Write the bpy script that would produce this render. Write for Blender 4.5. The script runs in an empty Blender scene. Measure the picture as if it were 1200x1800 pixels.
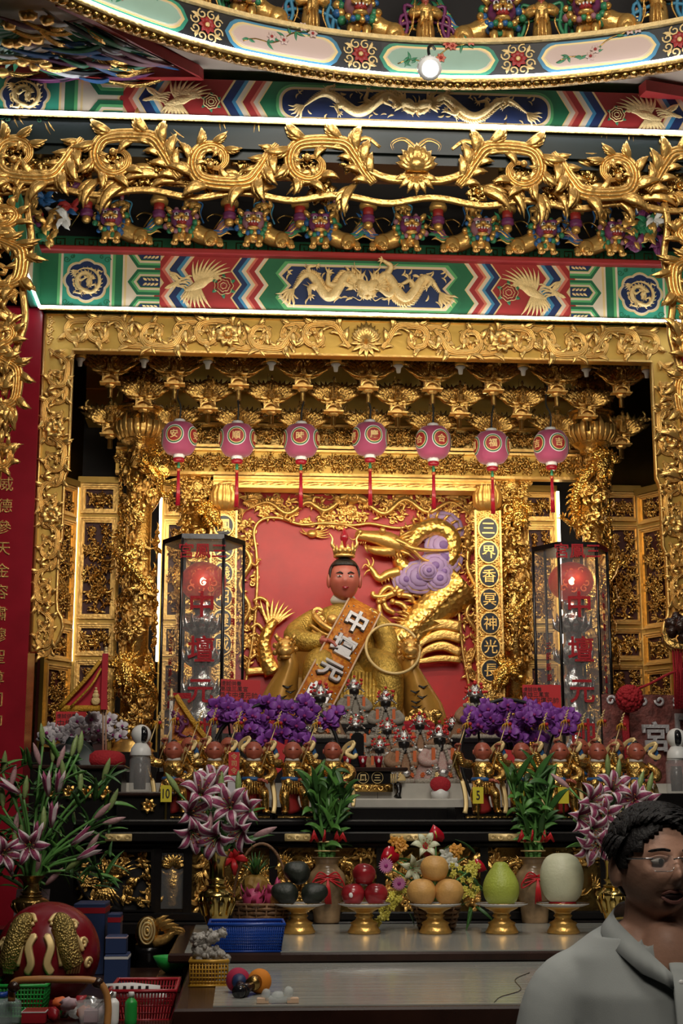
import bpy, math, random
import numpy as np
from mathutils import Vector, Matrix
random.seed(7); np.random.seed(7)
scene = bpy.context.scene
COL = scene.collection
pi = math.pi
# ---------------------------------------------------------------- camera
CAM = np.array([-0.70, 0.0, 1.65]); YAW = math.radians(3.9); PITCH = math.radians(11.73); FOC = 2600.0
cd = bpy.data.cameras.new('camera'); cam = bpy.data.objects.new('camera', cd); COL.objects.link(cam)
cd.sensor_fit = 'VERTICAL'; cd.sensor_height = 36; cd.lens = FOC/1800*36; cd.clip_end = 60; cd.clip_start = .05
cam.location = CAM; cam.rotation_euler = (pi/2+PITCH, 0, -YAW)
scene.camera = cam
_F = np.array([math.sin(YAW)*math.cos(PITCH), math.cos(YAW)*math.cos(PITCH), math.sin(PITCH)])
_R = np.array([math.cos(YAW), -math.sin(YAW), 0.]); _U = np.cross(_R, _F)
def at(px, py, Y):
    d = _F + _R*(px-600)/FOC + _U*(900-py)/FOC
    return CAM + d*(Y/d[1])
def atz(px, py, z):
    d = _F + _R*(px-600)/FOC + _U*(900-py)/FOC
    return CAM + d*((z-CAM[2])/d[2])
def ppm(Y): return FOC/(Y*1.02)          # pixels per metre at depth Y
# ---------------------------------------------------------------- world, exposure
w = bpy.data.worlds.new('world'); scene.world = w; w.use_nodes = True
w.node_tree.nodes['Background'].inputs[0].default_value = (1.0, .86, .68, 1)
w.node_tree.nodes['Background'].inputs[1].default_value = 0.10
vs = scene.view_settings; vs.view_transform = 'Standard'; vs.look = 'None'; vs.gamma = 1; vs.exposure = 0.0
vs.use_curve_mapping = False
def area(name, loc, tgt, sx, sy, power, col=(1,1,1)):
    l = bpy.data.lights.new(name, 'AREA'); l.shape = 'RECTANGLE'; l.size = sx; l.size_y = sy; l.energy = power; l.color = col
    o = bpy.data.objects.new(name, l); COL.objects.link(o); o.location = loc
    o.rotation_euler = (Vector(tgt)-Vector(loc)).to_track_quat('-Z', 'Y').to_euler(); return o
# area lights: unseen fills added for the hall and frame, lamps behind the beams
area('dome_fill', (0.05, 2.3, 5.2), (0.1, 6.6, 3.2), 1.8, 1.0, 85, (1, .92, .80))  # unseen fill added under the dome to brighten the valance
area('hall_fill', (-.5, .4, 4.5), (0.2, 7.5, 3.0), 1.6, .5, 42, (1, .93, .82))  # unseen overhead fill added to light the view from the front
area('shrine_top_lamp', (0, 8.75, 3.72), (0, 9.6, 2.4), 2.6, .3, 4.5, (1, .80, .50))
area('beam_back_lamp', (0.1, 6.15, 4.35), (0, 8.4, 3.9), 3.0, .15, 34, (1, .90, .74))
area('frame_inner_fill', (0, 8.27, 3.52), (0, 9.1, 3.50), 2.9, .06, 11, (1, .88, .66))  # unseen strip light added behind the frame to brighten the brackets
# ---------------------------------------------------------------- materials
MATS = {}
def mat(name, col, rough=.5, metal=0., bump=0., bscale=60., var=.0, emit=0., alpha=1., trans=0., spec=None, vscale=6., coat=0., sheen=0, kind='noise', col2=None, ior=None):
    m = bpy.data.materials.new(name); m.use_nodes = True; nt = m.node_tree; b = nt.nodes['Principled BSDF']
    c = (*col, 1); b.inputs['Base Color'].default_value = c; b.inputs['Roughness'].default_value = rough; b.inputs['Metallic'].default_value = metal
    if emit: b.inputs['Emission Color'].default_value = c; b.inputs['Emission Strength'].default_value = emit
    if alpha < 1: b.inputs['Alpha'].default_value = alpha
    if trans: b.inputs['Transmission Weight'].default_value = trans
    if spec is not None: b.inputs['Specular IOR Level'].default_value = spec
    if coat: b.inputs['Coat Weight'].default_value = coat
    if sheen: b.inputs['Sheen Weight'].default_value = sheen
    if ior: b.inputs['IOR'].default_value = ior
    if bump or var or col2:
        tc = nt.nodes.new('ShaderNodeTexCoord')
    if var or col2:
        n = nt.nodes.new('ShaderNodeTexNoise'); n.inputs['Scale'].default_value = vscale; n.inputs['Detail'].default_value = 4
        nt.links.new(tc.outputs['Object'], n.inputs['Vector'])
        r = nt.nodes.new('ShaderNodeValToRGB'); nt.links.new(n.outputs['Fac'], r.inputs['Fac'])
        r.color_ramp.elements[0].position = .32; r.color_ramp.elements[1].position = .68
        a = tuple(x*(1-var) for x in col); q = col2 if col2 else tuple(min(1, x*(1+var)) for x in col)
        r.color_ramp.elements[0].color = (*a, 1); r.color_ramp.elements[1].color = (*q, 1)
        nt.links.new(r.outputs['Color'], b.inputs['Base Color'])
    if bump:
        if kind == 'scale':
            n2 = nt.nodes.new('ShaderNodeTexVoronoi'); out = 'Distance'
        else:
            n2 = nt.nodes.new('ShaderNodeTexNoise'); n2.inputs['Detail'].default_value = 3; out = 'Fac'
        n2.inputs['Scale'].default_value = bscale; nt.links.new(tc.outputs['Object'], n2.inputs['Vector'])
        bp = nt.nodes.new('ShaderNodeBump'); bp.inputs['Strength'].default_value = bump; bp.inputs['Distance'].default_value = .01
        nt.links.new(n2.outputs[out], bp.inputs['Height']); nt.links.new(bp.outputs['Normal'], b.inputs['Normal'])
    MATS[name] = m; return m
M = MATS
mat('gold', (.78, .46, .13), .34, .72, .35, 45, .12)
mat('gold_relief', (.86, .54, .17), .36, .80, .25, 50, .10)
mat('gold_board', (.66, .41, .09), .42, .65, .10, 30, .12)
mat('gold_old', (.62, .38, .11), .27, .95, .55, 70, .22, vscale=25)
mat('gold_scale', (.88, .55, .14), .25, .95, .9, 75, kind='scale')
mat('gold_scale_big', (.88, .55, .14), .30, .9, .6, 38, kind='scale')
mat('gold_brocade', (.58, .38, .08), .42, .75, .9, 90, .25, vscale=40)
mat('gold_paint', (.86, .62, .27), .5, .12, .5, 120, .12, vscale=40)
mat('gold_rim', (.78, .58, .26), .45, .30)
mat('green_black', (.012, .022, .02), .35)  # dark glossy green-black of the soffit and the scroll sheet
mat('brass', (.62, .44, .14), .18, 1.)
mat('bronze_dark', (.30, .19, .06), .28, .95, .3, 60, .2)
mat('lacquer_red', (.30, .010, .022), .22, 0, .05, 8, .12)
mat('board_red', (.50, .014, .015), .42, 0, .12, 9, .12)
mat('paint_red', (.33, .022, .02), .5, var=.1); mat('paint_pink', (.62, .16, .10), .5); mat('paint_cream', (.66, .54, .38), .5)
mat('paint_green', (.012, .13, .05), .5, var=.12); mat('paint_lime', (.10, .36, .12), .5); mat('paint_teal', (.03, .26, .16), .5, var=.1)
mat('paint_navy', (.008, .022, .085), .5); mat('ink_navy', (.004, .007, .016), .35); mat('flag_red', (.50, .015, .03), .7); mat('paint_sky', (.05, .22, .36), .5); mat('paint_black', (.012, .012, .014), .4)
mat('paint_purple', (.16, .03, .11), .42, var=.2, vscale=30); mat('paint_blue', (.02, .10, .27), .42, var=.2, vscale=30)
mat('paint_jade', (.03, .20, .09), .42, var=.2, vscale=30); mat('paint_mauve', (.30, .13, .16), .5); mat('paint_orange', (.45, .10, .03), .45)
mat('cloud_lilac', (.42, .30, .58), .5, var=.15); mat('cloud_deep', (.24, .14, .40), .5)
mat('paint_aqua', (.30, .46, .36), .55, var=.08); mat('paint_blush', (.62, .46, .40), .55)
mat('ceiling_beige', (.58, .46, .34), .7, var=.05)
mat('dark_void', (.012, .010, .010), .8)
mat('white_gloss', (.80, .80, .78), .35); mat('black_gloss', (.010, .010, .012), .12)
mat('led', (.86, .90, 1.0), emit=15); mat('led_warm', (1, .90, .72), emit=5)
mat('skin_red', (.46, .115, .08), .32, var=.08); mat('hair_black', (.010, .008, .007), .35, bump=.6, bscale=90)
mat('cord_black', (.01, .01, .01), .5)
mat('white_cloth', (.70, .66, .60), .8)
# ---------------------------------------------------------------- mesh helpers
def A(*p): return np.array(p, float)
class MB:
    def __init__(s): s.v = []; s.f = []; s.m = []; s.n = 0
    def add(s, v, f, mi=0):
        v = np.asarray(v, float).reshape(-1, 3); n = s.n
        s.v.append(v); s.f += [tuple(i+n for i in q) for q in f]; s.m += [mi]*len(f); s.n += len(v); return s
    def merge(s, o, M4=None, mi=None):
        v = np.vstack(o.v)
        if M4 is not None: v = v @ np.array(M4)[:3, :3].T + np.array(M4)[:3, 3]
        n = s.n; s.v.append(v); s.f += [tuple(i+n for i in q) for q in o.f]; s.m += (o.m if mi is None else [mi]*len(o.f)); s.n += len(v); return s
    def box(s, a, b, mi=0, bev=0.):
        (x0, y0, z0), (x1, y1, z1) = a, b
        if bev:
            t = bev
            v = []; 
            for z, i in ((z0, t), (z0+t, 0), (z1-t, 0), (z1, t)):
                v += [(x0+i+(t if i == 0 else 0)*0, y0+i, z), (x1-i, y0+i, z), (x1-i, y1-i, z), (x0+i, y1-i, z)]
            f = [(3, 2, 1, 0), (12, 13, 14, 15)]
            for k in range(3):
                for j in range(4): f.append((k*4+j, k*4+(j+1) % 4, k*4+4+(j+1) % 4, k*4+4+j))
            return s.add(v, f, mi)
        v = [(x0, y0, z0), (x1, y0, z0), (x1, y1, z0), (x0, y1, z0), (x0, y0, z1), (x1, y0, z1), (x1, y1, z1), (x0, y1, z1)]
        return s.add(v, [(3, 2, 1, 0), (4, 5, 6, 7), (0, 1, 5, 4), (1, 2, 6, 5), (2, 3, 7, 6), (3, 0, 4, 7)], mi)
    def sweep(s, P, R, n=6, mi=0, nrm=None, fl=1., closed=False):
        P = np.asarray(P, float); k = len(P); R = np.broadcast_to(np.asarray(R, float), (k,))
        T = np.gradient(P, axis=0)
        if closed: T = np.roll(P, -1, 0)-np.roll(P, 1, 0)
        T /= np.linalg.norm(T, axis=1)[:, None]+1e-12
        if nrm is None:
            N = np.zeros_like(P); a = A(0, 0, 1) if abs(T[0][2]) < .9 else A(1, 0, 0)
            for i in range(k):
                a = a-(a@T[i])*T[i]; a = a/(np.linalg.norm(a)+1e-12); N[i] = a
        else:
            N = np.broadcast_to(A(*nrm), (k, 3)).copy(); N -= (N*T).sum(1)[:, None]*T; N /= np.linalg.norm(N, axis=1)[:, None]+1e-9
        B = np.cross(T, N); t = np.arange(n)*2*pi/n
        c, q = np.cos(t), np.sin(t)
        v = P[:, None, :]+R[:, None, None]*(B[:, None, :]*c[None, :, None]+fl*N[:, None, :]*q[None, :, None])
        f = [(i*n+j, i*n+(j+1) % n, (i+1)*n+(j+1) % n, (i+1)*n+j) for i in range(k-1) for j in range(n)]
        if closed: f += [((k-1)*n+j, (k-1)*n+(j+1) % n, (j+1) % n, j) for j in range(n)]
        else: f += [tuple(range(n-1, -1, -1)), tuple((k-1)*n+j for j in range(n))]
        return s.add(v.reshape(-1, 3), f, mi)
    def lathe(s, prof, n=16, o=(0, 0, 0), mi=0, sx=1., sy=1., cap=True, ribs=0, ra=0.):
        prof = np.asarray(prof, float); k = len(prof); t = np.arange(n)*2*pi/n
        rr = 1+ra*np.cos(ribs*t) if ribs else np.ones(n)
        v = np.stack([prof[:, 0][:, None]*np.cos(t)*rr*sx, prof[:, 0][:, None]*np.sin(t)*rr*sy, np.broadcast_to(prof[:, 1][:, None], (k, n))], -1)+A(*o)
        f = [(i*n+j, i*n+(j+1) % n, (i+1)*n+(j+1) % n, (i+1)*n+j) for i in range(k-1) for j in range(n)]
        if cap: f += [tuple(range(n-1, -1, -1)), tuple((k-1)*n+j for j in range(n))]
        return s.add(v.reshape(-1, 3), f, mi)
    def ball(s, c, r, n=8, k=6, mi=0, noise=0.):
        r = np.broadcast_to(np.asarray(r, float), (3,)); ph = np.linspace(-pi/2, pi/2, k+1)[1:-1]; t = np.arange(n)*2*pi/n
        v = [[0, 0, -1]]+[[math.cos(p)*math.cos(a), math.cos(p)*math.sin(a), math.sin(p)] for p in ph for a in t]+[[0, 0, 1]]
        v = np.array(v)
        if noise: v *= 1+noise*(np.random.rand(len(v), 1)-.5)
        f = [(0, 1+(j+1) % n, 1+j) for j in range(n)]
        for i in range(k-2): f += [(1+i*n+j, 1+i*n+(j+1) % n, 1+(i+1)*n+(j+1) % n, 1+(i+1)*n+j) for j in range(n)]
        l = len(v)-1; b = 1+(k-2)*n
        f += [(b+j, b+(j+1) % n, l) for j in range(n)]
        return s.add(v*r+A(*c), f, mi)
    def leaf(s, P, W, nrm=(0, -1, 0), h=.3, mi=0, ser=0.):
        """blade with a grooved ridge; W half width along the spine"""
        P = np.asarray(P, float); k = len(P); W = np.broadcast_to(np.asarray(W, float), (k,)).copy()
        if ser: W *= 1+ser*np.sin(np.arange(k)*pi*.9)
        T = np.gradient(P, axis=0); T /= np.linalg.norm(T, axis=1)[:, None]+1e-12
        N = np.broadcast_to(A(*nrm), (k, 3)).copy(); N = N-(N*T).sum(1)[:, None]*T; N /= np.linalg.norm(N, axis=1)[:, None]+1e-9
        B = np.cross(T, N)
        off = [(-1, 0), (-.55, .9), (0, .25), (.55, .9), (1, 0), (0, -.35)]
        v = np.stack([P+B*(W*a)[:, None]+N*(W*h*b)[:, None] for a, b in off], 1); n = 6
        f = [(i*n+j, i*n+(j+1) % n, (i+1)*n+(j+1) % n, (i+1)*n+j) for i in range(k-1) for j in range(n)]
        f += [tuple(range(n-1, -1, -1)), tuple((k-1)*n+j for j in range(n))]
        return s.add(v.reshape(-1, 3), f, mi)
    def prism(s, poly, y0, y1, mi=0, mside=None):
        """polygon in x,z extruded along y (front at y0)"""
        p = np.asarray(poly, float); k = len(p); ar = sum(p[i][0]*p[(i+1) % k][1]-p[(i+1) % k][0]*p[i][1] for i in range(k))
        if ar < 0: p = p[::-1]
        v = np.vstack([np.c_[p[:, 0], np.full(k, y0), p[:, 1]], np.c_[p[:, 0], np.full(k, y1), p[:, 1]]])
        s.add(v, [tuple(range(k)), tuple(range(2*k-1, k-1, -1))]+[(i, k+i, k+(i+1) % k, (i+1) % k) for i in range(k)], mi); return s
    def ring(s, outer, inner, y0, y1, mi=0):
        """frame between two outlines with the same number of points, extruded in y"""
        o = np.asarray(outer, float); i_ = np.asarray(inner, float); k = len(o)
        v = np.vstack([np.c_[o[:, 0], np.full(k, y0), o[:, 1]], np.c_[i_[:, 0], np.full(k, y0), i_[:, 1]], np.c_[o[:, 0], np.full(k, y1), o[:, 1]], np.c_[i_[:, 0], np.full(k, y1), i_[:, 1]]])
        f = []
        for a in range(k):
            b = (a+1) % k
            f += [(a, b, k+b, k+a), (2*k+b, 2*k+a, 3*k+a, 3*k+b), (2*k+a, 2*k+b, b, a), (k+a, k+b, 3*k+b, 3*k+a)]
        return s.add(v, f, mi)
    def mesh(s, name, mats, smooth=True):
        me = bpy.data.meshes.new(name)
        v = np.vstack(s.v) if s.v else np.zeros((0, 3))
        me.from_pydata(v.tolist(), [], s.f)
        for m in (mats if isinstance(mats, (list, tuple)) else [mats]): me.materials.append(M[m])
        if any(s.m): me.polygons.foreach_set('material_index', s.m)
        if smooth: me.polygons.foreach_set('use_smooth', [True]*len(me.polygons))
        me.update(); return me
    def build(s, name, mats, parent=None, loc=None, rot=None, scale=None, smooth=True):
        return put(name, s.mesh(name, mats, smooth), parent, loc, rot, scale)
def put(name, me, parent=None, loc=None, rot=None, scale=None):
    o = bpy.data.objects.new(name, me); COL.objects.link(o); o.parent = parent
    if loc is not None: o.location = loc
    if rot is not None: o.rotation_euler = rot
    if scale is not None: o.scale = (scale,)*3 if np.isscalar(scale) else scale
    return o
def empty(name, loc=(0, 0, 0), rz=0., scale=None):
    o = put(name, None, None, loc, (0, 0, rz), scale); o.empty_display_size = .05; return o
def tag(o, label, cat, group=None):
    o['label'] = label; o['category'] = cat
    if group: o['group'] = group
    return o
def struct(o): o['kind'] = 'structure'; return o
def stuff(o): o['kind'] = 'stuff'; return o
CH = {}
def kids(o): return CH.get(o.name) or [c for c in bpy.data.objects if c.parent == o]
def copy_tree(o, parent=None, childmap=None):
    if childmap is None:
        childmap = {}
        for c in COL.objects:
            if c.parent: childmap.setdefault(c.parent.name, []).append(c)
    c = o.copy(); COL.objects.link(c); c.parent = parent
    for ch in childmap.get(o.name, []): copy_tree(ch, c, childmap)
    return c
def cr(pts, k=6, closed=False):
    p = np.asarray(pts, float)
    q = np.vstack([p[-1], p, p[:2]]) if closed else np.vstack([2*p[0]-p[1], p, 2*p[-1]-p[-2]])
    out = []
    for i in range(len(q)-3):
        a, b, c, d = q[i:i+4]
        for t in np.linspace(0, 1, k, endpoint=False):
            out.append(.5*((2*b)+(-a+c)*t+(2*a-5*b+4*c-d)*t*t+(-a+3*b-3*c+d)*t**3))
    if not closed: out.append(p[-1])
    return np.array(out)
def U3(p2, w=0.):
    """2-D relief points (u, v) to (x, y, z): the viewer is at -y"""
    p = np.asarray(p2, float); w = np.broadcast_to(np.asarray(w, float), (len(p),)); return np.c_[p[:, 0], -w, p[:, 1]]
def spiral(c, r0, r1, a0, a1, n=20):
    t = np.linspace(0, 1, n); a = a0+(a1-a0)*t; r = r0+(r1-r0)*t
    return np.c_[c[0]+r*np.cos(a), c[1]+r*np.sin(a)]
TX = {}
def text_mesh(body, size, m, ext=.002, off=0.):
    key = (body, size, m, ext, off)
    if key in TX: return TX[key]
    c = bpy.data.curves.new('txt', 'FONT'); c.body = body; c.size = size; c.extrude = ext; c.offset = off; c.align_x = 'CENTER'; c.align_y = 'CENTER'; c.resolution_u = 3
    o = bpy.data.objects.new('txt', c); COL.objects.link(o); bpy.context.view_layer.update()
    me = bpy.data.meshes.new_from_object(o.evaluated_get(bpy.context.evaluated_depsgraph_get()))
    bpy.data.objects.remove(o); me.materials.clear(); me.materials.append(M[m]); me.name = 'lettering'
    vs_ = [v.co for v in me.vertices]
    if vs_:
        cx = (min(v.x for v in vs_)+max(v.x for v in vs_))/2; cy = (min(v.y for v in vs_)+max(v.y for v in vs_))/2
        for v in me.vertices: v.co.x -= cx; v.co.y -= cy
    TX[key] = me; return me
def text(body, size, m, loc, parent=None, rot=(pi/2, 0, 0), ext=.002, off=0., name='character', scale=None):
    return put(name, text_mesh(body, size, m, ext, off), parent, loc, rot, scale)
# ---------------------------------------------------------------- ornaments (relief in x,z; the viewer at -y)
def arc2(base, ang, L, curl, n=8, p=1.0):
    t = np.linspace(0, 1, n); a = ang+curl*t**p; st = L/(n-1)
    d = np.c_[np.cos(a), np.sin(a)]*st; q = np.vstack([[0, 0], np.cumsum((d[:-1]+d[1:])/2, 0)]); return q+np.asarray(base)
LW = A(.30, .72, .96, 1., .88, .66, .36, .06)
def vleaf(mb, base, ang, L, W, curl=.8, w=.01, lift=.2, mi=0, ser=.14):
    P = arc2(base, ang, L, curl, 8); t = np.linspace(0, 1, 8)
    mb.leaf(U3(P, w+lift*L*np.sin(t*pi*.8)), W*LW, (0, -1, 0), .55, mi, ser)
def vstem(mb, P2, r0, r1, w=.01, mi=0):
    k = len(P2); mb.leaf(U3(P2, w+.4*r0), np.linspace(r0, r1, k), (0, -1, 0), .75, mi)
def rosette(mb, c, r, n=7, w=.01, mi=0, mc=0):
    for i in range(n):
        a = i*2*pi/n; vleaf(mb, (c[0]+.15*r*math.cos(a), c[1]+.15*r*math.sin(a)), a, r*.9, r*.36, .3, w, .25, mi, 0)
    mb.ball((c[0], -w-.22*r, c[1]), (r*.3, r*.25, r*.3), 8, 5, mc)
def acan(mb, base, ang, L, W, curl, w=.012, lift=.16):
    """acanthus leaf: one long blade with slim side lobes on its outer edge"""
    P = arc2(base, ang, L, curl, 8); a = ang+curl*np.linspace(0, 1, 8); sd = -1 if curl > 0 else 1
    vleaf(mb, base, ang, L, W*.55, curl, w, lift, 0, 0)
    for k_, j in enumerate((1, 2, 3, 4)):
        vleaf(mb, P[j], a[j]+sd*.62, L*(.52-.08*k_), W*.42, -sd*.35+curl*.3, w+.004*(k_ % 2), lift, 0, 0)
    for k_, j in enumerate((2, 4)): vleaf(mb, P[j], a[j]-sd*.55, L*.30, W*.34, sd*.4, w, lift, 0, 0)
def scroll_unit(W, H, seed=0, leaves=9, thick=1.):
    rs = random.Random(seed); mb = MB()
    s = spiral((.60*W, 0), .40*H, .10*H, -2.05, 5.2, 26)
    P = cr(np.vstack([[-.06*W, .30*H], [.04*W, .10*H], [.14*W, -.16*H], [.28*W, -.36*H], s[3::3]]), 6)
    k = len(P); T = np.gradient(P, axis=0); T /= np.linalg.norm(T, axis=1)[:, None]; Nn = np.c_[-T[:, 1], T[:, 0]]; an = np.arctan2(T[:, 1], T[:, 0])
    t = np.linspace(0, 1, k); wd = H*.075*thick*np.interp(t, [0, .25, .6, 1], [.55, 1.0, .75, .25])
    for q in (-1.5, -.5, .5, 1.5):
        mb.sweep(U3(P+Nn*(q*.5*wd)[:, None], .012+.25*wd*(1.6-abs(q)*.5)), wd*.34, 5, 0, (0, -1, 0), 1.)
    mb.ball((s[-1][0], -.02-.02*H, s[-1][1]), (.06*H, .05*H, .06*H), 8, 6)
    for i in range(leaves):
        f = .02+.72*i/leaves; j = int(k*f); sd = -1 if i % 2 else 1
        L = H*np.interp(f, [0, .3, .8], [.40, .46, .26])*rs.uniform(.9, 1.1)*(1 if sd < 0 else .72)
        acan(mb, P[j]+Nn[j]*sd*wd[j]*.6, an[j]+sd*.28, L, L*.20*thick, sd*rs.uniform(.7, 1.3), .012+.006*(i % 2))
    for i in range(2):
        j = int(k*(.45+.22*i)); acan(mb, P[j], an[j]+.9, H*.22, H*.045*thick, 1.2, .02)
    return mb
def dragon(P, r, nrm=None, legs=(.18, .30, .62, .74), head=1., fins=True, mi=0, n=8, spread=1., ms=None):
    """dragon along the 3-D path P, head first"""
    mb = MB(); P = np.asarray(P, float); k = len(P); t = np.linspace(0, 1, k)
    R = r*np.interp(t, [0, .1, .35, .7, 1], [.75, .85, 1, .75, .18])
    mb.sweep(P, R, n, ms if ms is not None else mi, nrm, 1.)
    T = np.gradient(P, axis=0); T /= np.linalg.norm(T, axis=1)[:, None]
    nn = A(*(nrm if nrm is not None else (0, -1, 0))); B = np.cross(T, nn); B /= np.linalg.norm(B, axis=1)[:, None]+1e-9
    if fins:
        for i in range(2, k-2, max(1, k//34)):
            b = P[i]+B[i]*R[i]*.85; mb.sweep([b, b+B[i]*R[i]*.55+T[i]*R[i]*.3, b+B[i]*R[i]*.95+T[i]*R[i]*.9], [R[i]*.38, R[i]*.25, .0005], 4, mi)
    for q, lt in enumerate(legs):
        i = int(lt*(k-1)); sd = -1 if q % 2 == 0 else 1; b = P[i]; d = B[i]*sd*spread
        kn = b+d*R[i]*2.0+T[i]*R[i]*1.0+nn*R[i]*.6; ft = kn+d*R[i]*1.0-T[i]*R[i]*1.7+nn*R[i]*.2
        mb.sweep(cr([b, (b+kn)/2+T[i]*R[i]*.3, kn, (kn+ft)/2, ft], 3), R[i]*np.linspace(.75, .33, 13), 6, mi)
        for a in (-1.0, -.35, .35, 1.0):
            dd = (-T[i]*math.cos(a)+d*math.sin(a)); mb.sweep([ft, ft+dd*R[i]*.7+nn*R[i]*.3, ft+dd*R[i]*1.25-nn*R[i]*.1], [R[i]*.26, R[i]*.2, .0005], 4, mi)
        vl = b+d*R[i]*1.1
        for a in (.3, .9): mb.sweep([vl, vl+d*R[i]*1.2*math.sin(a)+T[i]*R[i]*1.5, vl+d*R[i]*2.2*math.sin(a)+T[i]*R[i]*2.6], [R[i]*.25, R[i]*.18, .0005], 4, mi)
    for a in (-.7, -.35, 0, .35, .7):
        e = P[-1]; dd = T[-1]*math.cos(a)+B[-1]*math.sin(a); L = r*3.2
        mb.sweep([e-T[-1]*r*.3, e+dd*L*.4+B[-1]*r*.25, e+dd*L*.7-B[-1]*r*.2, e+dd*L], [r*.25, r*.35, r*.22, .0005], 5, mi)
    if head:
        h = -T[0]; b = P[0]; s_ = r*head; up = B[0]
        if up[2] < 0: up = -up
        mb.sweep([b-h*s_*.6, b+h*s_*.3+up*s_*.25, b+h*s_*1.2+up*s_*.45, b+h*s_*2.1+up*s_*.25, b+h*s_*2.9+up*s_*.35, b+h*s_*3.2+up*s_*.3], s_*A(.8, 1.1, 1.15, .72, .62, .3), 8, mi)
        mb.sweep([b+h*s_*.6-up*s_*.5, b+h*s_*1.6-up*s_*.85, b+h*s_*2.7-up*s_*.75], s_*A(.6, .45, .22), 6, mi)
        for sd in (-1, 1):
            mb.ball(b+h*s_*1.55+up*s_*1.0+nn*s_*.45*sd, s_*.26, 8, 6, mi)
            o = b+up*s_*.9+nn*s_*.4*sd
            mb.sweep(cr([o, o-h*s_*1.2+up*s_*.7, o-h*s_*2.4+up*s_*.8, o-h*s_*3.2+up*s_*1.5], 3), s_*np.linspace(.26, .04, 10), 5, mi)
            wk = b+h*s_*2.8+nn*s_*.4*sd
            mb.sweep(cr([wk, wk+h*s_*1.0-up*s_*.3, wk+h*s_*1.5+up*s_*.9, wk+h*s_*2.6+up*s_*1.2], 3), s_*np.linspace(.12, .03, 10), 4, mi)
            for q in range(3): mb.ball(b+h*s_*(1.9+.35*q)-up*s_*.25+nn*s_*.35*sd, s_*.13, 5, 4, mi)
        for q in range(9):
            a = -1.2+2.4*q/8; dd = -h*math.cos(a)+up*math.sin(a); mb.sweep([b, b+dd*s_*1.6+nn*s_*.5, b+dd*s_*2.7+up*s_*.3], s_*A(.4, .34, .02), 4, mi)
    return mb
def phoenix(L):
    """phoenix relief, about L tall, head up, tail trailing down to the left"""
    mb = MB(); body = cr([(.18, .16), (.10, .10), (.02, .0), (-.06, -.10), (-.16, -.20)], 4)*L
    mb.sweep(U3(body, .02*L), L*np.interp(np.linspace(0, 1, len(body)), [0, .2, .5, 1], [.035, .05, .085, .03]), 8, 0, (0, -1, 0), .6)
    mb.ball((.21*L, -.03*L, .19*L), (.05*L, .03*L, .045*L), 8, 6)
    mb.sweep(U3(A((.24, .20), (.29, .185), (.31, .16))*L, .03*L), L*A(.02, .014, .001), 5)
    for a in (1.2, 1.7, 2.2): vleaf(mb, A(.20, .22)*L, a, .10*L, .018*L, .4, .02*L, .1)
    for i in range(9):
        a = 1.0+i*.17; vleaf(mb, A(.06-.01*i, .06-.012*i)*L, a, L*(.50-.018*abs(i-2)), .026*L, -.55, .02*L, .06, 0, 0)
    for i in range(8):
        a = -1.0-i*.17; vleaf(mb, A(.02-.012*i, -.04-.012*i)*L, a, L*(.42-.02*i), .026*L, .5, .02*L, .06, 0, 0)
    for i in range(6):
        q = arc2(A(-.14, -.18+.05*i)*L, pi+.15+.13*(i-2.5), .36*L, (.9 if i % 2 else -.7), 9); q[:, 1] += .015*L*np.sin(np.arange(9)*1.5)
        mb.leaf(U3(q, .02*L), L*A(.012, .016, .018, .018, .018, .02, .03, .03, .004), (0, -1, 0), .5)
    return mb
def bend(mb, R, C, z0):
    for i, v in enumerate(mb.v):
        th = v[:, 0]/R; r = R+v[:, 1]; mb.v[i] = np.c_[C[0]+r*np.sin(th), C[1]+r*np.cos(th), z0+v[:, 2]]
    return mb
def rrect(x0, x1, z0, z1, r, n=5):
    out = []
    for cx, cz, a in ((x1-r, z1-r, 0), (x0+r, z1-r, pi/2), (x0+r, z0+r, pi), (x1-r, z0+r, 1.5*pi)):
        for t in np.linspace(0, pi/2, n): out.append((cx+r*math.cos(a+t), cz+r*math.sin(a+t)))
    return out
# ---------------------------------------------------------------- room shell
b = MB(); b.box((-4, -2.0, -.1), (4, 11, 0)); struct(b.build('floor', 'paint_black'))
ZC = 4.72
b = MB(); RC, RR = A(.05, 3.32), 2.16
n = 48; th = np.arange(n)*2*pi/n; 
inner = np.c_[RC[0]+(RR+.02)*np.cos(th), RC[1]+(RR+.02)*np.sin(th)]
outer = np.array([(max(-4, min(4, RC[0]+9*math.cos(t))), max(-2, min(6.0, RC[1]+9*math.sin(t)))) for t in th])
v = np.vstack([np.c_[inner, np.full(n, ZC)], np.c_[outer, np.full(n, ZC)], np.c_[inner, np.full(n, ZC+.06)], np.c_[outer, np.full(n, ZC+.06)]])
b.add(v, [(i, n+i, n+(i+1) % n, (i+1) % n) for i in range(n)]+[(2*n+i, 2*n+(i+1) % n, 3*n+(i+1) % n, 3*n+i) for i in range(n)])
struct(b.build('ceiling', 'ceiling_beige', smooth=False))
b = MB(); rad = RR+.30
vv = np.vstack([np.c_[RC[0]+rad*np.cos(th), RC[1]+rad*np.sin(th), np.full(n, z)] for z in (ZC+.06, ZC+1.6)]); vv = np.vstack([vv, [[RC[0], RC[1], ZC+2.3]]])
b.add(vv, [(i, (i+1) % n, n+(i+1) % n, n+i) for i in range(n)]+[(n+i, n+(i+1) % n, 2*n) for i in range(n)])
struct(b.build('ceiling_dome', 'dark_void', smooth=False))
b = MB(); b.box((-4, 10.35, 0), (4, 10.45, 6)); struct(b.build('wall_back', 'gold_board'))
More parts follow.
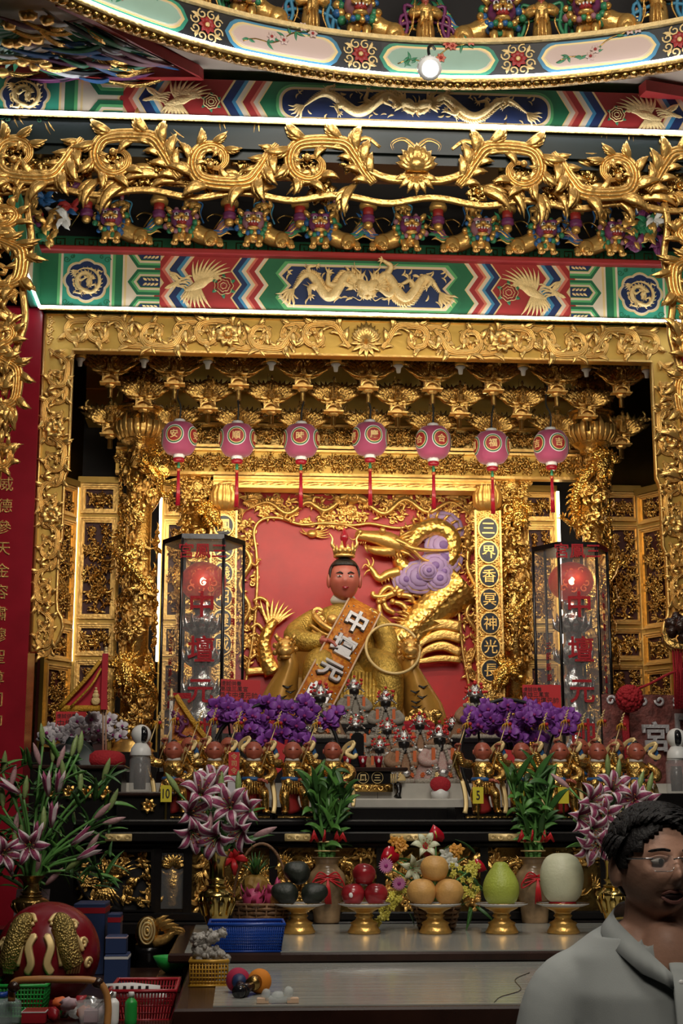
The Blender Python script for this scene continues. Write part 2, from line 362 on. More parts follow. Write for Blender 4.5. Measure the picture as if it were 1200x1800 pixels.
for sx, nm in ((-1, 'left'), (1, 'right')):
    b = MB(); b.box((min(sx*3.9, sx*4), -2, 0), (max(sx*3.9, sx*4), 10.4, 6.6)); struct(b.build('wall_'+nm, 'dark_void'))
b = MB(); b.box((-4, 8.0, 5.3), (4, 10.4, 5.4)); struct(b.build('ceiling_shrine', 'dark_void'))
b = MB(); b.box((-4, 5.98, 4.55), (4, 6.02, 6.0)); b.box((-4, -2.05, 0), (4, -2, 6)); struct(b.build('wall_front', 'dark_void'))
# ---------------------------------------------------------------- dome cornice ring
ring = empty('dome_cornice', (RC[0], RC[1]+RR, 4.595)); tag(ring, 'round painted cornice ring under the ceiling dome with a white light line', 'cornice')
def ringpart(mb, name, mats, z0=4.595, smooth=True):
    bend(mb, RR, RC, z0)
    for i, q in enumerate(mb.v): mb.v[i] = q-A(RC[0], RC[1]+RR, 4.595)
    return mb.build(name, mats, ring, smooth=smooth)
N = 96; S = np.linspace(-pi*RR, pi*RR, N)
def arcbar(z0, z1, y0, y1, m=0, S=S):
    mb = MB(); k = len(S); v = []
    for (y, z) in ((y0, z0), (y1, z0), (y1, z1), (y0, z1)): v.append(np.c_[S, np.full(k, y), np.full(k, z)])
    v = np.vstack(v); f = []
    for i in range(k-1):
        for j in range(4): f.append((j*k+i, ((j+1) % 4)*k+i, ((j+1) % 4)*k+i+1, j*k+i+1))
    mb.add(v, f); return mb
ringpart(arcbar(0, .150, 0, .06), 'painted_band', 'paint_black', smooth=False)
ringpart(arcbar(.150, .168, -.02, .30), 'ledge', 'gold_paint', smooth=False)
ringpart(arcbar(-.001, .004, -.016, -.008), 'light_strip', 'led', smooth=False)
ringpart(arcbar(-.02, .0, -.008, .06), 'under_moulding', 'bronze_dark', smooth=False)
mb = MB()
for s in np.arange(-3.4, 3.4, .035):
    mb.ball((s, .02, -.022), (.02, .022, .014), 6, 4, 0, .4)
ringpart(mb, 'carved_trim', 'gold_old')
for i in range(-4, 5):
    c = .02+i*.645; col = ['paint_aqua', 'paint_blush'][i % 2]
    mb = MB(); x0, x1 = c-.245, c+.245
    for j, (d, m) in enumerate(((0, 0), (.010, 1), (.017, 2), (.022, 3))):
        px = np.linspace(x0+d*1.5, x1-d*1.5, 24); zz0, zz1 = .012+d, .143-d; zm = (zz0+zz1)/2
        prof = np.clip(np.minimum(px-px[0], px[-1]-px)/.05, 0, 1)**.5
        up = np.c_[px, zm+(zz1-zm)*prof]; dn = np.c_[px, zm-(zm-zz0)*prof]; k = 24; y = -.002-.0015*j
        v = np.vstack([np.c_[up[:, 0], np.full(k, y), up[:, 1]], np.c_[dn[:, 0], np.full(k, y), dn[:, 1]], np.c_[up[:, 0], np.full(k, 0.), up[:, 1]], np.c_[dn[:, 0], np.full(k, 0.), dn[:, 1]]])
        mb.add(v, [(k+q, k+q+1, q+1, q) for q in range(k-1)]+[(q, q+1, 2*k+q+1, 2*k+q) for q in range(k-1)]+[(3*k+q, 3*k+q+1, k+q+1, k+q) for q in range(k-1)], m)
    ringpart(mb, 'flower_panel', ['paint_teal' if i % 2 == 0 else 'paint_sky', 'gold_rim', 'paint_cream', col], smooth=False)
    rs = random.Random(i+20); mb = MB()
    br = arc2((c-.17, .05), .15, .34, .5, 14); br[:, 1] += .012*np.sin(np.arange(14)*.9); mb.leaf(U3(br, .007), .0028, (0, -1, 0), .4, 0)
    for q in range(13):
        p = br[rs.randrange(14)]; vleaf(mb, p, rs.uniform(0, 6.28), rs.uniform(.025, .045), .006, .4, .007, .02, 1, 0)
    fl = 2 if i % 2 == 0 else 3
    for q in range(4):
        p = br[rs.randrange(4, 14)]+A(rs.uniform(-.02, .02), rs.uniform(-.02, .03)); rosette(mb, p, .021, 6, .007, fl, 4)
    ringpart(mb, 'painted_flowers', ['bronze_dark', 'paint_jade', 'paint_pink', 'paint_blush', 'paint_red'])
    mb = MB(); cc = c+.3225
    for q in range(8):
        a = q*pi/4+.4; s_ = spiral((cc+.052*math.cos(a), .077+.050*math.sin(a)), .021, .006, a, a+7, 12); mb.leaf(U3(s_, .004), .0035, (0, -1, 0), .4)
    rosette(mb, (cc, .077), .036, 8, .003, 1, 0)
    for sx in (-1, 1):
        for sz in (-1, 1): vleaf(mb, (cc+sx*.035, .077+sz*.03), math.atan2(sz, sx), .035, .008, .8, .003, .05)
    ringpart(mb, 'gold_lattice', ['gold_paint', 'paint_red'])
# ceiling spot lamp
sp = empty('ceiling_spotlight', at(755, 120, 5.2)); tag(sp, 'round white ceiling spotlight shining in front of the cornice ring', 'spotlight')
mb = MB(); mb.lathe([(.028, -.02), (.044, -.022), (.046, .0), (.046, .030), (.04, .05), (.02, .055)], 24); mb.build('housing', 'white_gloss', sp, rot=(-1.0, 0, 0))
mb = MB(); mb.lathe([(.001, -.024), (.030, -.023), (.030, -.018), (.001, -.018)], 20); mb.build('lens', 'led', sp, rot=(-1.0, 0, 0))
mb = MB()
for q in range(16):
    a = q*pi/8; mb.sweep([(.046*math.cos(a), .046*math.sin(a), .004), (.046*math.cos(a), .046*math.sin(a), .03)], .003, 4)
mb.build('cooling_fins', 'white_gloss', sp, rot=(-1.0, 0, 0))
mb = MB(); mb.sweep(cr([(0, 0, .04), (0, .03, .10), (.02, .08, .14), (.04, .14, .16)], 4), .006, 6); mb.build('mounting_arm', 'cord_black', sp)
l = bpy.data.lights.new('spot_beam', 'SPOT'); l.energy = 75; l.spot_size = 1.25; l.spot_blend = .8; l.shadow_soft_size = .04; l.color = (1, .95, .85); lo = bpy.data.objects.new('spot_beam', l); COL.objects.link(lo); lo.location = (sp.location.x, sp.location.y-.05, sp.location.z-.05)
lo.rotation_euler = (Vector((.2, 4.7, 1.2))-lo.location).to_track_quat('-Z', 'Y').to_euler()
# ---------------------------------------------------------------- painted beams
def zigx(x, amp, style, v):
    if style == 0: return x
    if style == 1: return x+amp*abs(2*v-1)                        # '<' one point to the left
    return x+amp*abs(abs(4*v-2)-1)                            # two points
def bands(mb, bl, zb, zt, y, mats):
    """bl: list of (x, amp, style, material) from left to right, last has material None"""
    vs_ = np.linspace(0, 1, 9)
    for i in range(len(bl)-1):
        x0, a0, s0, m = bl[i]; x1, a1, s1, _ = bl[i+1]
        if m not in mats: mats.append(m)
        l = [(zigx(x0, a0, s0, q), zb+(zt-zb)*q) for q in vs_]; r = [(zigx(x1, a1, s1, q), zb+(zt-zb)*q) for q in vs_]
        v = [(p[0], y, p[1]) for p in l]+[(p[0], y, p[1]) for p in r]; k = 9
        mb.add(v, [(q, k+q, k+q+1, q+1) for q in range(k-1)], mats.index(m))
def inset_panel(mb, xl, xr, amp, style, zb, zt, y, layers, mats, rx=False):
    for j, (d, m) in enumerate(layers):
        if m not in mats: mats.append(m)
        vs_ = np.linspace(0, 1, 13); h = zt-zb
        if rx: pts = rrect(xl+d, xr-d, zb+d, zt-d, (h-2*d)*.42, 7)
        else:
            pts = [(zigx(xl+d*1.2, amp, style, q), zb+d+(h-2*d)*q) for q in vs_]; pts += [(xl+xr-p[0], p[1]) for p in pts[::-1]]
        mb.prism(pts, y-.0015*(j+1), y, mats.index(m))
def medallion(name, parent, c, r, y, beamlike=True):
    mb = MB(); t = np.linspace(0, 2*pi, 49)[:-1]
    for j, (k, m) in enumerate(((1.0, 0), (.93, 1), (.87, 2))):
        rr = r*k*(.90+.10*np.abs(np.cos(4*t))); mb.prism(np.c_[c[0]+rr*np.cos(t), c[1]+rr*np.sin(t)], y-.0015*(j+1), y, m)
    mb.build(name, ['gold_rim', 'paint_cream', 'paint_navy'], parent, smooth=False)
    mb = MB()
    P = np.vstack([spiral((c[0], c[1]+.05*r), .16*r, .50*r, 0, 4.6, 14), spiral((c[0], c[1]-.05*r), .52*r, .62*r, 5.1, 8.6, 14)])
    d = dragon(U3(P, -y+.006), r*.105, (0, -1, 0), (.3, .45, .62, .8), 1.0, n=6); mb.merge(d)
    rs = random.Random(int(c[0]*100))
    for q in range(10):
        a = rs.uniform(0, 6.28); vleaf(mb, (c[0]+.55*r*math.cos(a), c[1]+.55*r*math.sin(a)), a+1.2, .25*r, .04*r, 1.5, -y+.003, .05, 0, 0)
    mb.build('gold_dragon', 'gold_paint', parent)
    mb = MB()
    for sx in (-1, 1):
        for sz in (-1, 1):
            s_ = spiral((c[0]+sx*r*.86, c[1]+sz*r*.95), .15*r, .03*r, 0, 8*sx, 14); mb.leaf(U3(s_, -y+.002), .02*r, (0, -1, 0), .3)
            s_ = spiral((c[0]+sx*r*.62, c[1]+sz*r*1.08), .10*r, .03*r, 1, 8*sx, 12); mb.leaf(U3(s_, -y+.002), .018*r, (0, -1, 0), .3)
    mb.build('corner_scroll', 'paint_green', parent)
def gold_in_panel(parent, x0, x1, zc, H, y):
    W = x1-x0; xm = (x0+x1)/2
    for sd in (-1, 1):
        t = np.linspace(0, 1, 60); u = .10+.80*t
        P = np.c_[xm+sd*W/2*u, zc+H*.28*np.sin(t*2*pi*1.55+ .3)*np.interp(t, [0, .15, 1], [.3, 1, .85])]
        d = dragon(U3(P, -y+.010), H*.125, (0, -1, 0), (.16, .30, .60, .75), 1.1, n=7); d.build('gold_dragon', 'gold_paint', parent)
        mb = MB(); rs = random.Random(3)
        for q in range(22):
            p = (xm+sd*W/2*rs.uniform(.1, .95), zc+H*rs.choice([-1, 1])*rs.uniform(.22, .36)); vleaf(mb, p, rs.uniform(-.5, .5)+(pi if sd < 0 else 0), H*.18, H*.022, rs.choice([-1.4, 1.4]), -y+.003, .05, 0, 0)
        mb.build('cloud_wisps', 'gold_paint', parent)
    mb = MB(); mb.ball((xm, y-.008, zc), (H*.10, .01, H*.10), 12, 8)
    for q in range(12):
        a = q*pi/6; P = arc2((xm+H*.13*math.cos(a), zc+H*.13*math.sin(a)), a, H*.22, .9, 6); P = P; mb.leaf(U3(P, -y+.005), H*.02*A(1, 1, .9, .8, .6, .1), (0, -1, 0), .4)
    mb.build('flaming_pearl', 'gold_paint', parent)
def prongs(parent, x0, x1, zb, zt, y, n, flip):
    """gold leaf in navy lozenges between cream prongs"""
    mats = ['paint_green', 'paint_lime', 'paint_cream', 'gold_rim', 'paint_green', 'paint_navy']; mb = MB(); g = MB(); h = zt-zb
    cs = ((.0, .5, 1.) if n == 3 else (0., 1.))
    for c in cs:
        zc = zb+h*c; hh = h*(.235 if n == 3 else .44)
        for j, d in enumerate((0, .22, .38, .50, .56, .64)):
            k = hh*(1-d); xe = x1-(d*hh*1.2) if not flip else x0+(d*hh*1.2); xs = x0 if not flip else x1; dr = 1 if not flip else -1
            tip = xe; sh = xe-dr*k*.7
            pts = [(xs, zc-k), (sh, zc-k), (tip, zc), (sh, zc+k), (xs, zc+k)]
            pts = [(p[0], min(zt, max(zb, p[1]))) for p in pts]
            if c == 0: pts = [(xs, zb), (tip, zb), (sh, zc+k), (xs, zc+k)]
            if c == 1: pts = [(xs, zc-k), (sh, zc-k), (tip, zt), (xs, zt)]
            mb.prism(pts, y-.0012*(j+1), y, j)
        if n == 3:
            dr = 1 if not flip else -1; xs = x0 if not flip else x1
            for q in range(4):
                for sz in (-1, 1):
                    z0_ = zc+sz*.1*hh
                    if zb+.004 < z0_ < zt-.004 and zb < zc+sz*.3*hh < zt: vleaf(g, (xs+dr*(.01+q*hh*.28), z0_), (0 if dr > 0 else pi)+sz*dr*.6, hh*.36, hh*.09, 0, -y+.009, .02, 0, 0)
    mb.build('prong_panel', mats, parent, smooth=False)
    if g.n: g.build('gold_leaf', 'gold_paint', parent)
def peony(parent, c, r, y):
    mb = MB()
    for k, rr in ((9, 1.), (7, .7), (5, .4)):
        for i in range(k):
            a = i*2*pi/k+rr; mb.ball((c[0]+r*.62*rr*math.cos(a), y-.004, c[1]+r*.62*rr*math.sin(a)), (r*.26, .004, r*.26), 7, 4, 0)
    for i in range(6):
        a = i*pi/3+.5; vleaf(mb, (c[0]+r*.8*math.cos(a), c[1]+r*.8*math.sin(a)), a, r*.6, r*.2, .4, -y+.002, .05, 1)
    t = np.linspace(0, 2*pi, 30)[:-1]
    for rr in (.95, .62, .32): mb.sweep(U3(np.c_[c[0]+r*rr*np.cos(t)*(1+.08*np.cos(7*t)), c[1]+r*rr*np.sin(t)*(1+.08*np.cos(7*t))], -y+.009), .0022, 4, 2, closed=True)
    mb.build('painted_peony', ['paint_red', 'paint_jade', 'gold_rim'], parent)
def painted_beam(label, Y, xmax, zb, zt, left, panel, med, phx, tri, style, layers, rx):
    """left: band list for the left half, all in metres from the axis"""
    e = empty('painted_beam', (0, Y, zb)); tag(e, label, 'beam'); h = zt-zb
    mb = MB(); mb.box((-xmax, 0, 0), (xmax, .10 if rx == False else .28, h)); mb.build('beam_body', 'paint_green', e, smooth=False)
    mats = []; mb = MB(); bands(mb, left, 0, h, -.002, mats); o = mb.build('painted_bands', mats, e, smooth=False); put('painted_bands', o.data, e, scale=(-1, 1, 1))
    mb = MB(); mats = []; inset_panel(mb, panel, -panel, left[-2][1], left[-2][2], 0.0, h, -.002, layers, mats, rx); mb.build('dragon_panel', mats, e, smooth=False)
    gold_in_panel(e, panel+.07, -panel-.07, h/2, h*.78, -.009)
    for sd in (-1, 1):
        medallion('dragon_medallion', e, (sd*med[0], h*.5), med[1], -.004)
        prongs(e, *(sorted((sd*tri[0], sd*tri[1]))), 0, h, -.003, 3 if style == 2 else 2, sd < 0 and False or (sd > 0))
        ph = phoenix(h*1.0); o = ph.build('gold_phoenix', 'gold_paint', e, (sd*phx[0], -.004, h*.5), None, (-sd*(1.55 if rx else 1.15), .45, 1.12)); o.rotation_euler = (0, (-.35)*sd, 0)
        peony(e, (sd*phx[1], h*.46), h*.17, -.004)
    return e
YB = 8.1; Xb = lambda px: at(px, 500, YB)[0]
zb, zt = at(648, 553, YB)[2], at(648, 459, YB)[2]
a_ = .055
L = [(95, 0, 0, 'paint_green'), (101, 0, 0, 'paint_lime'), (106, 0, 0, 'paint_cream'), (110, 0, 0, 'paint_teal'), (193, 0, 0, 'paint_cream'), (197, 0, 0, 'paint_lime'), (202, 0, 0, 'paint_green'), (215, 0, 0, 'paint_cream'), (218, 0, 0, 'gold_rim'), (222, 0, 0, 'paint_cream')]
L += [(268+x, a_, 2, m) for x, m in ((0, 'gold_rim'), (3, 'paint_red'), (15, 'paint_pink'), (21, 'paint_cream'), (27, 'gold_rim'), (29, 'paint_navy'), (42, 'paint_sky'), (49, 'paint_cream'), (53, 'gold_rim'), (56, 'paint_red'))]
L += [(405+x, a_, 2, m) for x, m in ((0, 'gold_rim'), (3, 'paint_navy'), (13, 'paint_sky'), (19, 'paint_cream'), (25, 'gold_rim'), (27, 'paint_pink'), (32, 'paint_red'), (42, 'paint_cream'), (48, 'gold_rim'), (50, 'paint_green'))]
L = [(Xb(p), a, s, m) for p, a, s, m in L]+[(0, 0, 0, None)]
painted_beam('lower painted beam with dragons and phoenixes above the gold carved frame', YB, abs(Xb(70)), zb, zt, L, Xb(478), (abs(Xb(152)), .135), (abs(Xb(350)), abs(Xb(393))), (-abs(Xb(224)), -abs(Xb(281))), 2,
    ((0, 'paint_green'), (.016, 'paint_lime'), (.030, 'paint_cream'), (.040, 'gold_rim'), (.047, 'paint_navy')), False)
YU = 5.7; Xu = lambda px: at(px, 190, YU)[0]
zbU, ztU = at(742, 228, YU)[2], at(742, 152, YU)[2]
a_ = .055
L = [(-30, 0, 0, 'paint_teal'), (103, 0, 0, 'gold_rim'), (107, 0, 0, 'paint_cream'), (113, 0, 0, 'paint_green'), (130, 0, 0, 'paint_lime'), (136, 0, 0, 'paint_cream'), (141, 0, 0, 'gold_rim'), (145, 0, 0, 'paint_cream')]
L += [(205+x, a_, 1, m) for x, m in ((0, 'gold_rim'), (4, 'paint_red'), (20, 'paint_pink'), (27, 'paint_cream'), (35, 'gold_rim'), (38, 'paint_navy'), (55, 'paint_sky'), (63, 'paint_cream'), (70, 'gold_rim'), (74, 'paint_red'))]
L += [(387+x, a_, 1, m) for x, m in ((0, 'gold_rim'), (4, 'paint_navy'), (20, 'paint_sky'), (27, 'paint_cream'), (36, 'gold_rim'), (39, 'paint_red'), (52, 'paint_pink'), (58, 'paint_cream'), (66, 'gold_rim'), (69, 'paint_green'))]
L = [(Xu(p), a, s, m) for p, a, s, m in L]+[(0, 0, 0, None)]
painted_beam('upper painted beam with gold dragons on navy just below the ceiling', YU, 2.6, zbU, ztU, L, Xu(480), (abs(Xu(43)), .105), (abs(Xu(315)), abs(Xu(371))), (-abs(Xu(146)), -abs(Xu(216))), 1,
    ((0.004, 'paint_green'), (.012, 'paint_lime'), (.024, 'paint_cream'), (.031, 'gold_rim'), (.037, 'paint_navy')), True)
# light strips below the beams
def led_bar(x0, x1, Y, z, label, m='led'):
    e = empty('light_strip', ((x0+x1)/2, Y, z)); tag(e, label, 'light strip'); L_ = (x1-x0)/2
    mb = MB(); mb.box((-L_, -.004, -.004), (L_, .012, .004)); mb.build('lit_tube', m, e, smooth=False)
    mb = MB(); mb.box((-L_, .012, -.014), (L_, .03, .014)); mb.build('channel', 'bronze_dark', e, smooth=False); return e
led_bar(-2.6, 2.6, YU-.03, zbU+.012, 'long white light strip along the foot of the upper painted beam')
led_bar(Xb(72), -Xb(72), YB-.03, zb-.005, 'long white light strip along the foot of the lower painted beam')
# soffit below the upper beam and red ledge above the lower one
b = MB(); b.box((-2.6, YU, zbU-.11), (2.6, YU+.26, zbU)); b.box((-2.6, YU+.02, zbU-.15), (2.6, YU+.22, zbU-.11)); o = b.build('trim_1', 'green_black', smooth=False); struct(o)
b = MB(); b.box((Xb(60), YB-.05, zt), (-Xb(60), YB+.3, zt+.035), bev=.008); o = b.build('trim_2', 'paint_red', smooth=False); struct(o)
# ---------------------------------------------------------------- carved valance below the upper beam
YV = 5.74; ppv = ppm(YV)
zv = at(742, 300, YV)[2]; Hv = .27
va = empty('carved_valance', (0, YV, zv)); tag(va, 'wide gold openwork valance of acanthus scrolls and a lotus under the upper beam', 'valance')
SU = [scroll_unit(.40, Hv*.98, s, 20, 1.6).mesh('acanthus_scroll', 'gold') for s in range(3)]
SU2 = [scroll_unit(.40, Hv*.90, s+5, 11, 1.2).mesh('acanthus_scroll', 'gold_old') for s in range(3)]
mb = MB(); rosette(mb, (0, 0), .05, 8, .0); rosette(mb, (0, 0), .03, 6, .02); FLW = mb.mesh('flower', 'gold_old')
mb = MB(); acan(mb, (0, 0), .3, .17, .034, 1.1, .0); LF1 = mb.mesh('acanthus_leaf', 'gold')
mb = MB(); acan(mb, (0, 0), -.2, .15, .030, -1.3, .0); LF2 = mb.mesh('acanthus_leaf', 'gold')
rs = random.Random(5)
for sd in (-1, 1):
    for i in range(6):
        x = sd*(.20+i*.40); f = 1 if i % 2 else -1
        put('acanthus_scroll', SU[i % 3], va, (x, -.02, .0), None, (sd, 1, f))
        put('acanthus_scroll', SU2[i % 3], va, (x+sd*.20, .025, .0), None, (sd*.95, 1, f*.9))
        for q in range(6):
            put('flower', FLW, va, (x+sd*(.06+.065*q), .0+.02*(q % 3), rs.uniform(-.10, .10)), (0, rs.uniform(0, 3), 0), rs.uniform(.9, 1.35))
        for q in range(7):
            put('acanthus_leaf', LF1 if q % 2 else LF2, va, (x+sd*(-.02+.062*q), .004-.008*(q % 2), f*(.075 if q % 2 else -.085)+rs.uniform(-.02, .02)), (0, rs.uniform(-.7, .7), 0), (sd*rs.uniform(.9, 1.35), 1.1, f*rs.uniform(.9, 1.3)))
mb = MB()
for i in range(9):
    a = pi/2+(i-4)*.33; vleaf(mb, (0, -.02), a, .115-.006*abs(i-4), .026, .0, .05, .25)
mb.ball((0, -.06, .0), (.05, .03, .035), 12, 8)
for i in range(7): vleaf(mb, (0, -.03), -pi/2+(i-3)*.4, .10, .02, 0, .03, .2)
mb.build('lotus', 'gold', va)
mb = MB()
for sd in (-1, 1):
    P = cr([(0, -.05), (sd*.10, -.06), (sd*.2, -.02), (sd*.27, .07), (sd*.21, .12), (sd*.15, .08)], 5); vstem(mb, P, .022, .008, .03)
    P = cr([(0, .08), (sd*.05, .12), (sd*.10, .10), (sd*.09, .06)], 5); vstem(mb, P, .014, .006, .03)
mb.build('lotus_stem', 'gold', va)
x = np.linspace(-2.6, 2.6, 130); z = -.132+.014*np.sin(x*2*pi/.4)-.012*np.abs(np.sin(x*pi/.4))
mb = MB(); mb.leaf(np.c_[x, np.full(130, -.01), z], .016, (0, -1, 0), .9); mb.build('lower_rail', 'gold', va)
mb = MB(); mb.box((-2.6, 0, .135), (2.6, .05, .152)); mb.box((-2.6, -.015, .152), (2.6, .05, .162)); mb.build('upper_rail', 'gold_relief', va, smooth=False)
# carved side bracket of the valance, hanging at the edges of the picture
for sd, pxi, lab in ((-1, 48, 'gold carved bracket hanging down in front of the red couplet column'), (1, 1172, 'gold carved bracket at the end of the valance beside the coloured lions')):
    xi = at(pxi, 500, YV)[0]; e = empty('carved_bracket', (xi, YV, zv)); tag(e, lab, 'bracket')
    L_ = 1.30
    for i in range(5):
        hw = (.25, .24, .20, .17, .13)[i]
        put('acanthus_scroll', SU[i % 3], e, (sd*(hw*.48), -.02, -.10-.25*i), (0, sd*pi/2, 0), (sd*.66, 1, (hw/.25)*(1 if i % 2 else -1)*1.0))
        for q in range(6):
            put('acanthus_leaf', LF1 if q % 2 else LF2, e, (sd*rs.uniform(.01, hw*.9), -.02, -.12-.25*i-.04*q), (0, rs.uniform(-2.2, -1.0) if sd > 0 else rs.uniform(4.0, 5.2), 0), (rs.uniform(.6, .95), 1, rs.uniform(.7, 1)))
        put('flower', FLW, e, (sd*hw*.6, .02, -.15-.25*i), None, .9)
    x = np.linspace(0, 1, 40); mb = MB(); mb.leaf(np.c_[sd*(.0+.11*x**2.5+.012*np.sin(x*25)), np.full(40, -.01), -.12-1.32*x], .016, (0, -1, 0), .9); mb.build('edge_rail', 'gold', e)
# ---------------------------------------------------------------- figurines and lions
def make_figure(v):
    """standing robed figure, height 1, returned as (robe, head, hat) builders"""
    rs = random.Random(v+50); r = MB(); s = rs.choice([-1, 1])
    r.lathe([(.17, 0), (.19, .03), (.155, .12), (.15, .30), (.135, .42), (.115, .50), (.15, .60), (.165, .70), (.12, .78), (.06, .80)], 12, sy=.75, ribs=6, ra=.07)
    r.lathe([(.125, .46), (.14, .475), (.14, .50), (.12, .515)], 12, sy=.8)
    for sd in (-1, 1):
        up = (v+sd) % 3 == 0
        e = (sd*.22, -.06, .58) if not up else (sd*.25, -.03, .66); h = (sd*.07, -.17, .56) if not up else (sd*.20, -.10, .88)
        r.sweep(cr([(sd*.12, 0, .73), (sd*.19, -.02, .66), e, h], 3), A(.06, .068, .075, .08, .082, .085, .08, .07, .05, .035)[:10], 7)
        r.sweep([h, (h[0], h[1], h[2]-.12), (h[0]+sd*.03, h[1]+.03, h[2]-.24)], [.05, .045, .01], 6)
        r.sweep(cr([(sd*.12, .06, .80), (sd*.25, .05, .70), (sd*.22, .04, .45), (sd*.30, .03, .2)], 3), np.linspace(.03, .012, 10), 5)
    for q in range(3): r.sweep([(-.05+.05*q, -.13, .46), (-.06+.06*q, -.16, .25), (-.07+.07*q, -.15, .05)], [.02, .026, .02], 5)
    if v % 2: r.sweep([(s*.24, -.14, .25), (s*.17, -.12, 1.05)], .014, 5); r.ball((s*.17, -.12, 1.05), (.03, .03, .06), 6, 5)
    h = MB(); h.ball((0, -.02, .87), (.068, .075, .085), 10, 8); h.ball((0, -.095, .86), (.014, .016, .018), 6, 4); h.sweep([(0, -.07, .80), (0, -.09, .76), (0, -.08, .68)], [.03, .025, .004], 5)
    t = MB()
    if v % 3 == 0: t.lathe([(.075, .91), (.08, .93), (.06, .97), (.045, 1.0), (.03, 1.03)], 10); t.ball((0, 0, 1.05), .025, 6, 5)
    elif v % 3 == 1:
        t.lathe([(.07, .90), (.085, .94), (.075, .96), (.05, .99)], 10)
        for sd in (-1, 1): t.sweep([(sd*.06, .02, .95), (sd*.14, .02, .97)], [.02, .014], 5)
    else:
        t.ball((0, .01, .91), (.075, .08, .07), 9, 6); t.ball((0, .02, .99), .035, 7, 5)
    return r, h, t
FIGS = []
for v in range(4):
    r, h, t = make_figure(v); FIGS.append((r, h, t))
FM = {}
def figure(name, parent, loc, H, v=0, robe='gold', face='skin_red', hat='gold', rz=0.):
    key = (v, robe, face, hat)
    if key not in FM: FM[key] = (FIGS[v][0].mesh('robe', robe), FIGS[v][1].mesh('head', face), FIGS[v][2].mesh('hat', hat))
    a, b_, c = FM[key]
    if parent is None: p = empty(name, loc, rz)
    else: p = put(name, None, parent, loc, (0, 0, rz)); 
    p.scale = (H, H, H)
    put('robe', a, p); put('head', b_, p); put('hat', c, p); return p
def solid_figure(v, m):
    key = ('s', v, m)
    if key not in FM:
        mb = MB(); [mb.merge(q) for q in FIGS[v]]; FM[key] = mb.mesh('carved_figure', m)
    return FM[key]
def scale_about(mb, c, s):
    for i, v_ in enumerate(mb.v): mb.v[i] = (v_-A(*c))*s+A(*c)
def make_lion(v):
    e = empty('guardian_lion'); P = {}
    face, ma, mb_, tl = [('paint_purple', 'paint_blue', 'paint_jade', ('paint_blue', 'paint_jade')), ('paint_purple', 'paint_jade', 'paint_mauve', ('paint_mauve', 'paint_blue')), ('paint_mauve', 'paint_jade', 'paint_blue', ('paint_purple', 'paint_jade'))][v]
    b = MB(); b.sweep(cr([(-.06, 0, .12), (0, .0, .115), (.06, .0, .085), (.115, 0, .075)], 4), np.interp(np.linspace(0, 1, 13), [0, .4, 1], [.05, .056, .05]), 10); b.ball((.11, -.035, .06), (.048, .035, .05), 10, 7); b.ball((-.06, -.03, .085), (.045, .04, .05), 9, 7)
    for q in range(5): b.ball((-.02+.03*q, -.015, .165-.016*q), .012, 6, 5)
    b.build('body', 'gold', e)
    for (x0, y0, z0, x1, y1) in ((-.085, -.03, .08, -.10, -.055), (-.02, -.035, .08, -.025, -.06), (.12, -.04, .05, .10, -.06), (.16, -.02, .05, .165, -.045)):
        l = MB(); l.sweep(cr([(x0, y0, z0), ((x0+x1)/2, y1-.005, z0*.55), (x1, y1, .018)], 3), [.024, .023, .022, .02, .018, .018, .019], 7); l.ball((x1, y1-.012, .012), (.024, .022, .013), 8, 5)
        for q in (-1, 0, 1): l.ball((x1+q*.014, y1-.03, .009), (.008, .009, .009), 6, 4)
        l.build('leg', 'gold', e)
    hx, hy, hz = -.06, -.06, .158
    h = MB(); h.ball((hx, hy, hz), (.05, .045, .046), 12, 8, 0)
    for sd in (-1, 1):
        h.ball((hx+sd*.024, hy-.038, hz+.024), (.02, .012, .010), 8, 5, 0)      # brows
        h.ball((hx+sd*.022, hy-.040, hz+.010), .011, 8, 6, 1); h.ball((hx+sd*.022, hy-.050, hz+.009), .005, 6, 5, 2)
        h.ball((hx+sd*.018, hy-.052, hz-.010), (.018, .014, .012), 8, 5, 3)
        h.sweep([(hx+sd*.04, hy, hz+.03), (hx+sd*.064, hy-.005, hz+.052), (hx+sd*.07, hy, hz+.062)], [.014, .012, .002], 5, 3)
    h.ball((hx, hy-.058, hz+.002), (.015, .012, .010), 8, 5, 3); h.ball((hx, hy-.040, hz-.026), (.024, .016, .012), 8, 5, 4); h.ball((hx, hy-.036, hz-.044), (.028, .022, .010), 8, 5, 3)
    for q in range(4): h.ball((hx-.018+.012*q, hy-.055, hz-.020), (.004, .004, .006), 5, 4, 1)
    h.ball((hx+.004, hy-.058, hz-.036), (.010, .012, .005), 6, 4, 4)
    scale_about(h, (hx, hy, hz), 1.32); h.build('head', [face, 'white_gloss', 'paint_black', 'gold', 'paint_red'], e)
    m = MB(); rs = random.Random(v)
    for q in range(26):
        a = q*2*pi/13; m.ball((hx+(.058+.014*(q//13))*math.cos(a), hy+.012+rs.uniform(-.01, .01), hz-.008+(.054+.012*(q//13))*math.sin(a)), rs.uniform(.011, .017), 6, 5, q % 3)
    for q in range(6): m.ball((hx-.04+.016*q, hy-.03, hz-.058-.006*(q % 2)), .012, 6, 5, (q+1) % 3)
    scale_about(m, (hx, hy, hz), 1.32); m.build('mane', [ma, 'gold', mb_], e)
    for q in range(8):
        t = MB(); a = .10+q*.20; L_ = .13+.03*(q % 2); p = arc2((.10+.01*q, .10+.008*q), a*.75, L_, .0, 9); p[:, 1] += .008*np.sin(np.arange(9)*1.3+q)
        t.leaf(U3(p, -.005), 0.019*LW[[0, 1, 2, 3, 4, 5, 5, 6, 7]], (0, -1, 0), .6); t.build('tail_plume', tl[q % 2] if q % 3 else 'gold', e)
    return e
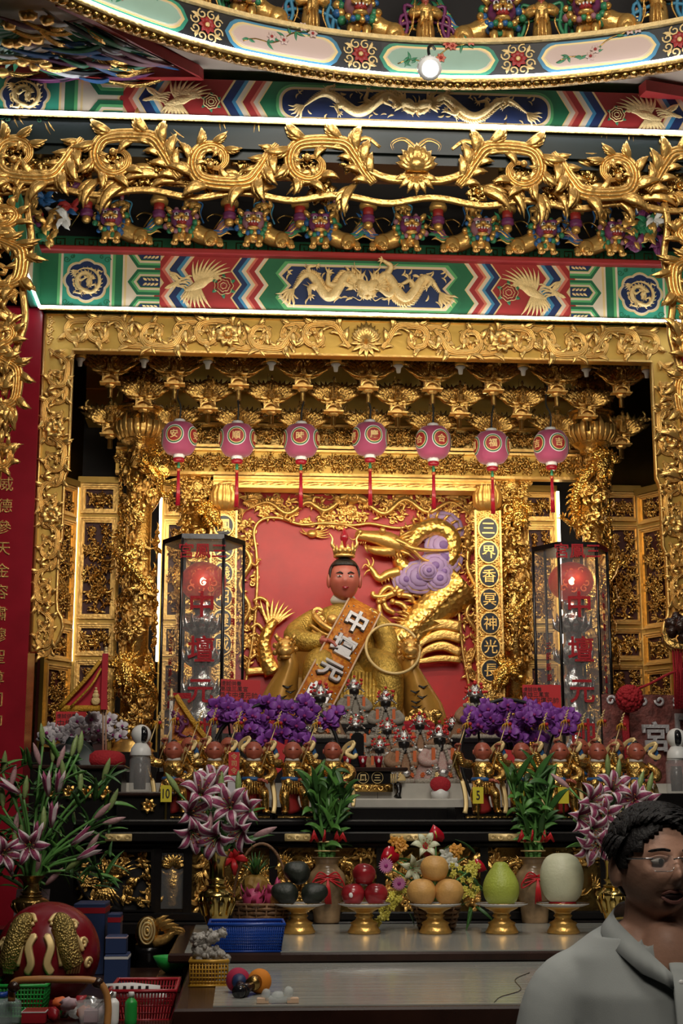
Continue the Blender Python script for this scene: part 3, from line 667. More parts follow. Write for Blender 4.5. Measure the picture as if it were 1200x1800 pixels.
LION = [make_lion(v) for v in range(3)]
CM = {}
for c in COL.objects:
    if c.parent: CM.setdefault(c.parent.name, []).append(c)
used = set()
def lion(v, loc, sc, flip, label, group, rz=0):
    o = LION[v] if v not in used else copy_tree(LION[v], None, CM); used.add(v)
    o.location = loc; o.scale = (-sc if flip else sc, sc, sc); o.rotation_euler = (0, 0, rz); tag(o, label, 'lion figure', group); return o
pos = ['leftmost', 'second', 'third', 'fourth', 'fifth', 'sixth', 'seventh', 'eighth']
YL = YB-.02
for i, px in enumerate((213, 337, 462, 578, 702, 826, 940, 1060)):
    c = at(px, 450, YL)
    lion(i % 3, (c[0], YL, zt+.035), .98, i > 3, '%s coloured guardian lion on the lower painted beam, counted from the left' % pos[i], 'guardian lions on the lower beam')
# standing figures and hanging posts above the lower beam
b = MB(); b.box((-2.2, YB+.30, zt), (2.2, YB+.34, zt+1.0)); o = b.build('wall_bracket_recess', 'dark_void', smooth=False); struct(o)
e = empty('key_fret_beam', (0, YB+.24, at(648, 425, YB)[2])); tag(e, 'dark green beam with gold key fret behind the coloured lions', 'beam')
mb = MB(); mb.box((-1.95, 0, 0), (1.95, .06, .085)); mb.build('beam_body', 'paint_green', e, smooth=False)
mb = MB(); P = A((0, 0), (0, 1), (1, 1), (1, .3), (.5, .3), (.5, .65))*.05
mb.sweep(U3(P+A(0, .017), .004), .004, 4); mb.sweep(U3(P*A(-1, 1)+A(.13, .017), .004), .004, 4); FR = mb.mesh('fret', 'bronze_dark', False)
for i in range(20): put('fret', FR, e, (-1.9+i*.19, 0, 0))
mb = MB(); mb.lathe([(.05, .0), (.054, .02), (.040, .05), (.036, .055)], 14, (0, 0, .10)); PC = mb.mesh('collar', 'gold')
mb = MB(); mb.lathe([(.030, .055), (.032, .10)], 14); PN = mb.mesh('neck', 'paint_red')
mb = MB(); mb.lathe([(.030, .015), (.040, .025), (.036, .036), (.040, .047), (.032, .058)], 14); PP = mb.mesh('purple_band', 'paint_purple')
mb = MB(); mb.ball((0, 0, .0), (.028, .028, .026), 10, 8, 0, .15); PB = mb.mesh('flower_bud', 'gold')
mb = MB(); sd = 1; mb.sweep(cr([(sd*.03, 0, .05), (sd*.06, 0, .0), (sd*.10, .05, -.04)], 4), np.linspace(.006, .004, 9), 5); mb.sweep(cr([(sd*.035, 0, .035), (sd*.09, .02, .055), (sd*.13, .02, .03), (sd*.12, .02, .01)], 4), np.linspace(.007, .004, 13), 5)
PA = mb.mesh('scroll_arm', 'bronze_dark')
for i, px in enumerate((152, 279, 403, 527, 647, 770, 892, 1012, 1128)):
    c = at(px, 385+(px-150)*.022, YB-.05); o = empty('hanging_post', c); tag(o, '%s red and purple hanging post with gold bud under the valance' % (pos+['last'])[i], 'hanging post', 'hanging posts below the valance')
    for nm, me in (('collar', PC), ('neck', PN), ('purple_band', PP), ('flower_bud', PB), ('scroll_arm', PA)): put(nm, me, o)
    put('scroll_arm', PA, o, scale=(-1, 1, 1))
for i, px in enumerate((213, 338, 463, 588, 708, 832, 945, 1060)):
    c = at(px, 391+(px-213)*.012, YB+.02); o = figure('standing_figurine', None, c, .17, i % 4, 'gold', 'paint_mauve', 'paint_red'); tag(o, '%s gold robed figurine standing behind the lions, counted from the left' % pos[i], 'figurine', 'robed figurines above the lions')
    mb = MB(); mb.lathe([(.2, -.09), (.27, -.06), (.25, 0)], 10); mb.build('pedestal', 'paint_jade', o)
    mb = MB()
    for sd in (-1, 1): mb.sweep(cr([(sd*.1, .1, .85), (sd*.33, .1, .75), (sd*.26, .1, .4), (sd*.38, .1, .05)], 4), .032, 5)
    mb.build('scarf', 'paint_blue' if i % 2 else 'paint_sky', o)
# small coloured carvings at both ends of that row
for sd, pxs, lab in ((-1, (75, 98, 128, 105, 85, 150, 120), 'cluster'), (1, (1150, 1176, 1165, 1190, 1140), 'cluster')):
    e = empty('corner_carving', (*at(pxs[0], 430, YB-.1)[:2], zt+.03)); tag(e, 'bright carved lion and flower bracket at the %s end of the lower beam' % ('left' if sd < 0 else 'right'), 'carving')
    rs2 = random.Random(sd+3)
    for q in range(26):
        mb = MB(); mb.ball((0, 0, 0), (rs2.uniform(.03, .05), .03, rs2.uniform(.02, .045)), 8, 6, 0, .3)
        for k_ in range(4): vleaf(mb, (0, 0), rs2.uniform(0, 6.28), .08, .018, 1.2, .02, .3)
        m_ = rs2.choice(['gold', 'gold', 'paint_red', 'paint_purple', 'paint_jade', 'gold', 'paint_blue', 'white_gloss'])
        mb.build('carved_curl', m_, e, (-sd*rs2.uniform(-.06, .17), rs2.uniform(-.12, .05), rs2.uniform(.0, .42)), (0, rs2.uniform(0, 3), 0))
# ---------------------------------------------------------------- lions and figurines on the dome cornice
def onring(px, py=95):
    d = at(px, py, 5.4)-CAM; th = None
    best = min(np.linspace(-.9, .9, 400), key=lambda t: abs((RC[0]+RR*math.sin(t)-CAM[0])/(RC[1]+RR*math.cos(t)-CAM[1])-d[0]/d[1])); return best
zr = 4.595+.168
for i, (px, fl) in enumerate(((455, False), (655, False), (860, True), (1055, False))):
    t = onring(px, 60); r_ = RR+.09
    lion((i+1) % 3, (RC[0]+r_*math.sin(t), RC[1]+r_*math.cos(t), zr), .92, fl, ['coloured lion on the cornice ring left of the spotlight', 'coloured lion with open mouth just left of the hanging gold figurine', 'coloured lion right of the spotlight on the cornice ring', 'coloured lion with red paws at the far end of the cornice ring'][i], 'guardian lions on the dome cornice', -t)
for i, px in enumerate((365, 553, 752, 952, 1155, 270)):
    t = onring(px, 60); r_ = RR+.06; o = figure('ring_figurine', None, (RC[0]+r_*math.sin(t), RC[1]+r_*math.cos(t), zr+.0), .24, (i+1) % 4, 'gold', 'skin_red', 'paint_jade', -t)
    tag(o, ['gold robed figurine on the cornice ring left of all lions but one', 'gold robed figurine between the two lions left of the spotlight', 'gold robed figurine directly above the ceiling spotlight', 'gold robed figurine between the two lions right of the spotlight', 'gold robed figurine rightmost on the cornice ring', 'gold robed figurine leftmost on the cornice ring'][i], 'figurine', 'robed figurines on the dome cornice')
    mb = MB()
    for sd in (-1, 1):
        for k_ in range(3): mb.sweep(cr([(sd*.1, .08, .75-.1*k_), (sd*(.35+.06*k_), .06, .8-.2*k_), (sd*(.3+.1*k_), .06, .4-.15*k_), (sd*.42, .05, .1)], 4), .035, 5)
    mb.build('scarf', ['paint_jade', 'paint_sky', 'paint_purple'][i % 3], o)
    mb = MB(); mb.ball((0, 0, 0), (.055, .045, .04), 10, 8)
    for k_ in range(8): a = k_*pi/4; mb.leaf([(0, -.01, 0), (.04*math.cos(a), -.02, .03*math.sin(a)-.02), (.07*math.cos(a), -.01, .05*math.sin(a)-.05)], [.012, .018, .003], (0, -1, 0), .6)
    h = mb.build('hanging_lotus', ['gold', 'paint_blush'][0], None, (RC[0]+(r_-.16)*math.sin(t), RC[1]+(r_-.16)*math.cos(t), zr+.30)); tag(h, 'gold hanging lotus bud %s above the cornice ring' % ['second from the left', 'third from the left', 'over the spotlight', 'fifth from the left', 'rightmost', 'leftmost'][i], 'lotus bud', 'hanging lotus buds in the dome')
# carved bird corner on the ceiling
zc_ = ZC-.02
e = empty('carved_corner_panel', atz(100, 90, zc_)); tag(e, 'triangular carved bird panel with coloured feathers in the ceiling corner', 'ceiling carving'); o0 = A(*e.location)
def flat(px, py, dz=0.): return atz(px, py, zc_)-o0+A(0, 0, dz)
mb = MB()
pl = [(-40, 116), (350, 116), (356, 122), (-40, 123)]
P = [flat(*p) for p in pl]; mb.add(P+[p+A(0, 0, -.05) for p in P], [(0, 1, 2, 3), (7, 6, 5, 4), (0, 4, 5, 1), (1, 5, 6, 2), (2, 6, 7, 3), (3, 7, 4, 0)])
pl = [(98, -10), (350, 114), (358, 122), (120, -10)]
P = [flat(*p) for p in pl]; mb.add(P+[p+A(0, 0, -.05) for p in P], [(0, 1, 2, 3), (7, 6, 5, 4), (0, 4, 5, 1), (1, 5, 6, 2), (2, 6, 7, 3), (3, 7, 4, 0)])
mb.build('red_border', 'paint_red', e, smooth=False)
rs2 = random.Random(11); mm = ['paint_blue', 'paint_mauve', 'paint_jade', 'gold_old', 'white_gloss', 'paint_purple', 'gold_old', 'paint_black']
for q in range(64):
    x0 = rs2.uniform(-30, 200); y0 = rs2.uniform(max(0, (x0-100)*.45), 118); L_ = rs2.uniform(60, 150); x1 = min(350, x0+L_); y1 = min(120, max((x1-92)*.5+4, y0+rs2.uniform(-10, 40)))
    a0, a1 = flat(x0, y0, -.02-rs2.random()*.05), flat(x1, y1, -.015); m_ = (a0+a1)/2+A(0, 0, -.03)+A(rs2.uniform(-.03, .03), rs2.uniform(-.03, .03), 0)
    mb = MB(); mb.leaf(cr([a0, m_, a1], 5), A(*[.004, .008, .011, .013, .014, .014, .013, .011, .008, .005, .001]), (0, -.3, -1), .6); mb.build('feather', mm[q % 8], e)
for q in range(16):
    a = .2+q*.12; c0 = flat(45, 30, -.05); mb = MB(); d = A(math.cos(a+2.4), -math.sin(a+2.4)*1.2, 0); mb.leaf([c0+d*.04, c0+d*.13, c0+d*.24, c0+d*.30], [.010, .016, .014, .002], (0, -.3, -1), .6); mb.build('wing_feather', 'paint_jade' if q % 2 else 'paint_aqua', e)
for q in range(12):
    p = flat(rs2.uniform(0, 90), rs2.uniform(0, 110), -.06); mb = MB(); mb.ball((0, 0, 0), (.03, .03, .018), 8, 6, 0, .4); mb.build('gold_curl', 'gold', e, p)
b = MB(); c0 = atz(1165, 152, zc_); b.box((-.10, -.03, -.05), (.25, .03, 0)); o = b.build('ceiling_corner_carving', 'paint_red', None, c0, (0, 0, .25), smooth=False); tag(o, 'tip of a red bordered ceiling carving at the right picture edge', 'ceiling carving')
# ---------------------------------------------------------------- gold frame of the shrine
def plane(Y): return lambda px, py: A(at(px, py, Y)[0], at(px, py, Y)[2])
YF = 8.19; pf = plane(YF)
fr = empty('carved_gold_frame', (0, YF, pf(635, 1150)[1])); tag(fr, 'large gold door frame carved with acanthus scrolls around the shrine', 'frame'); z0 = fr.location.z
def fz(py): return pf(635, py)[1]-z0
zt1, zt0 = fz(563), fz(628); xo, xi = abs(pf(80, 600)[0]), abs(pf(131, 640)[0]); xo2 = abs(pf(1190, 620)[0]); XO = (xo+xo2)/2+.01; JW = .168
mb = MB(); mb.box((-XO, 0, zt0), (XO, .05, zt1)); mb.build('top_board', 'gold_board', fr, smooth=False)
def bar(mb, a, b_, w=.012, y0=-.022, y1=0.):
    a, b_ = A(*a), A(*b_); d = (b_-a)/np.linalg.norm(b_-a); n_ = A(-d[1], d[0])*w/2; mb.prism([a-n_, b_-n_, b_+n_, a+n_], y0, y1)
mb = MB(); bar(mb, (-XO, zt1-.006), (XO, zt1-.006)); bar(mb, (-XO+JW, zt0+.006), (XO-JW, zt0+.006)); mb.build('top_rim', 'gold_relief', fr, smooth=False)
hT = zt1-zt0
FU = [scroll_unit(.30, hT*.95, s+10, 11, 1.35).mesh('acanthus_scroll', 'gold_relief') for s in range(3)]
for sd in (-1, 1):
    for i in range(5): put('acanthus_scroll', FU[i % 3], fr, (sd*(.11+i*.31), -.004, (zt0+zt1)/2), None, (sd, 1, 1 if i % 2 else -1)); put('acanthus_scroll', FU[(i+1) % 3], fr, (sd*(.26+i*.31), .006, (zt0+zt1)/2), None, (sd*.9, .9, .92*(1 if i % 2 else -1)))
    mb = MB(); rosette(mb, (sd*.80, (zt0+zt1)/2), .075, 9, .012); mb.build('leaf_star', 'gold_relief', fr)
mb = MB(); zc2 = (zt0+zt1)/2-.02
for i in range(11): vleaf(mb, (0, zc2), pi/2+(i-5)*.30, .12-.006*abs(i-5), .022, (i-5)*-.08, .01, .2)
for i in range(7): vleaf(mb, (0, zc2-.01), -pi/2+(i-3)*.5, .10, .018, 0, .01, .15)
mb.build('lotus', 'gold_relief', fr)
for sd in (-1, 1):
    hb = fz(838); h2 = fz(960); h3 = fz(1060)
    pts = [(0, zt0), (JW, zt0), (JW, hb+.02), (JW-.012, hb-.01), (JW-.02, hb-.03), (JW-.02, h2+.02), (JW-.034, h2-.015), (JW-.036, h2-.04), (JW-.036, h3), (JW-.03, h3-.06), (JW-.005, h3-.10), (JW+.005, h3-.15), (JW-.02, .06), (JW-.07, .015), (JW-.12, 0.), (0, 0)]
    Q = [(sd*(-XO+p[0]) if sd > 0 else -(XO-p[0])*1, p[1]) for p in pts]
    Q = [(-(XO-p[0])*1. if sd < 0 else (XO-p[0]), p[1]) for p in pts]
    mb = MB(); mb.prism(Q, 0, .045); mb.build('jamb_board', 'gold_board', fr, smooth=False)
    mb = MB(); mb.sweep(U3(Q[1:], .008), .010, 6, 0, (0, -1, 0)); bar(mb, (Q[0][0]-sd*.006, zt1), (Q[0][0]-sd*.006, 0)); mb.build('jamb_rim', 'gold_relief', fr)
    HH = zt0; nU = 7; st = HH/nU
    for i in range(nU):
        w_ = (JW if i < 3 else JW-.02 if i < 5 else JW-.036)
        put('acanthus_scroll', FU[(i+1) % 3], fr, (sd*(XO-w_/2), -.004, zt0-.01-st*i), (0, pi/2, 0), (st/.30, 1, (w_/hT)*1.0*(1 if i % 2 else -1)))
        put('acanthus_scroll', FU[i % 3], fr, (sd*(XO-w_/2), .006, zt0-.01-st*(i+.5)*.97), (0, pi/2, 0), (st/.34, .9, (w_/hT)*.9*(1 if i % 2 else -1)))
    for i in (1, 3):
        mb = MB(); rosette(mb, (sd*(XO-JW/2), zt0-st*(i+.9)), .062, 8, .014); mb.build('leaf_star', 'gold_relief', fr)
    mb = MB(); 
    for q in range(7): s_ = spiral((sd*(XO-.03-.012*(q % 2)), zt1-.03-.025*q), .014, .004, 0, 7, 10); mb.leaf(U3(s_, .006), .005, (0, -1, 0), .6)
    mb.build('corner_beads', 'gold_relief', fr)
# red couplet columns outside the frame
for sd in (-1, 1):
    xa = abs(pf(76, 620)[0]) if sd < 0 else abs(pf(1196, 650)[0]); zt_ = at(60, 533, YB)[2]
    e = empty('red_column', (sd*(xa+.13), YF-.06, 0)); tag(e, 'glossy red column with gold couplet characters at the %s of the gold frame' % ('left' if sd < 0 else 'right'), 'column')
    mb = MB(); mb.box((-.125, 0, 0), (.125, .28, zt_), bev=.02); mb.build('shaft', 'lacquer_red', e, smooth=False)
    if sd < 0:
        for i, chx in enumerate('威德參天金容肅穆聖尊同仰'): text(chx, .085, 'gold_relief', (-.035, -.003, at(20, 925+(i-2)*38, 8.1)[2]), e, ext=.003)
    e2 = empty('beam_return', (sd*(xa+.02), YB-.9, zb)); tag(e2, 'short painted side beam running forward at the %s end' % ('left' if sd < 0 else 'right'), 'beam')
    mb = MB(); mb.box((-.05 if sd < 0 else -.0, 0, 0), (.0 if sd < 0 else .05, .9, zt-zb)); mb.build('beam_body', 'paint_teal', e2, smooth=False)
    mb = MB(); mb.box((-.006, 0, -.012), (.006, .88, .0)); mb.build('light_strip', 'led', e2, (-sd*.004, 0, 0), smooth=False)
    mb = MB(); xx = .001*(-sd)
    for k_ in range(3): mb.box((min(0, xx*2), .02+k_*.3, .03), (max(0, xx*2), .28+k_*.3, zt-zb-.03), k_ % 2)
    mb.build('painted_bands', ['paint_green', 'paint_cream'], e2, smooth=False)
# ---------------------------------------------------------------- crowd relief tiles
def crowd(W, H, seed, fig=.09, dens=1.):
    rs = random.Random(seed); mb = MB(); n = int(W*H/(fig*fig*.42)*dens)
    for q in range(n):
        cx, cz = rs.uniform(.012, W-.012), rs.uniform(.0, max(.001, H-fig*.9)); s = fig*rs.uniform(.75, 1.05); k = rs.random()
        y = -rs.uniform(.004, .022)
        if k < .45:
            ln = rs.uniform(-.3, .3); top = (cx+ln*s, y-.006, cz+s*.72); hip = (cx, y, cz+s*.38)
            mb.sweep([hip, ((hip[0]+top[0])/2, y-.008, cz+s*.56), top], s*A(.12, .15, .10), 6); mb.ball((top[0]+ln*s*.15, y-.008, cz+s*.86), s*.095, 6, 5)
            for sd in (-1, 1):
                a = rs.uniform(-.3, 1.3); mb.sweep([hip, (cx+sd*s*.16, y-.01, cz+s*.22), (cx+sd*s*rs.uniform(.05, .28), y, cz)], s*A(.085, .07, .05), 5)
                mb.sweep([top, (top[0]+sd*s*.2, y-.014, top[2]-s*.1), (top[0]+sd*s*.3, y-.016, top[2]+s*.25*math.sin(a*2))], s*A(.07, .055, .035), 5)
            if rs.random() < .5: a = rs.uniform(-.9, .9); mb.sweep([(cx-s*.5*math.sin(a), y-.018, cz+s*.4-s*.4*math.cos(a)), (cx+s*.5*math.sin(a), y-.018, cz+s*.4+s*.5*math.cos(a))], s*.022, 4)
        elif k < .62:
            d = rs.choice([-1, 1]); mb.sweep(cr([(cx-d*s*.35, y, cz+s*.42), (cx, y-.008, cz+s*.40), (cx+d*s*.3, y-.006, cz+s*.46), (cx+d*s*.46, y-.008, cz+s*.72), (cx+d*s*.62, y-.01, cz+s*.62)], 3), s*A(.12, .15, .16, .16, .15, .15, .15, .12, .10, .09, .085, .07, .04), 6)
            for lx in (-.3, -.2, .2, .32): mb.sweep([(cx+d*lx*s, y, cz+s*.35), (cx+d*(lx+rs.uniform(-.12, .12))*s, y-.006, cz+s*.18), (cx+d*(lx+rs.uniform(-.2, .2))*s, y, cz)], s*A(.06, .045, .03), 5)
        else:
            a = rs.uniform(0, 6.28)
            for j in range(3): vleaf(mb, (cx, cz+s*.4), a+j*.8-.8, s*.6, s*.11, rs.choice([-1.2, 1.2]), -y*.6, .2)
    return mb
# ---------------------------------------------------------------- bracket rows
mb = MB()
for i in range(6):
    a = .12+i*.24; vleaf(mb, (.02, -.06), a, .155-.012*i, .020, .5, .02, .2); vleaf(mb, (.03+.02*i, -.02+.005*i), 1.2-.1*i, .05, .012, -1.2, .035, .2)
vstem(mb, cr([(.0, -.075), (.06, -.07), (.11, -.03), (.135, .04), (.12, .065)], 4), .012, .006, .02)
for q in range(4): s_ = spiral((.05+.022*q, -.035+.018*q), .016, .004, q, q+7, 10); mb.leaf(U3(s_, .03), .006, (0, -1, 0), .7)
WING = mb.mesh('leaf_wing', 'gold_old')
mb = MB()
mb.box((-.055, -.03, -.125), (.055, .03, -.118)); mb.box((-.045, -.025, -.072), (.045, .025, -.060))
for sx in (-.036, .036):
    for sy in (-.022, .02): mb.box((sx-.006, sy-.006, -.118), (sx+.006, sy+.006, -.072))
for sd in (-1, 1): mb.sweep(cr([(0, -.03, -.085), (sd*.025, -.032, -.095), (sd*.04, -.03, -.115)], 3), .006, 5); mb.sweep(cr([(0, -.034, -.055), (sd*.04, -.036, -.062), (sd*.065, -.036, -.045)], 3), .008, 5)
mb.ball((0, 0, -.135), (.03, .025, .014), 8, 5); mb.box((-.03, .0, -.118), (.03, .02, -.072))
PAV = mb.mesh('pavilion', 'gold_relief', False)
mb = MB(); mb.lathe([(.014, -.20), (.014, -.13), (.02, -.128)], 8); SHA = mb.mesh('shaft', 'bronze_dark')
mb = MB(); mb.lathe([(.030, 0), (.034, .004), (.034, .055), (.03, .06)], 16); CYL = mb.mesh('lamp_cup', 'gold_board')
mb = MB(); mb.lathe([(.012, -.05), (.016, -.02), (.03, -.008), (.026, 0)], 12); CYL2 = mb.mesh('lamp_socket', 'white_gloss')
ordn = ['leftmost', 'second', 'third', 'fourth', 'fifth', 'sixth', 'seventh', 'eighth', 'ninth', 'tenth']
def bracket_row(pxs, py, Y, sc, rowname, v0):
    for i, px in enumerate(pxs):
        c = at(px, py+(px-640)*.021, Y); e = empty('gold_bracket', c, 0, sc); tag(e, '%s gilded leaf bracket of the %s bracket row under the frame' % (ordn[i], rowname), 'bracket', 'gilded brackets, %s row' % rowname)
        put('leaf_wing', WING, e); put('leaf_wing', WING, e, scale=(-1, 1, 1)); put('pavilion', PAV, e); put('shaft', SHA, e)
        put('carved_figure', solid_figure((i+v0) % 4, 'gold_old'), e, (0, -.05, -.065), None, .125)
bracket_row((195, 308, 420, 532, 647, 759, 866, 977, 1090), 645, 8.62, 1.12, 'top', 0)
bracket_row((253, 366, 477, 586, 698, 806, 915, 1030), 688, 8.80, 1.12, 'middle', 1)
bracket_row((195, 308, 420, 532, 647, 759, 866, 977, 1090), 735, 9.0, 1.15, 'bottom', 2)
for i, px in enumerate((141, 253, 365, 477, 590, 700, 809, 919, 1030, 1136)):
    c = at(px, 640+(px-640)*.021, 8.5); e = empty('lamp_holder', c); tag(e, '%s small gold cup lamp holder in the row under the frame' % ordn[i], 'lamp holder', 'gold cup lamp holders'); put('lamp_cup', CYL, e); put('lamp_socket', CYL2, e)
# gold boards behind the brackets, with small white lights
for k_, (py0, py1, Y) in enumerate(((632, 668, 9.28), (685, 722, 9.30))):
    a0, a1 = at(100, py1, Y), at(1180, py0, Y); b = MB(); b.box((-1.72, Y, a0[2]-.05), (1.72, 9.518, a1[2]+.03)); o = b.build('gilded_board', 'gold_board', smooth=False); tag(o, ['upper plain gold board behind the brackets', 'lower plain gold board behind the brackets'][k_], 'board')
b = MB(); b.box((-1.75, 9.52, 0), (1.75, 9.56, 5.2)); struct(b.build('wall_shrine', 'dark_void', smooth=False))
ls = empty('light_string', at(640, 684, 9.266)); tag(ls, 'row of tiny white lights between the gilded bracket rows', 'string lights'); mb = MB(); mb.ball((0, 0, 0), .009, 8, 6); LB = mb.mesh('bulb', 'led')
for i in range(28): put('bulb', LB, ls, (-1.5+i*.108+(.03 if i % 2 else 0), 0, .004*(i % 3)))
mb = MB(); mb.sweep([(-1.55, .012, 0), (1.5, .012, 0)], .004, 4); mb.build('wire', 'cord_black', ls)
# friezes and cornice above the panel
TL = [crowd(.34, .13, s, .072, 3.6).mesh('carved_relief', 'gold_old') for s in range(4)]
def frieze(label, Y, py0, py1, xl, xr, board, tiles, hgt, nm='frieze'):
    z_0 = at(620, py1, Y)[2]; z_1 = at(620, py0, Y)[2]; e = empty(nm, (0, Y, z_0)); tag(e, label, 'frieze'); h = z_1-z_0
    mb = MB(); mb.box((xl, 0, 0), (xr, .04, h)); mb.build('board', board, e, smooth=False)
    mb = MB(); mb.box((xl, -.028, -.012), (xr, .04, .006)); mb.box((xl, -.024, h-.008), (xr, .04, h+.006)); mb.build('ledge', 'gold_relief', e, smooth=False)
    n = int((xr-xl)/.34)+1
    for i in range(n):
        put('carved_relief', tiles[i % 4], e, (xl+i*(xr-xl)/n, -.002, .008), None, ((xr-xl)/n/.34, 1, (h-.014)/.13))
    return e
frieze('dark upper frieze of small gilded warriors behind the lanterns', 9.18, 750, 788, -1.5, 1.5, 'bronze_dark', TL, .13)
frieze('lower gold frieze of small figures above the panel cornice', 9.12, 795, 836, -1.5, 1.5, 'gold_board', TL[::-1], .13)
e = empty('gold_cornice', (0, 9.14, at(620, 862, 9.14)[2])); tag(e, 'plain gold moulded cornice over the red dragon panel', 'cornice'); xl, xr = at(375, 850, 9.14)[0], at(868, 850, 9.14)[0]
mb = MB()
for y0, z_0, z_1 in ((-.05, .058, .072), (-.03, .044, .058), (-.01, .018, .044), (-.04, .0, .018)): mb.box((xl, y0, z_0), (xr, .10, z_1))
mb.build('moulding', 'gold_relief', e, smooth=False)
for i in range(16):
    mb = MB(); vleaf(mb, (0, 0), 0, .08, .010, .3, .012, .1); vleaf(mb, (.04, .004), .3, .06, .009, -.6, .012, .1); mb.build('leaf_carving', 'gold_relief', e, (xl+.03+i*(xr-xl-.06)/16, .0, .028))
# ---------------------------------------------------------------- dragon columns
def column(pxb, pyt, pyb, Y, R, label, seed, cap=True):
    top = at(pxb, pyt, Y); bot = at(pxb, pyb, Y); H = top[2]-bot[2]; rs = random.Random(seed)
    e = empty('dragon_column', (top[0], Y, bot[2])); tag(e, label, 'column')
    mb = MB(); mb.lathe([(R*.75, 0), (R*.75, H)], 20); mb.build('shaft', 'gold_old', e)
    mb = MB(); mb.lathe([(R*1.3, 0), (R*1.35, .03), (R*1.1, .05), (R*1.15, .08), (R*.9, .1)], 20); mb.build('base_moulding', 'gold_relief', e)
    sg = 1 if seed % 2 else -1
    for (h0, h1, turns, ph) in ((H*.97, H*.40, 1.4, -1.2), (H*.30, H*.02, .8, -2.0)):
        t = np.linspace(0, 1, 44); a = ph+sg*t*turns*2*pi; P = np.c_[(R*1.08)*np.cos(a), (R*1.08)*np.sin(a), h0+(h1-h0)*t]
        P = np.vstack([[P[0][0]*1.7+sg*.02, P[0][1]*1.5, P[0][2]-.04], [P[0][0]*1.5, P[0][1]*1.3, P[0][2]], P])
        d = dragon(P, R*.36, None, (.2, .35, .6, .8), 1.25, n=8); d.build('coiled_dragon', 'gold_scale', e)
    for q in range(int(H/.018)):
        a = rs.uniform(-pi, 0); z_ = rs.uniform(.08, H-.03); s = rs.uniform(.06, .12)
        if q % 4 == 0: put('carved_figure', solid_figure(rs.randrange(4), 'gold'), e, (R*.86*math.cos(a), R*.86*math.sin(a), z_-.06), (0, rs.uniform(-.4, .4), a+pi/2), .12)
        else: put('leaf_curl', CURL[rs.randrange(4)], e, (R*.84*math.cos(a), R*.84*math.sin(a), z_), (0, rs.uniform(0, 6.28), a+pi/2) if False else (0, 0, a+pi/2), rs.uniform(.8, 1.3))
    return e
CURL = []
for v in range(4):
    rs2 = random.Random(v+90); mb = MB()
    for j in range(5): vleaf(mb, (rs2.uniform(-.02, .02), rs2.uniform(-.02, .02)), rs2.uniform(0, 6.28), rs2.uniform(.05, .08), .014, rs2.choice([-1.5, 1.5]), .01, .25)
    s_ = spiral((0, 0), .03, .006, v, v+8, 14); mb.leaf(U3(s_, .02), .009, (0, -1, 0), .8); mb.ball((.02, -.025, .02), .012, 6, 5); CURL.append(mb.mesh('leaf_curl', 'gold_old'))
def capital(px, Y, label, pyb, pyt):
    c = at(px, pyb, Y); H = at(px, pyt, Y)[2]-c[2]; e = empty('lotus_capital', c); tag(e, label, 'capital')
    mb = MB(); mb.lathe([(.07, -.03), (.075, 0), (.075, .015), (.11, .03), (.145, .09), (.148, .14), (.12, .20), (.11, .22), (.125, .225), (.13, .24)], 24, ribs=8, ra=.03); mb.build('bulb', 'gold_old', e)
    mb = MB()
    for q in range(8):
        a = q*pi/4+.2; u = A(math.cos(a), math.sin(a), 0)
        for w_, s in ((0, 1.), (-.25, .7), (.25, .7)):
            a2 = a+w_; u2 = A(math.cos(a2), math.sin(a2), 0); mb.leaf([u2*.12+A(0, 0, .05), u2*.155+A(0, 0, .10), u2*.155+A(0, 0, .15), u2*.135+A(0, 0, .05+.15*s)], [.012, .022, .018, .003], tuple(u2), .5)
    mb.build('lotus_petals', 'gold_relief', e)
    mb = MB(); mb.lathe([(.12, .235), (.15, .245), (.15, .258), (.11, .262)], 20); mb.build('stand', 'gold_old', e)
    for q, x_ in enumerate((-.065, .05)): put('carved_figure', solid_figure(q+1, 'gold_old'), e, (x_, -.06, .258), (0, 0, .3-.6*q), .26)
    put('carved_figure', solid_figure(3, 'gold_old'), e, (0, .05, .26), None, .28)
    for q in range(9): put('leaf_curl', CURL[q % 4], e, (-.12+.03*q, -.02+.01*(q % 3), .52+.02*(q % 2)), None, 1.2)
for sd, px, nm in ((-1, 247, 'left'), (1, 1040, 'right')):
    column(px, 795, 1330, 9.0, .105, 'outer gilded dragon column on the %s beside the side panels' % nm, 3 if sd < 0 else 4)
    capital(px-(2 if sd < 0 else 0), 8.98, 'gilded lotus capital with figures over the %s outer dragon column' % nm, 788+(6 if sd > 0 else 0), 620)
for sd, px, nm in ((-1, 345, 'left'), (1, 899, 'right')):
    column(px, 885, 1300, 9.22, .09, 'inner gilded dragon column on the %s of the red panel' % nm, 5 if sd < 0 else 6)
    c = at(px, 885, 9.22); e = empty('lion_capital', c); tag(e, 'dark gilded lion capital on the %s inner column' % nm, 'capital')
    mb = MB(); mb.ball((0, 0, .11), (.085, .08, .10), 12, 9, 0, .12); mb.lathe([(.08, -.01), (.085, .01), (.07, .03)], 14); mb.build('lion_head', 'gold_old', e)
    for q in range(14): a = q*2*pi/14; put('leaf_curl', CURL[q % 4], e, (.08*math.cos(a), -.05, .11+.09*math.sin(a)), None, .8)
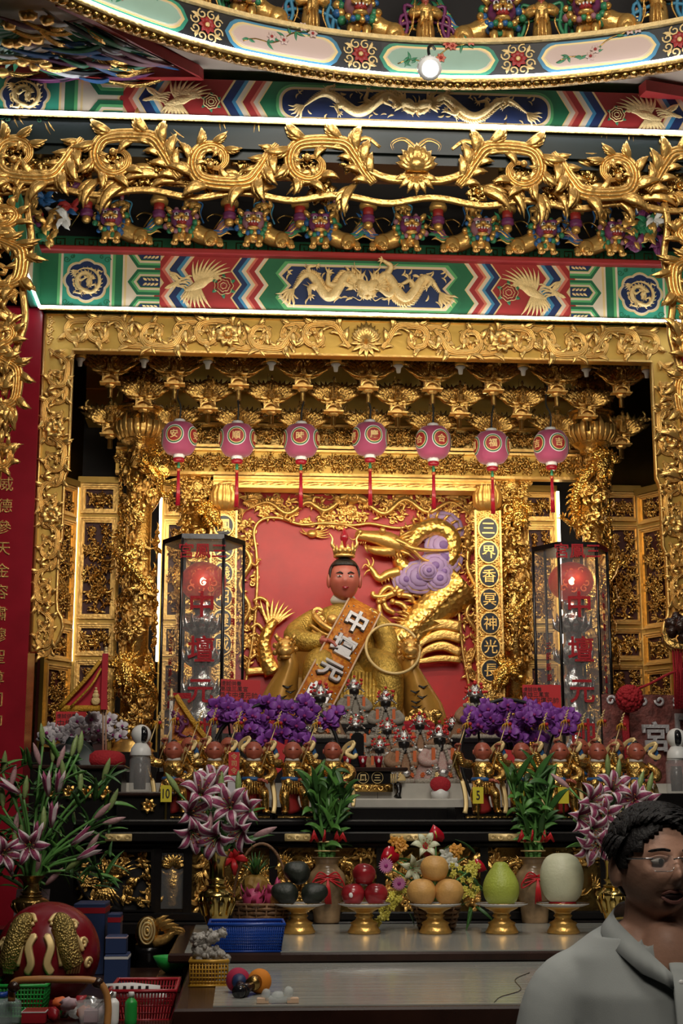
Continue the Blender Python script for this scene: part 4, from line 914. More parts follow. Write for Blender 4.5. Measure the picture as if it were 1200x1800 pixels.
# ---------------------------------------------------------------- side wing panels with light lines
mat('gold_wing', (.46, .29, .07), .38, .8, .1, 30, .1); mat('panel_maroon', (.07, .012, .010), .5)
SIDE = [crowd(.155, .58, s+20, .075, 1.9).mesh('carved_relief', 'gold_old') for s in range(2)]
SQ = [crowd(.155, .135, s+30, .075, 1.9).mesh('carved_relief', 'gold_old') for s in range(3)]
def wing(px, py_top, Y, W, rz, label, led_side, zbot=None, sq0=0):
    c = at(px, py_top, Y); zb_ = at(px, 1330, Y)[2]; e = empty('carved_side_panel', (c[0], Y, zb_), rz); tag(e, label, 'panel'); H = c[2]-zb_
    mb = MB(); mb.box((-W/2, .015, 0), (W/2, .04, H)); mb.build('backing', 'panel_maroon', e, smooth=False)
    m_ = .036
    mb = MB(); mb.box((-W/2, -.01, 0), (-W/2+m_, .02, H)); mb.box((W/2-m_, -.01, 0), (W/2, .02, H)); mb.box((-W/2, -.03, H-.02), (W/2, .03, H+.02)); mb.build('stile', 'gold_wing', e, smooth=False)
    rows = [(H-.20, H-.04), (H-.87, H-.255), (H-1.10, H-.925), (max(.02, H-1.62), H-1.155)]
    for i, (a, b_) in enumerate(rows):
        mb = MB(); mb.box((-W/2+m_, -.008, b_), (W/2-m_, .02, b_+.05 if i else b_+.03)); mb.build('rail', 'gold_wing', e, smooth=False)
        mb = MB(); 
        for k_, (d, y_) in enumerate(((0, -.026), (.012, -.018), (.022, -.008))):
            o_ = [(-W/2+m_*.5+d, a-.015+d), (W/2-m_*.5-d, a-.015+d), (W/2-m_*.5-d, b_+.015-d), (-W/2+m_*.5+d, b_+.015-d)]; i_ = [(p[0]+(.010 if p[0] < 0 else -.010), p[1]+(.010 if p[1] < (a+b_)/2 else -.010)) for p in o_]; mb.ring(o_, i_, y_, .01)
        mb.build('moulding', 'gold_relief', e, smooth=False)
        t_ = SIDE[i % 2] if b_-a > .3 else SQ[(i+sq0) % 3]; hh = .58 if b_-a > .3 else .135
        put('carved_relief', t_, e, (-W/2+m_+.008, .012, a+.01), None, ((W-2*m_-.016)/.155, 1, (b_-a-.02)/hh))
    if led_side:
        mb = MB(); mb.box((led_side*(W/2+.004)-.008, -.04, H-1.15), (led_side*(W/2+.004)+.008, -.018, H-.02)); mb.build('light_strip', 'led_warm', e, smooth=False)
    return e
for sd, nm in ((-1, 'left'), (1, 'right')):
    m_ = lambda px: px if sd < 0 else 1278-px
    wing(176 if sd < 0 else 1088, 845+(0 if sd < 0 else 15), 9.24, .27, 0, 'carved gold side panel between the frame and the %s outer column' % nm, sd, sq0=0)
    wing(112 if sd < 0 else 1146, 845+(0 if sd < 0 else 15), 9.02, .27, -sd*1.05, 'angled carved side panel next to the %s jamb of the frame' % nm, 0, sq0=1)
    wing(m_(318) if sd < 0 else 945, 850+(0 if sd < 0 else 10), 9.34, .24, 0, 'carved gold side panel between the two %s dragon columns' % nm, sd, sq0=2)
# ---------------------------------------------------------------- lanterns
mb = MB(); rr = [(.030, -.098)]+[(.107*math.sqrt(max(.08, 1-(z_/.115)**2))**.8, z_) for z_ in np.linspace(-.09, .09, 13)]+[(.030, .098)]
mat('lantern_pink', (.36, .05, .13), .7, bump=.3, bscale=12, var=.15, sheen=.3)
mb.lathe(rr, 40, ribs=20, ra=.008); LBODY = mb.mesh('lantern_body', 'lantern_pink')
mb = MB(); mb.lathe([(.030, .095), (.033, .10), (.033, .115), (.028, .118)], 16, ribs=8, ra=.06); LTOP = mb.mesh('top_rim', 'white_gloss')
mb = MB(); mb.lathe([(.030, -.118), (.033, -.112), (.033, -.10), (.028, -.096)], 16, ribs=8, ra=.06); LBOT = mb.mesh('bottom_rim', 'white_gloss')
mb = MB(); mb.lathe([(.028, -.145), (.034, -.138), (.036, -.125), (.028, -.118)], 16); LRED = mb.mesh('red_cup', 'lacquer_red')
mb = MB(); mb.lathe([(.008, -.185), (.010, -.17), (.006, -.145)], 8); LBEAD = mb.mesh('green_bead', 'paint_jade')
mb = MB()
for q in range(6): a = q*pi/3; mb.sweep([(.004*math.cos(a), .004*math.sin(a), -.185), (.007*math.cos(a), .007*math.sin(a), -.30), (.009*math.cos(a), .009*math.sin(a), -.41)], .0045, 5)
LTAS = stuff_mesh = mb.mesh('tassel', 'lacquer_red')
mb = MB(); mb.lathe([(.012, -.20), (.013, -.19), (.009, -.183)], 8); LKNOT = mb.mesh('tassel_knot', 'paint_orange')
def roundel():
    mb = MB()
    for j, (r_, m_) in enumerate(((.058, 0), (.053, 1), (.046, 2), (.041, 3))):
        t = np.arange(28)*2*pi/28; P = np.c_[r_*np.cos(t), r_*np.sin(t)]; R0 = .1085+.0007*j
        v = []
        for s_ in (1., .66, .33): v += [(R0*math.sin(p[0]*s_/.107), -R0*math.cos(p[0]*s_/.107)*math.sqrt(max(.1, 1-(p[1]*s_/.150)**2)), p[1]*s_) for p in P]
        v.append((0, -R0, 0)); f = [(k_*28+i, k_*28+(i+1) % 28, (k_+1)*28+(i+1) % 28, (k_+1)*28+i) for k_ in (0, 1) for i in range(28)]+[(56+i, 56+(i+1) % 28, 84) for i in range(28)]
        mb.add(v, f, m_)
    return mb.mesh('roundel', ['white_gloss', 'paint_green', 'gold_paint', 'paint_red'])
ROUN = roundel()
for i, (px, py, ch) in enumerate(((315, 771, '安'), (417, 774, '順'), (529, 775, '時'), (650, 772, '慶'), (761, 778, '合'), (864, 787, '福'), (968, 785, '吉'))):
    c = at(px, py, 8.62); rz = (-.25, -.05, -.1, .15, .35, -.1, .25)[i]; e = empty('paper_lantern', c); tag(e, 'pink round lantern with the character %s, %s from the left' % (ch, ordn[i].replace('leftmost', 'first')), 'lantern', 'round pink lanterns in a row')
    for nm, me in (('top_rim', LTOP), ('bottom_rim', LBOT), ('red_cup', LRED), ('green_bead', LBEAD), ('tassel', LTAS), ('tassel_knot', LKNOT)): put(nm, me, e)
    bo = put('lantern_body', LBODY, e, rot=(0, 0, rz))
    for k_ in (0, 1, -1):
        a = k_*1.32; r_ = put('roundel', ROUN, bo, (0, 0, .005), (0, 0, a))
        text(ch, .052, 'gold_paint', (math.sin(a)*.111, -math.cos(a)*.111, .005), bo, (pi/2, 0, a), .0015, .0008)
    mb = MB(); mb.sweep(cr([(0, 0, .115), (.004, 0, .2), (.01*(i % 3-1)*2, .02, .28), (.02*(i % 2), .05, .40)], 4), .0055, 6); mb.build('cord', 'cord_black', e)
# ---------------------------------------------------------------- red dragon panel behind the statue
YP = 9.42; pp = plane(YP); oz = pp(620, 1290)[1]
bd = empty('dragon_panel_board', (0, YP, oz)); tag(bd, 'red back panel with a gold dragon, lilac clouds and a carved gold border', 'panel')
def Q(px, py): p = pp(px, py); return A(p[0], p[1]-oz)
def Qs(l): return np.array([Q(*p) for p in l])
mb = MB(); a, b_ = Q(378, 1290), Q(868, 852); mb.box((a[0], 0, 0), (b_[0], .03, b_[1])); mb.build('red_board', 'board_red', bd, smooth=False)
# border with a scalloped opening
op = cr([(800, 1010), (806, 960), (800, 930), (775, 914), (740, 920), (700, 930), (650, 922), (620, 925), (570, 921), (530, 924), (490, 912), (460, 915), (446, 935), (450, 970), (452, 1010), (450, 1060), (446, 1110), (440, 1150), (432, 1200), (420, 1290)], 4)
op = [tuple(p) for p in op]+[(826, 1290)]+[(822, 1200), (812, 1150), (806, 1090), (802, 1050)]
OP = Qs(op); mb = MB(); mb.sweep(U3(OP, .03), .011, 8, 0, (0, -1, 0)); mb.build('scalloped_rim', 'gold_relief', bd)
def inside(p, poly):
    c = False; n = len(poly)
    for i in range(n):
        x1, y1 = poly[i]; x2, y2 = poly[(i+1) % n]
        if (y1 > p[1]) != (y2 > p[1]) and p[0] < (x2-x1)*(p[1]-y1)/(y2-y1)+x1: c = not c
    return c
rs = random.Random(4); BC = []
for v in range(5):
    m2 = MB(); r2 = random.Random(v+300)
    for j in range(4): vleaf(m2, (r2.uniform(-.015, .015), r2.uniform(-.015, .015)), r2.uniform(0, 6.28), r2.uniform(.05, .085), .012, r2.choice([-1.6, 1.6]), .012, .22, 0, 0)
    s_ = spiral((0, 0), .026, .006, v, v+8, 14); m2.leaf(U3(s_, .022), .008, (0, -1, 0), .8); m2.ball((.02, -.03, .0), .010, 6, 5); BC.append(m2.mesh('cloud_curl', 'gold'))
cnt = 0
for k_ in range(1500):
    px, py = rs.uniform(388, 842), rs.uniform(862, 1285)
    if inside((px, py), op) or cnt > 230: continue
    if not (px < 455 or px > 795 or py < 925): continue
    p = Q(px, py); put('cloud_curl', BC[k_ % 5], bd, (p[0], -.002, p[1]), (0, rs.uniform(0, 6.28), 0), rs.uniform(.6, .95)); cnt += 1
def bdragon(pts, r, head=1.2, nm='border_dragon', m='gold', w=.04, legs=(.2, .35, .6, .8)):
    P = cr(Qs(pts), 6); dragon(U3(P, w), r, (0, -1, 0), legs, head, n=8).build(nm, m, bd)
bdragon([(600, 880), (570, 900), (540, 885), (505, 905), (470, 885), (430, 900)], .020); bdragon([(640, 885), (675, 905), (710, 880), (750, 903), (790, 885), (825, 905)], .020)
bdragon([(425, 960), (440, 990), (420, 1030), (438, 1070), (420, 1110), (425, 1150)], .020); bdragon([(822, 960), (806+14, 1000), (835, 1040), (818, 1080), (838, 1120), (825, 1170)], .020)
mb = MB(); c = Q(621, 875); mb.ball((c[0], -.03, c[1]), (.055, .04, .05), 12, 9, 0, .15)
for sd in (-1, 1): mb.ball((c[0]+sd*.02, -.068, c[1]+.015), .011, 8, 6); mb.sweep([(c[0]+sd*.02, -.04, c[1]+.04), (c[0]+sd*.06, -.05, c[1]+.07), (c[0]+sd*.05, -.05, c[1]+.10)], [.012, .01, .002], 5)
mb.ball((c[0], -.07, c[1]-.012), (.02, .014, .014), 8, 6); mb.build('lion_mask', 'gold', bd)
for (x_, y_, s) in ((440, 880, 1), (535, 872, -1), (705, 872, 1), (800, 880, -1)):
    c = Q(x_, y_); ph = phoenix(.20); ph.build('border_phoenix', 'gold', bd, (c[0], -.03, c[1]), (0, .5*s, 0), (s, 1.5, .7))
for q, (x0, y0, x1, y1) in enumerate(((380, 1290, 391, 862), (838, 1290, 846, 862), (380, 862, 868, 870))):
    a, b_ = Q(x0, y0), Q(x1, y1); mb = MB(); mb.box((a[0], -.035, a[1]), (b_[0] if q < 2 else b_[0], 0, b_[1])) if q < 2 else mb.box((a[0], -.035, b_[1]), (b_[0], 0, a[1])); mb.build('border_moulding', 'gold_relief', bd, smooth=False)
# the big dragon: coiled front body with head, thick rear body, waves and tail
P = cr(Qs([(690, 968), (715, 962), (735, 938), (768, 930), (792, 952), (785, 990), (750, 1008), (715, 1002), (700, 985), (712, 970)]), 7)
mbd = MB(); k = len(P); mbd.sweep(U3(P, np.linspace(.08, .03, k)), np.interp(np.linspace(0, 1, k), [0, .2, .6, 1], [.050, .060, .060, .040]), 14, 0, (0, -1, 0), .9); mbd.build('dragon_coil', 'gold_scale_big', bd)
mb = MB(); T = np.gradient(P, axis=0); T /= np.linalg.norm(T, axis=1)[:, None]
for i in range(4, k-20, 2):
    n_ = A(-T[i][1], T[i][0]); o_ = P[i]+n_*.06*1; mb.sweep(U3(A(o_, o_+n_*.03+T[i]*.01, o_+n_*.05+T[i]*.03), .07), [.012, .008, .0008], 5)
mb.build('dorsal_fin', 'gold', bd)
mb = MB()
def S3(l, w): return U3(Qs(l), w)
mb.sweep(S3([(712, 966), (695, 962), (678, 955), (660, 950), (645, 948), (630, 946), (622, 944)], .10), A(.045, .056, .060, .048, .038, .034, .018), 12)
mb.sweep(S3([(690, 972), (672, 974), (655, 972), (642, 968)], .10), A(.04, .035, .028, .012), 8)
mb.ball((*A(Q(668, 941)[0], -.16), Q(668, 941)[1]), .022, 10, 8); mb.ball((Q(630, 942)[0], -.13, Q(630, 942)[1]), .02, 8, 6)
for l in ([(700, 962), (725, 972), (760, 974), (790, 972)], [(690, 955), (715, 968), (740, 990), (770, 992)]): mb.sweep(cr(S3(l, A(.14, .15, .13, .12)), 5), np.linspace(.02, .006, 16), 8)
for l in ([(640, 945), (620, 935), (600, 928), (570, 922)], [(630, 948), (618, 955), (610, 950)]): mb.sweep(cr(S3(l, .12), 5), np.linspace(.008, .002, 1+5*(len(l)-1)), 6)
for q in range(12): p = Q(700-q*5.5, 976-(q*1.2)); mb.sweep(U3(A(p, p+A(.005, -.03), p+A(.02, -.055)), .10), [.012, .008, .0008], 5)
for q in range(7): p = Q(700, 950+4*q); mb.sweep(U3(A(p, p+A(.05, .03-.008*q), p+A(.10, .05-.018*q)), .12), [.014, .01, .0008], 5)
for q in range(5): p = Q(640-4*q, 958); mb.sweep(U3(A(p, p+A(-.004, -.02)), .115), [.006, .0008], 5)
mb.build('dragon_head', 'gold', bd)
mb = MB(); mb.sweep(cr(S3([(700, 1008), (680, 1012), (665, 1020), (655, 1008), (648, 998)], .06), 5), np.linspace(.035, .016, 21), 8)
for l in ([(648, 1000), (640, 995), (634, 1004)], [(648, 998), (645, 988), (640, 984)], [(650, 1002), (655, 990), (652, 982)], [(650, 1004), (642, 1008), (638, 1016)]): mb.sweep(cr(S3(l, .06), 4), np.linspace(.011, .002, 9), 6)
for q in range(6): p = Q(668+6*q, 1022-2*q); mb.sweep(U3(A(p, p+A(.01, -.03)), .06), [.012, .0008], 5)
mb.build('dragon_claw', 'gold', bd)
mb = MB(); PB2 = cr(Qs([(812, 1028), (785, 1050), (755, 1078), (728, 1105), (700, 1135), (680, 1165)]), 6); k = len(PB2)
mb.sweep(U3(PB2, .04), np.linspace(.14, .09, k), 18, 0, (0, -1, 0), .7); mb.build('dragon_body', 'gold_scale_big', bd)
mb = MB(); T = np.gradient(PB2, axis=0); T /= np.linalg.norm(T, axis=1)[:, None]
for i in range(1, k, 2):
    n_ = A(T[i][1], -T[i][0])*-1; R_ = np.linspace(.14, .09, k)[i]
    for s in (1,): o_ = PB2[i]+n_*R_*.0; mb.sweep(U3(A(o_, o_+n_*.01+T[i]*.02, o_+T[i]*.05), .15), [.016, .012, .001], 5)
    for s in (-1,): o_ = PB2[i]-n_*R_*.95; mb.sweep(U3(A(o_, o_-n_*.03+T[i]*.02, o_-n_*.06+T[i]*.05), .05), [.016, .012, .001], 5)
for q in range(12): p = Q(722-q*2.6, 1092+q*5); a = 2.2+.05*q; mb.sweep(U3(A(p, p+A(math.cos(a), math.sin(a))*.05, p+A(math.cos(a+.3), math.sin(a+.3))*.10), .08), [.012, .009, .001], 5)
mb.build('dorsal_fin', 'gold', bd)
# wave mound and spray
for l, w_ in (([(805, 1105), (770, 1100), (735, 1110), (705, 1140), (700, 1165)], .040), ([(806, 1125), (775, 1118), (745, 1128), (722, 1150)], .036), ([(806, 1150), (775, 1138), (745, 1146), (735, 1160)], .032), ([(806, 1162), (770, 1160), (730, 1165), (690, 1160)], .024)):
    mb = MB(); P = cr(Qs(l), 6); k = len(P); mb.leaf(U3(P, .08), w_*np.interp(np.linspace(0, 1, k), [0, .4, 1], [1, 1.05, .3]), (0, -1, 0), .9); mb.build('wave_ridge', 'gold', bd)
spray = [[(752, 1020), (742, 1018), (728, 1026), (712, 1036), (690, 1046), (664, 1058)], [(722, 1032), (712, 1024), (700, 1030), (692, 1042), (676, 1050), (656, 1050), (654, 1042)], [(692, 1042), (682, 1034), (672, 1040), (664, 1052)], [(700, 1048), (718, 1050), (724, 1058)], [(688, 1060), (704, 1064), (712, 1074), (706, 1080)], [(672, 1058), (678, 1072), (692, 1080)], [(664, 1060), (668, 1085), (684, 1100), (694, 1112)], [(748, 1032), (738, 1036), (732, 1046)], [(736, 1096), (748, 1090), (760, 1094), (764, 1102)], [(780, 1082), (792, 1078), (800, 1084)]]
for l in spray:
    mb = MB(); P = cr(Qs(l), 5); k = len(P); mb.sweep(U3(P, .05), np.interp(np.linspace(0, 1, k), [0, .15, .6, 1], [.012, .018, .021, .016]), 8, 0, (0, -1, 0)); mb.ball((P[0][0], -.06, P[0][1]), .02, 8, 6); mb.build('wave_spray', 'gold', bd)
for l in ([(445, 1058), (456, 1052), (468, 1058), (472, 1070)], [(445, 1072), (456, 1068), (462, 1080)], [(440, 1106), (452, 1098), (462, 1108)], [(438, 1120), (450, 1116), (456, 1128)], [(438, 1160), (450, 1152), (456, 1164)]):
    mb = MB(); P = cr(Qs(l), 5); mb.sweep(U3(P, .03), .013, 8, 0, (0, -1, 0)); mb.build('wave_spray', 'gold', bd)
mb = MB(); P = cr(Qs([(480, 1185), (468, 1160), (464, 1130), (474, 1105), (484, 1092)]), 6); mb.sweep(U3(P, .05), np.linspace(.06, .025, len(P)), 12, 0, (0, -1, 0), .9); mb.build('dragon_tail', 'gold_scale_big', bd)
mb = MB()
for q in range(8): p = Q(476+q*1.0, 1108-q*1.0); a = 2.1-q*.19; mb.leaf(U3(arc2(p, a, .21-.008*q, -.35, 7), .05), .012*A(.5, 1, 1, .9, .7, .4, .05), (0, -1, 0), .7)
for q in range(5): p = Q(461, 1160-q*9); mb.sweep(U3(A(p, p+A(-.03, .02), p+A(-.045, .045)), .05), [.011, .008, .001], 5)
mb.build('tail_fin', 'gold', bd)
mb = MB(); mb.leaf(U3(cr(Qs([(432, 1182), (460, 1180), (490, 1186), (520, 1200)]), 5), .04), .026, (0, -1, 0), .9); mb.build('wave_ridge', 'gold', bd)
# lilac clouds
for (x_, y_, r_, d_) in ((792, 935, .13, .02), (800, 962, .11, .03), (785, 985, .12, .035), (760, 1000, .10, .055), (735, 1018, .11, .045), (712, 1022, .085, .03), (768, 1022, .085, .06), (790, 1010, .07, .05), (748, 1010, .065, .075)):
    c = Q(min(x_, 776), y_); mb = MB()
    for j, (f, m_) in enumerate(((1., 0), (.86, 1), (.80, 0), (.62, 2), (.56, 0), (.3, 2))):
        mb.ball((c[0], -d_*1.7-.007*j, c[1]), (r_*1.12*f, .022, r_*1.05*f), 26, 6, m_)
    mb.build('lilac_cloud', ['cloud_lilac', 'gold_rim', 'cloud_deep'], bd)
mb = MB(); c = Q(548, 940); mb.ball((c[0], -.03, c[1]), (.035, .025, .028), 10, 8)
for q in range(4): mb.sweep(U3(arc2((c[0]+.02, c[1]-.01*q+.02), -.2-.1*q, .10, .9, 7), .025), np.linspace(.010, .002, 7), 5)
for q in range(2): mb.sweep(U3(arc2((c[0]-.02, c[1]), 3.4-.4*q, .07, -1.2, 7), .025), np.linspace(.010, .002, 7), 5)
mb.build('flaming_pearl', 'gold', bd)
# couplet boards with black medallions
YC = 9.12; pc = plane(YC)
for sd, px, chs, lab in ((-1, 388, '鳳來儀昭靈威', 'left'), (1, 863, '三界香冥神光長', 'right')):
    a = pc(px, 1245); b_ = pc(px, 898); e = empty('couplet_board', (a[0], YC, a[1])); tag(e, 'gilded couplet board with black character medallions %s of the red panel' % lab, 'sign board'); H = b_[1]-a[1]
    mb = MB(); mb.box((-.075, 0, 0), (.075, .03, H)); mb.build('board', 'gold_old', e, smooth=False)
    mb = MB(); mb.box((-.085, -.02, 0), (-.072, .01, H)); mb.box((.072, -.02, 0), (.085, .01, H)); mb.build('board_rim', 'gold_relief', e, smooth=False)
    for q in range(int(H/.03)):
        for s in (-1, 1): put('cloud_curl', BC[q % 5], e, (s*.055, .006, .02+.03*q), (0, q*1.3, 0), .60)
    for i, chx in enumerate(chs):
        py = (930 if sd > 0 else 925)+i*41.5; zz = pc(px, py)[1]-a[1]
        mb = MB(); t = np.arange(32)*2*pi/32
        mb.prism(np.c_[.066*np.cos(t), zz+.072*np.sin(t)], -.022, 0, 0); mb.prism(np.c_[.057*np.cos(t), zz+.064*np.sin(t)], -.026, 0, 1)
        m_ = mb.build('medallion', ['gold_relief', 'ink_navy'], e, smooth=False); text(chx, .090, 'gold_relief', (0, -.028, zz), m_, ext=.002, off=.0005)
    mb = MB(); mb.lathe([(.05, 0), (.085, .03), (.09, .10), (.07, .14), (.08, .155)], 64, (0, -.01, H), ribs=16, ra=.07); mb.build('fluted_cap', 'gold', e)
# ---------------------------------------------------------------- the deity
def face_ball(n=28, k=22, w=.078, d=.095, h=.118, jaw=.25, nose=.022, sock=.010, lip=.006, cheek=.006):
    ph = np.linspace(-pi/2, pi/2, k+1); v = []; f = []
    for p in ph:
        for j in range(n):
            a = j*2*pi/n; x, y, z = math.cos(p)*math.sin(a), -math.cos(p)*math.cos(a), math.sin(p)
            X, Y_, Z = x*w, y*d, z*h
            if z < 0: X *= 1-jaw*(-z)**1.4; Y_ *= 1-.22*(-z)**2 if y > 0 else 1-.06*(-z)**2
            if y < 0:
                Y_ = Y_*(1-.10*min(1, abs(y)))
                g = lambda cx, cz, sx, sz: math.exp(-((x-cx)/sx)**2-((z-cz)/sz)**2)
                Y_ -= nose*(g(0, -.16, .13, .15)+.55*g(0, .04, .10, .16)); Y_ += sock*(g(.40, .10, .22, .14)+g(-.40, .10, .22, .14))
                Y_ -= lip*(g(0, -.44, .26, .06)+g(0, -.55, .22, .06)); Y_ += lip*.8*g(0, -.495, .26, .025)
                Y_ -= .010*g(0, -.80, .25, .14); Y_ -= cheek*(g(.45, -.18, .25, .2)+g(-.45, -.18, .25, .2)); Y_ -= .005*(g(.38, .28, .28, .07)+g(-.38, .28, .28, .07))
            v.append((X, Y_, Z))
    for i in range(k):
        for j in range(n): f.append((i*n+j, i*n+(j+1) % n, (i+1)*n+(j+1) % n, (i+1)*n+j))
    mb = MB(); mb.add(v, f); return mb
YD = 8.80; pdm = plane(YD); K = 1/ppm(YD)
def D(px, py, dy=0.): p = at(px, py, YD+dy); return A(p[0]-DB[0], p[1]-DB[1], p[2]-DB[2])
DB = at(608, 1275, YD)
de = empty('deity_statue', DB); tag(de, 'seated gold robed deity statue with a red face and gold crown', 'statue')
mb = MB()   # robe: torso, sleeves and skirt as one body
tor = [(1062, .060, .055, 0), (1070, .13, .085, 0), (1080, .17, .10, .0), (1095, .185, .12, 0), (1115, .175, .13, 0), (1140, .175, .13, 0), (1158, .19, .14, 0), (1172, .21, .16, -.03), (1190, .22, .19, -.06), (1220, .24, .21, -.08), (1275, .27, .22, -.08)]
n = 28; rings = []
for py, rx_, ry, oy in tor:
    c = D(605 if py < 1130 else 612, py); t = np.arange(n)*2*pi/n; fold = 1+(.03*np.cos(t*9) if py > 1165 else .012*np.cos(t*7)); rings.append(np.c_[c[0]+rx_*np.cos(t)*fold, oy+ry*np.sin(t)*fold, np.full(n, c[2])])
v = np.vstack(rings); k = len(rings); mb.add(v, [(i*n+j, (i+1)*n+j, (i+1)*n+(j+1) % n, i*n+(j+1) % n) for i in range(k-1) for j in range(n)]+[tuple(range(n)), tuple(range((k-1)*n, k*n))[::-1]])
mb.sweep(cr([D(555, 1088), D(532, 1104, -.04), D(518, 1120, -.12), D(540, 1128, -.20), D(566, 1126, -.22)], 5), np.interp(np.linspace(0, 1, 21), [0, .3, .6, 1], [.066, .072, .068, .050]), 14)
mb.sweep(cr([D(652, 1092), D(672, 1110, -.03), D(682, 1135, -.08), D(678, 1160, -.16), D(672, 1176, -.20)], 5), np.interp(np.linspace(0, 1, 21), [0, .3, .7, 1], [.066, .068, .062, .050]), 14)
mb.sweep(cr([D(585, 1170, -.06), D(568, 1166, -.20), D(560, 1174, -.30), D(558, 1215, -.32), D(560, 1270, -.30)], 5), np.interp(np.linspace(0, 1, 21), [0, .4, 1], [.11, .095, .085]), 16)
mb.sweep(cr([D(640, 1170, -.06), D(668, 1172, -.20), D(680, 1182, -.30), D(682, 1220, -.32), D(680, 1270, -.30)], 5), np.interp(np.linspace(0, 1, 21), [0, .4, 1], [.11, .095, .085]), 16)
mb.build('robe', 'gold_brocade', de)
mb = MB()   # collar cape with curls and a chest lion
for q in range(9): a = pi+.15+q*.35; c = D(605, 1078); p = c+A(.17*math.cos(a), -.135-.0*q, .10*math.sin(a)); s_ = spiral((p[0], p[2]), .035, .008, q, q+7.5, 14); mb.leaf(np.c_[s_[:, 0], np.full(14, p[1]+.04*abs(math.cos(a))), s_[:, 1]], .011, (0, -1, 0), .7)
c = D(590, 1085); mb.sweep(cr([D(552, 1082, -.10), D(570, 1100, -.16), D(600, 1112, -.17), D(630, 1104, -.16)], 5), .02, 8)
for q in range(3): mb.sweep(cr([D(545+q*4, 1098+q*10, -.12), D(575, 1116+q*10, -.17), D(620, 1118+q*9, -.17)], 5), .010, 6)
mb.ball(D(585, 1090, -.17), (.04, .03, .035), 10, 8); mb.build('collar_cape', 'gold', de)
mb = MB()
for q in range(26):
    px = 536+q*6.4; mb.sweep([D(px, 1180+abs(q-13)*.6, -.35+.002*q), D(px-1, 1225, -.40), D(px+1, 1270, -.38)], [.010, .014, .012], 6)
mb.build('robe_folds', 'gold_brocade', de)
mb = MB(); mb.lathe([(.055, -.012), (.075, .0), (.078, .02), (.066, .04), (.055, .055)], 24, D(603, 1060)); mb.build('white_collar', 'white_cloth', de)
hc = D(605, 1020, -.06); fb = face_ball(32, 26, .090, .098, .125, .06, .016, .005, .006, .008)
hd = fb.build('head', 'skin_red', de, hc)
for s in (-1, 1): mb = MB(); mb.ball((s*.093, .0, -.005), (.014, .022, .045), 8, 7); mb.build('ear', 'skin_red', hd)
for s in (-1, 1): mb = MB(); mb.ball((s*.034, -.0835, .012), (.017, .006, .0048), 10, 6, 0); mb.ball((s*.034, -.089, .012), (.0055, .002, .0045), 8, 6, 1); mb.leaf([(s*.014, -.088, .026), (s*.032, -.086, .036), (s*.054, -.073, .030)], [.004, .006, .002], (0, -1, 0), .4, 1); mb.build('painted_eye', ['white_gloss', 'hair_black'], hd)
mb = MB(); mb.leaf([(-.022, -.092, -.056), (-.01, -.098, -.057), (0, -.099, -.060), (.01, -.098, -.057), (.022, -.092, -.056)], [.001, .007, .009, .007, .001], (0, -1, 0), .4); mb.build('lips', 'lacquer_red', hd)
mb = MB(); m2 = MB(); m2.ball((0, .014, .036), (.097, .102, .105), 28, 20)
v = m2.v[0]; keep = [(p[1] > -.045 or p[2] > .078) and p[2] > -.05 for p in v]
mb.add(v, [q for q in m2.f if all(keep[i] for i in q)]); o = mb.build('hair', 'hair_black', hd)
o.modifiers.new('s', 'SOLIDIFY').thickness = .008
mb = MB(); cz = .135
mb.lathe([(.058, cz), (.062, cz+.005), (.062, cz+.018), (.056, cz+.02), (.058, cz+.05), (.054, cz+.055)], 20, ribs=10, ra=.05)
for q in range(10): a = q*2*pi/10; u = A(math.cos(a), math.sin(a), 0); h_ = .075 if q % 2 else .055; mb.leaf([u*.056+A(0, 0, cz+.02), u*.062+A(0, 0, cz+.05), u*.058+A(0, 0, cz+.02+h_)], [.014, .016, .002], tuple(u), .6)
for s in (-1, 1): mb.sweep(cr([(s*.05, 0, cz+.05), (s*.075, -.01, cz+.08), (s*.072, -.01, cz+.115), (s*.092, -.01, cz+.15)], 4), np.linspace(.014, .003, 13), 6)
for q in range(3): mb.ball(((q-1)*.03, -.058, cz+.035), .011, 8, 6)
mb.build('crown', 'gold_relief', hd)
mb = MB(); mb.lathe([(.002, cz+.19), (.012, cz+.165), (.024, cz+.135), (.025, cz+.115), (.012, cz+.095), (.008, cz+.04)], 16, (0, 0, 0)); mb.build('crown_pompon', 'lacquer_red', hd)
def hand_mb(curl=.9, sd=1):
    """palm and five bent fingers, fingers towards local -y"""
    mb = MB(); mb.ball((0, -.025, 0), (.036, .042, .018), 12, 8)
    mb.sweep([(0, .05, 0), (0, .01, 0), (0, -.02, 0)], [.024, .026, .03], 10)
    for q, (x, L_) in enumerate(((-.026, .062), (-.009, .072), (.009, .068), (.026, .054))):
        P = [A(x, -.05, .004)]; a = -.15
        for j, s in enumerate((.45, .33, .24)): a -= curl*(.55 if j == 0 else .8); P.append(P[-1]+A(0, -math.cos(a)*L_*s, math.sin(a)*L_*s))
        mb.sweep(cr(P, 3), np.linspace(.0095, .0072, 10), 8)
    mb.sweep(cr([(-sd*.026, -.012, 0), (-sd*.05, -.032, -.012), (-sd*.045, -.058, -.022), (-sd*.032, -.072, -.026)], 3), np.linspace(.012, .008, 10), 8)
    return mb
def hand_at(c, yaw, pitch, sc, m, parent, curl=.9, name='hand', sd=1): return hand_mb(curl, sd).build(name, m, parent, c, (pitch, 0, yaw), sc)
hand_at(D(563, 1126, -.24), 1.2, .1, 1.05, 'skin_red', de, .35, sd=-1)
hand_at(D(671, 1184, -.24), -.2, .9, 1.25, 'skin_red', de, 1.0)
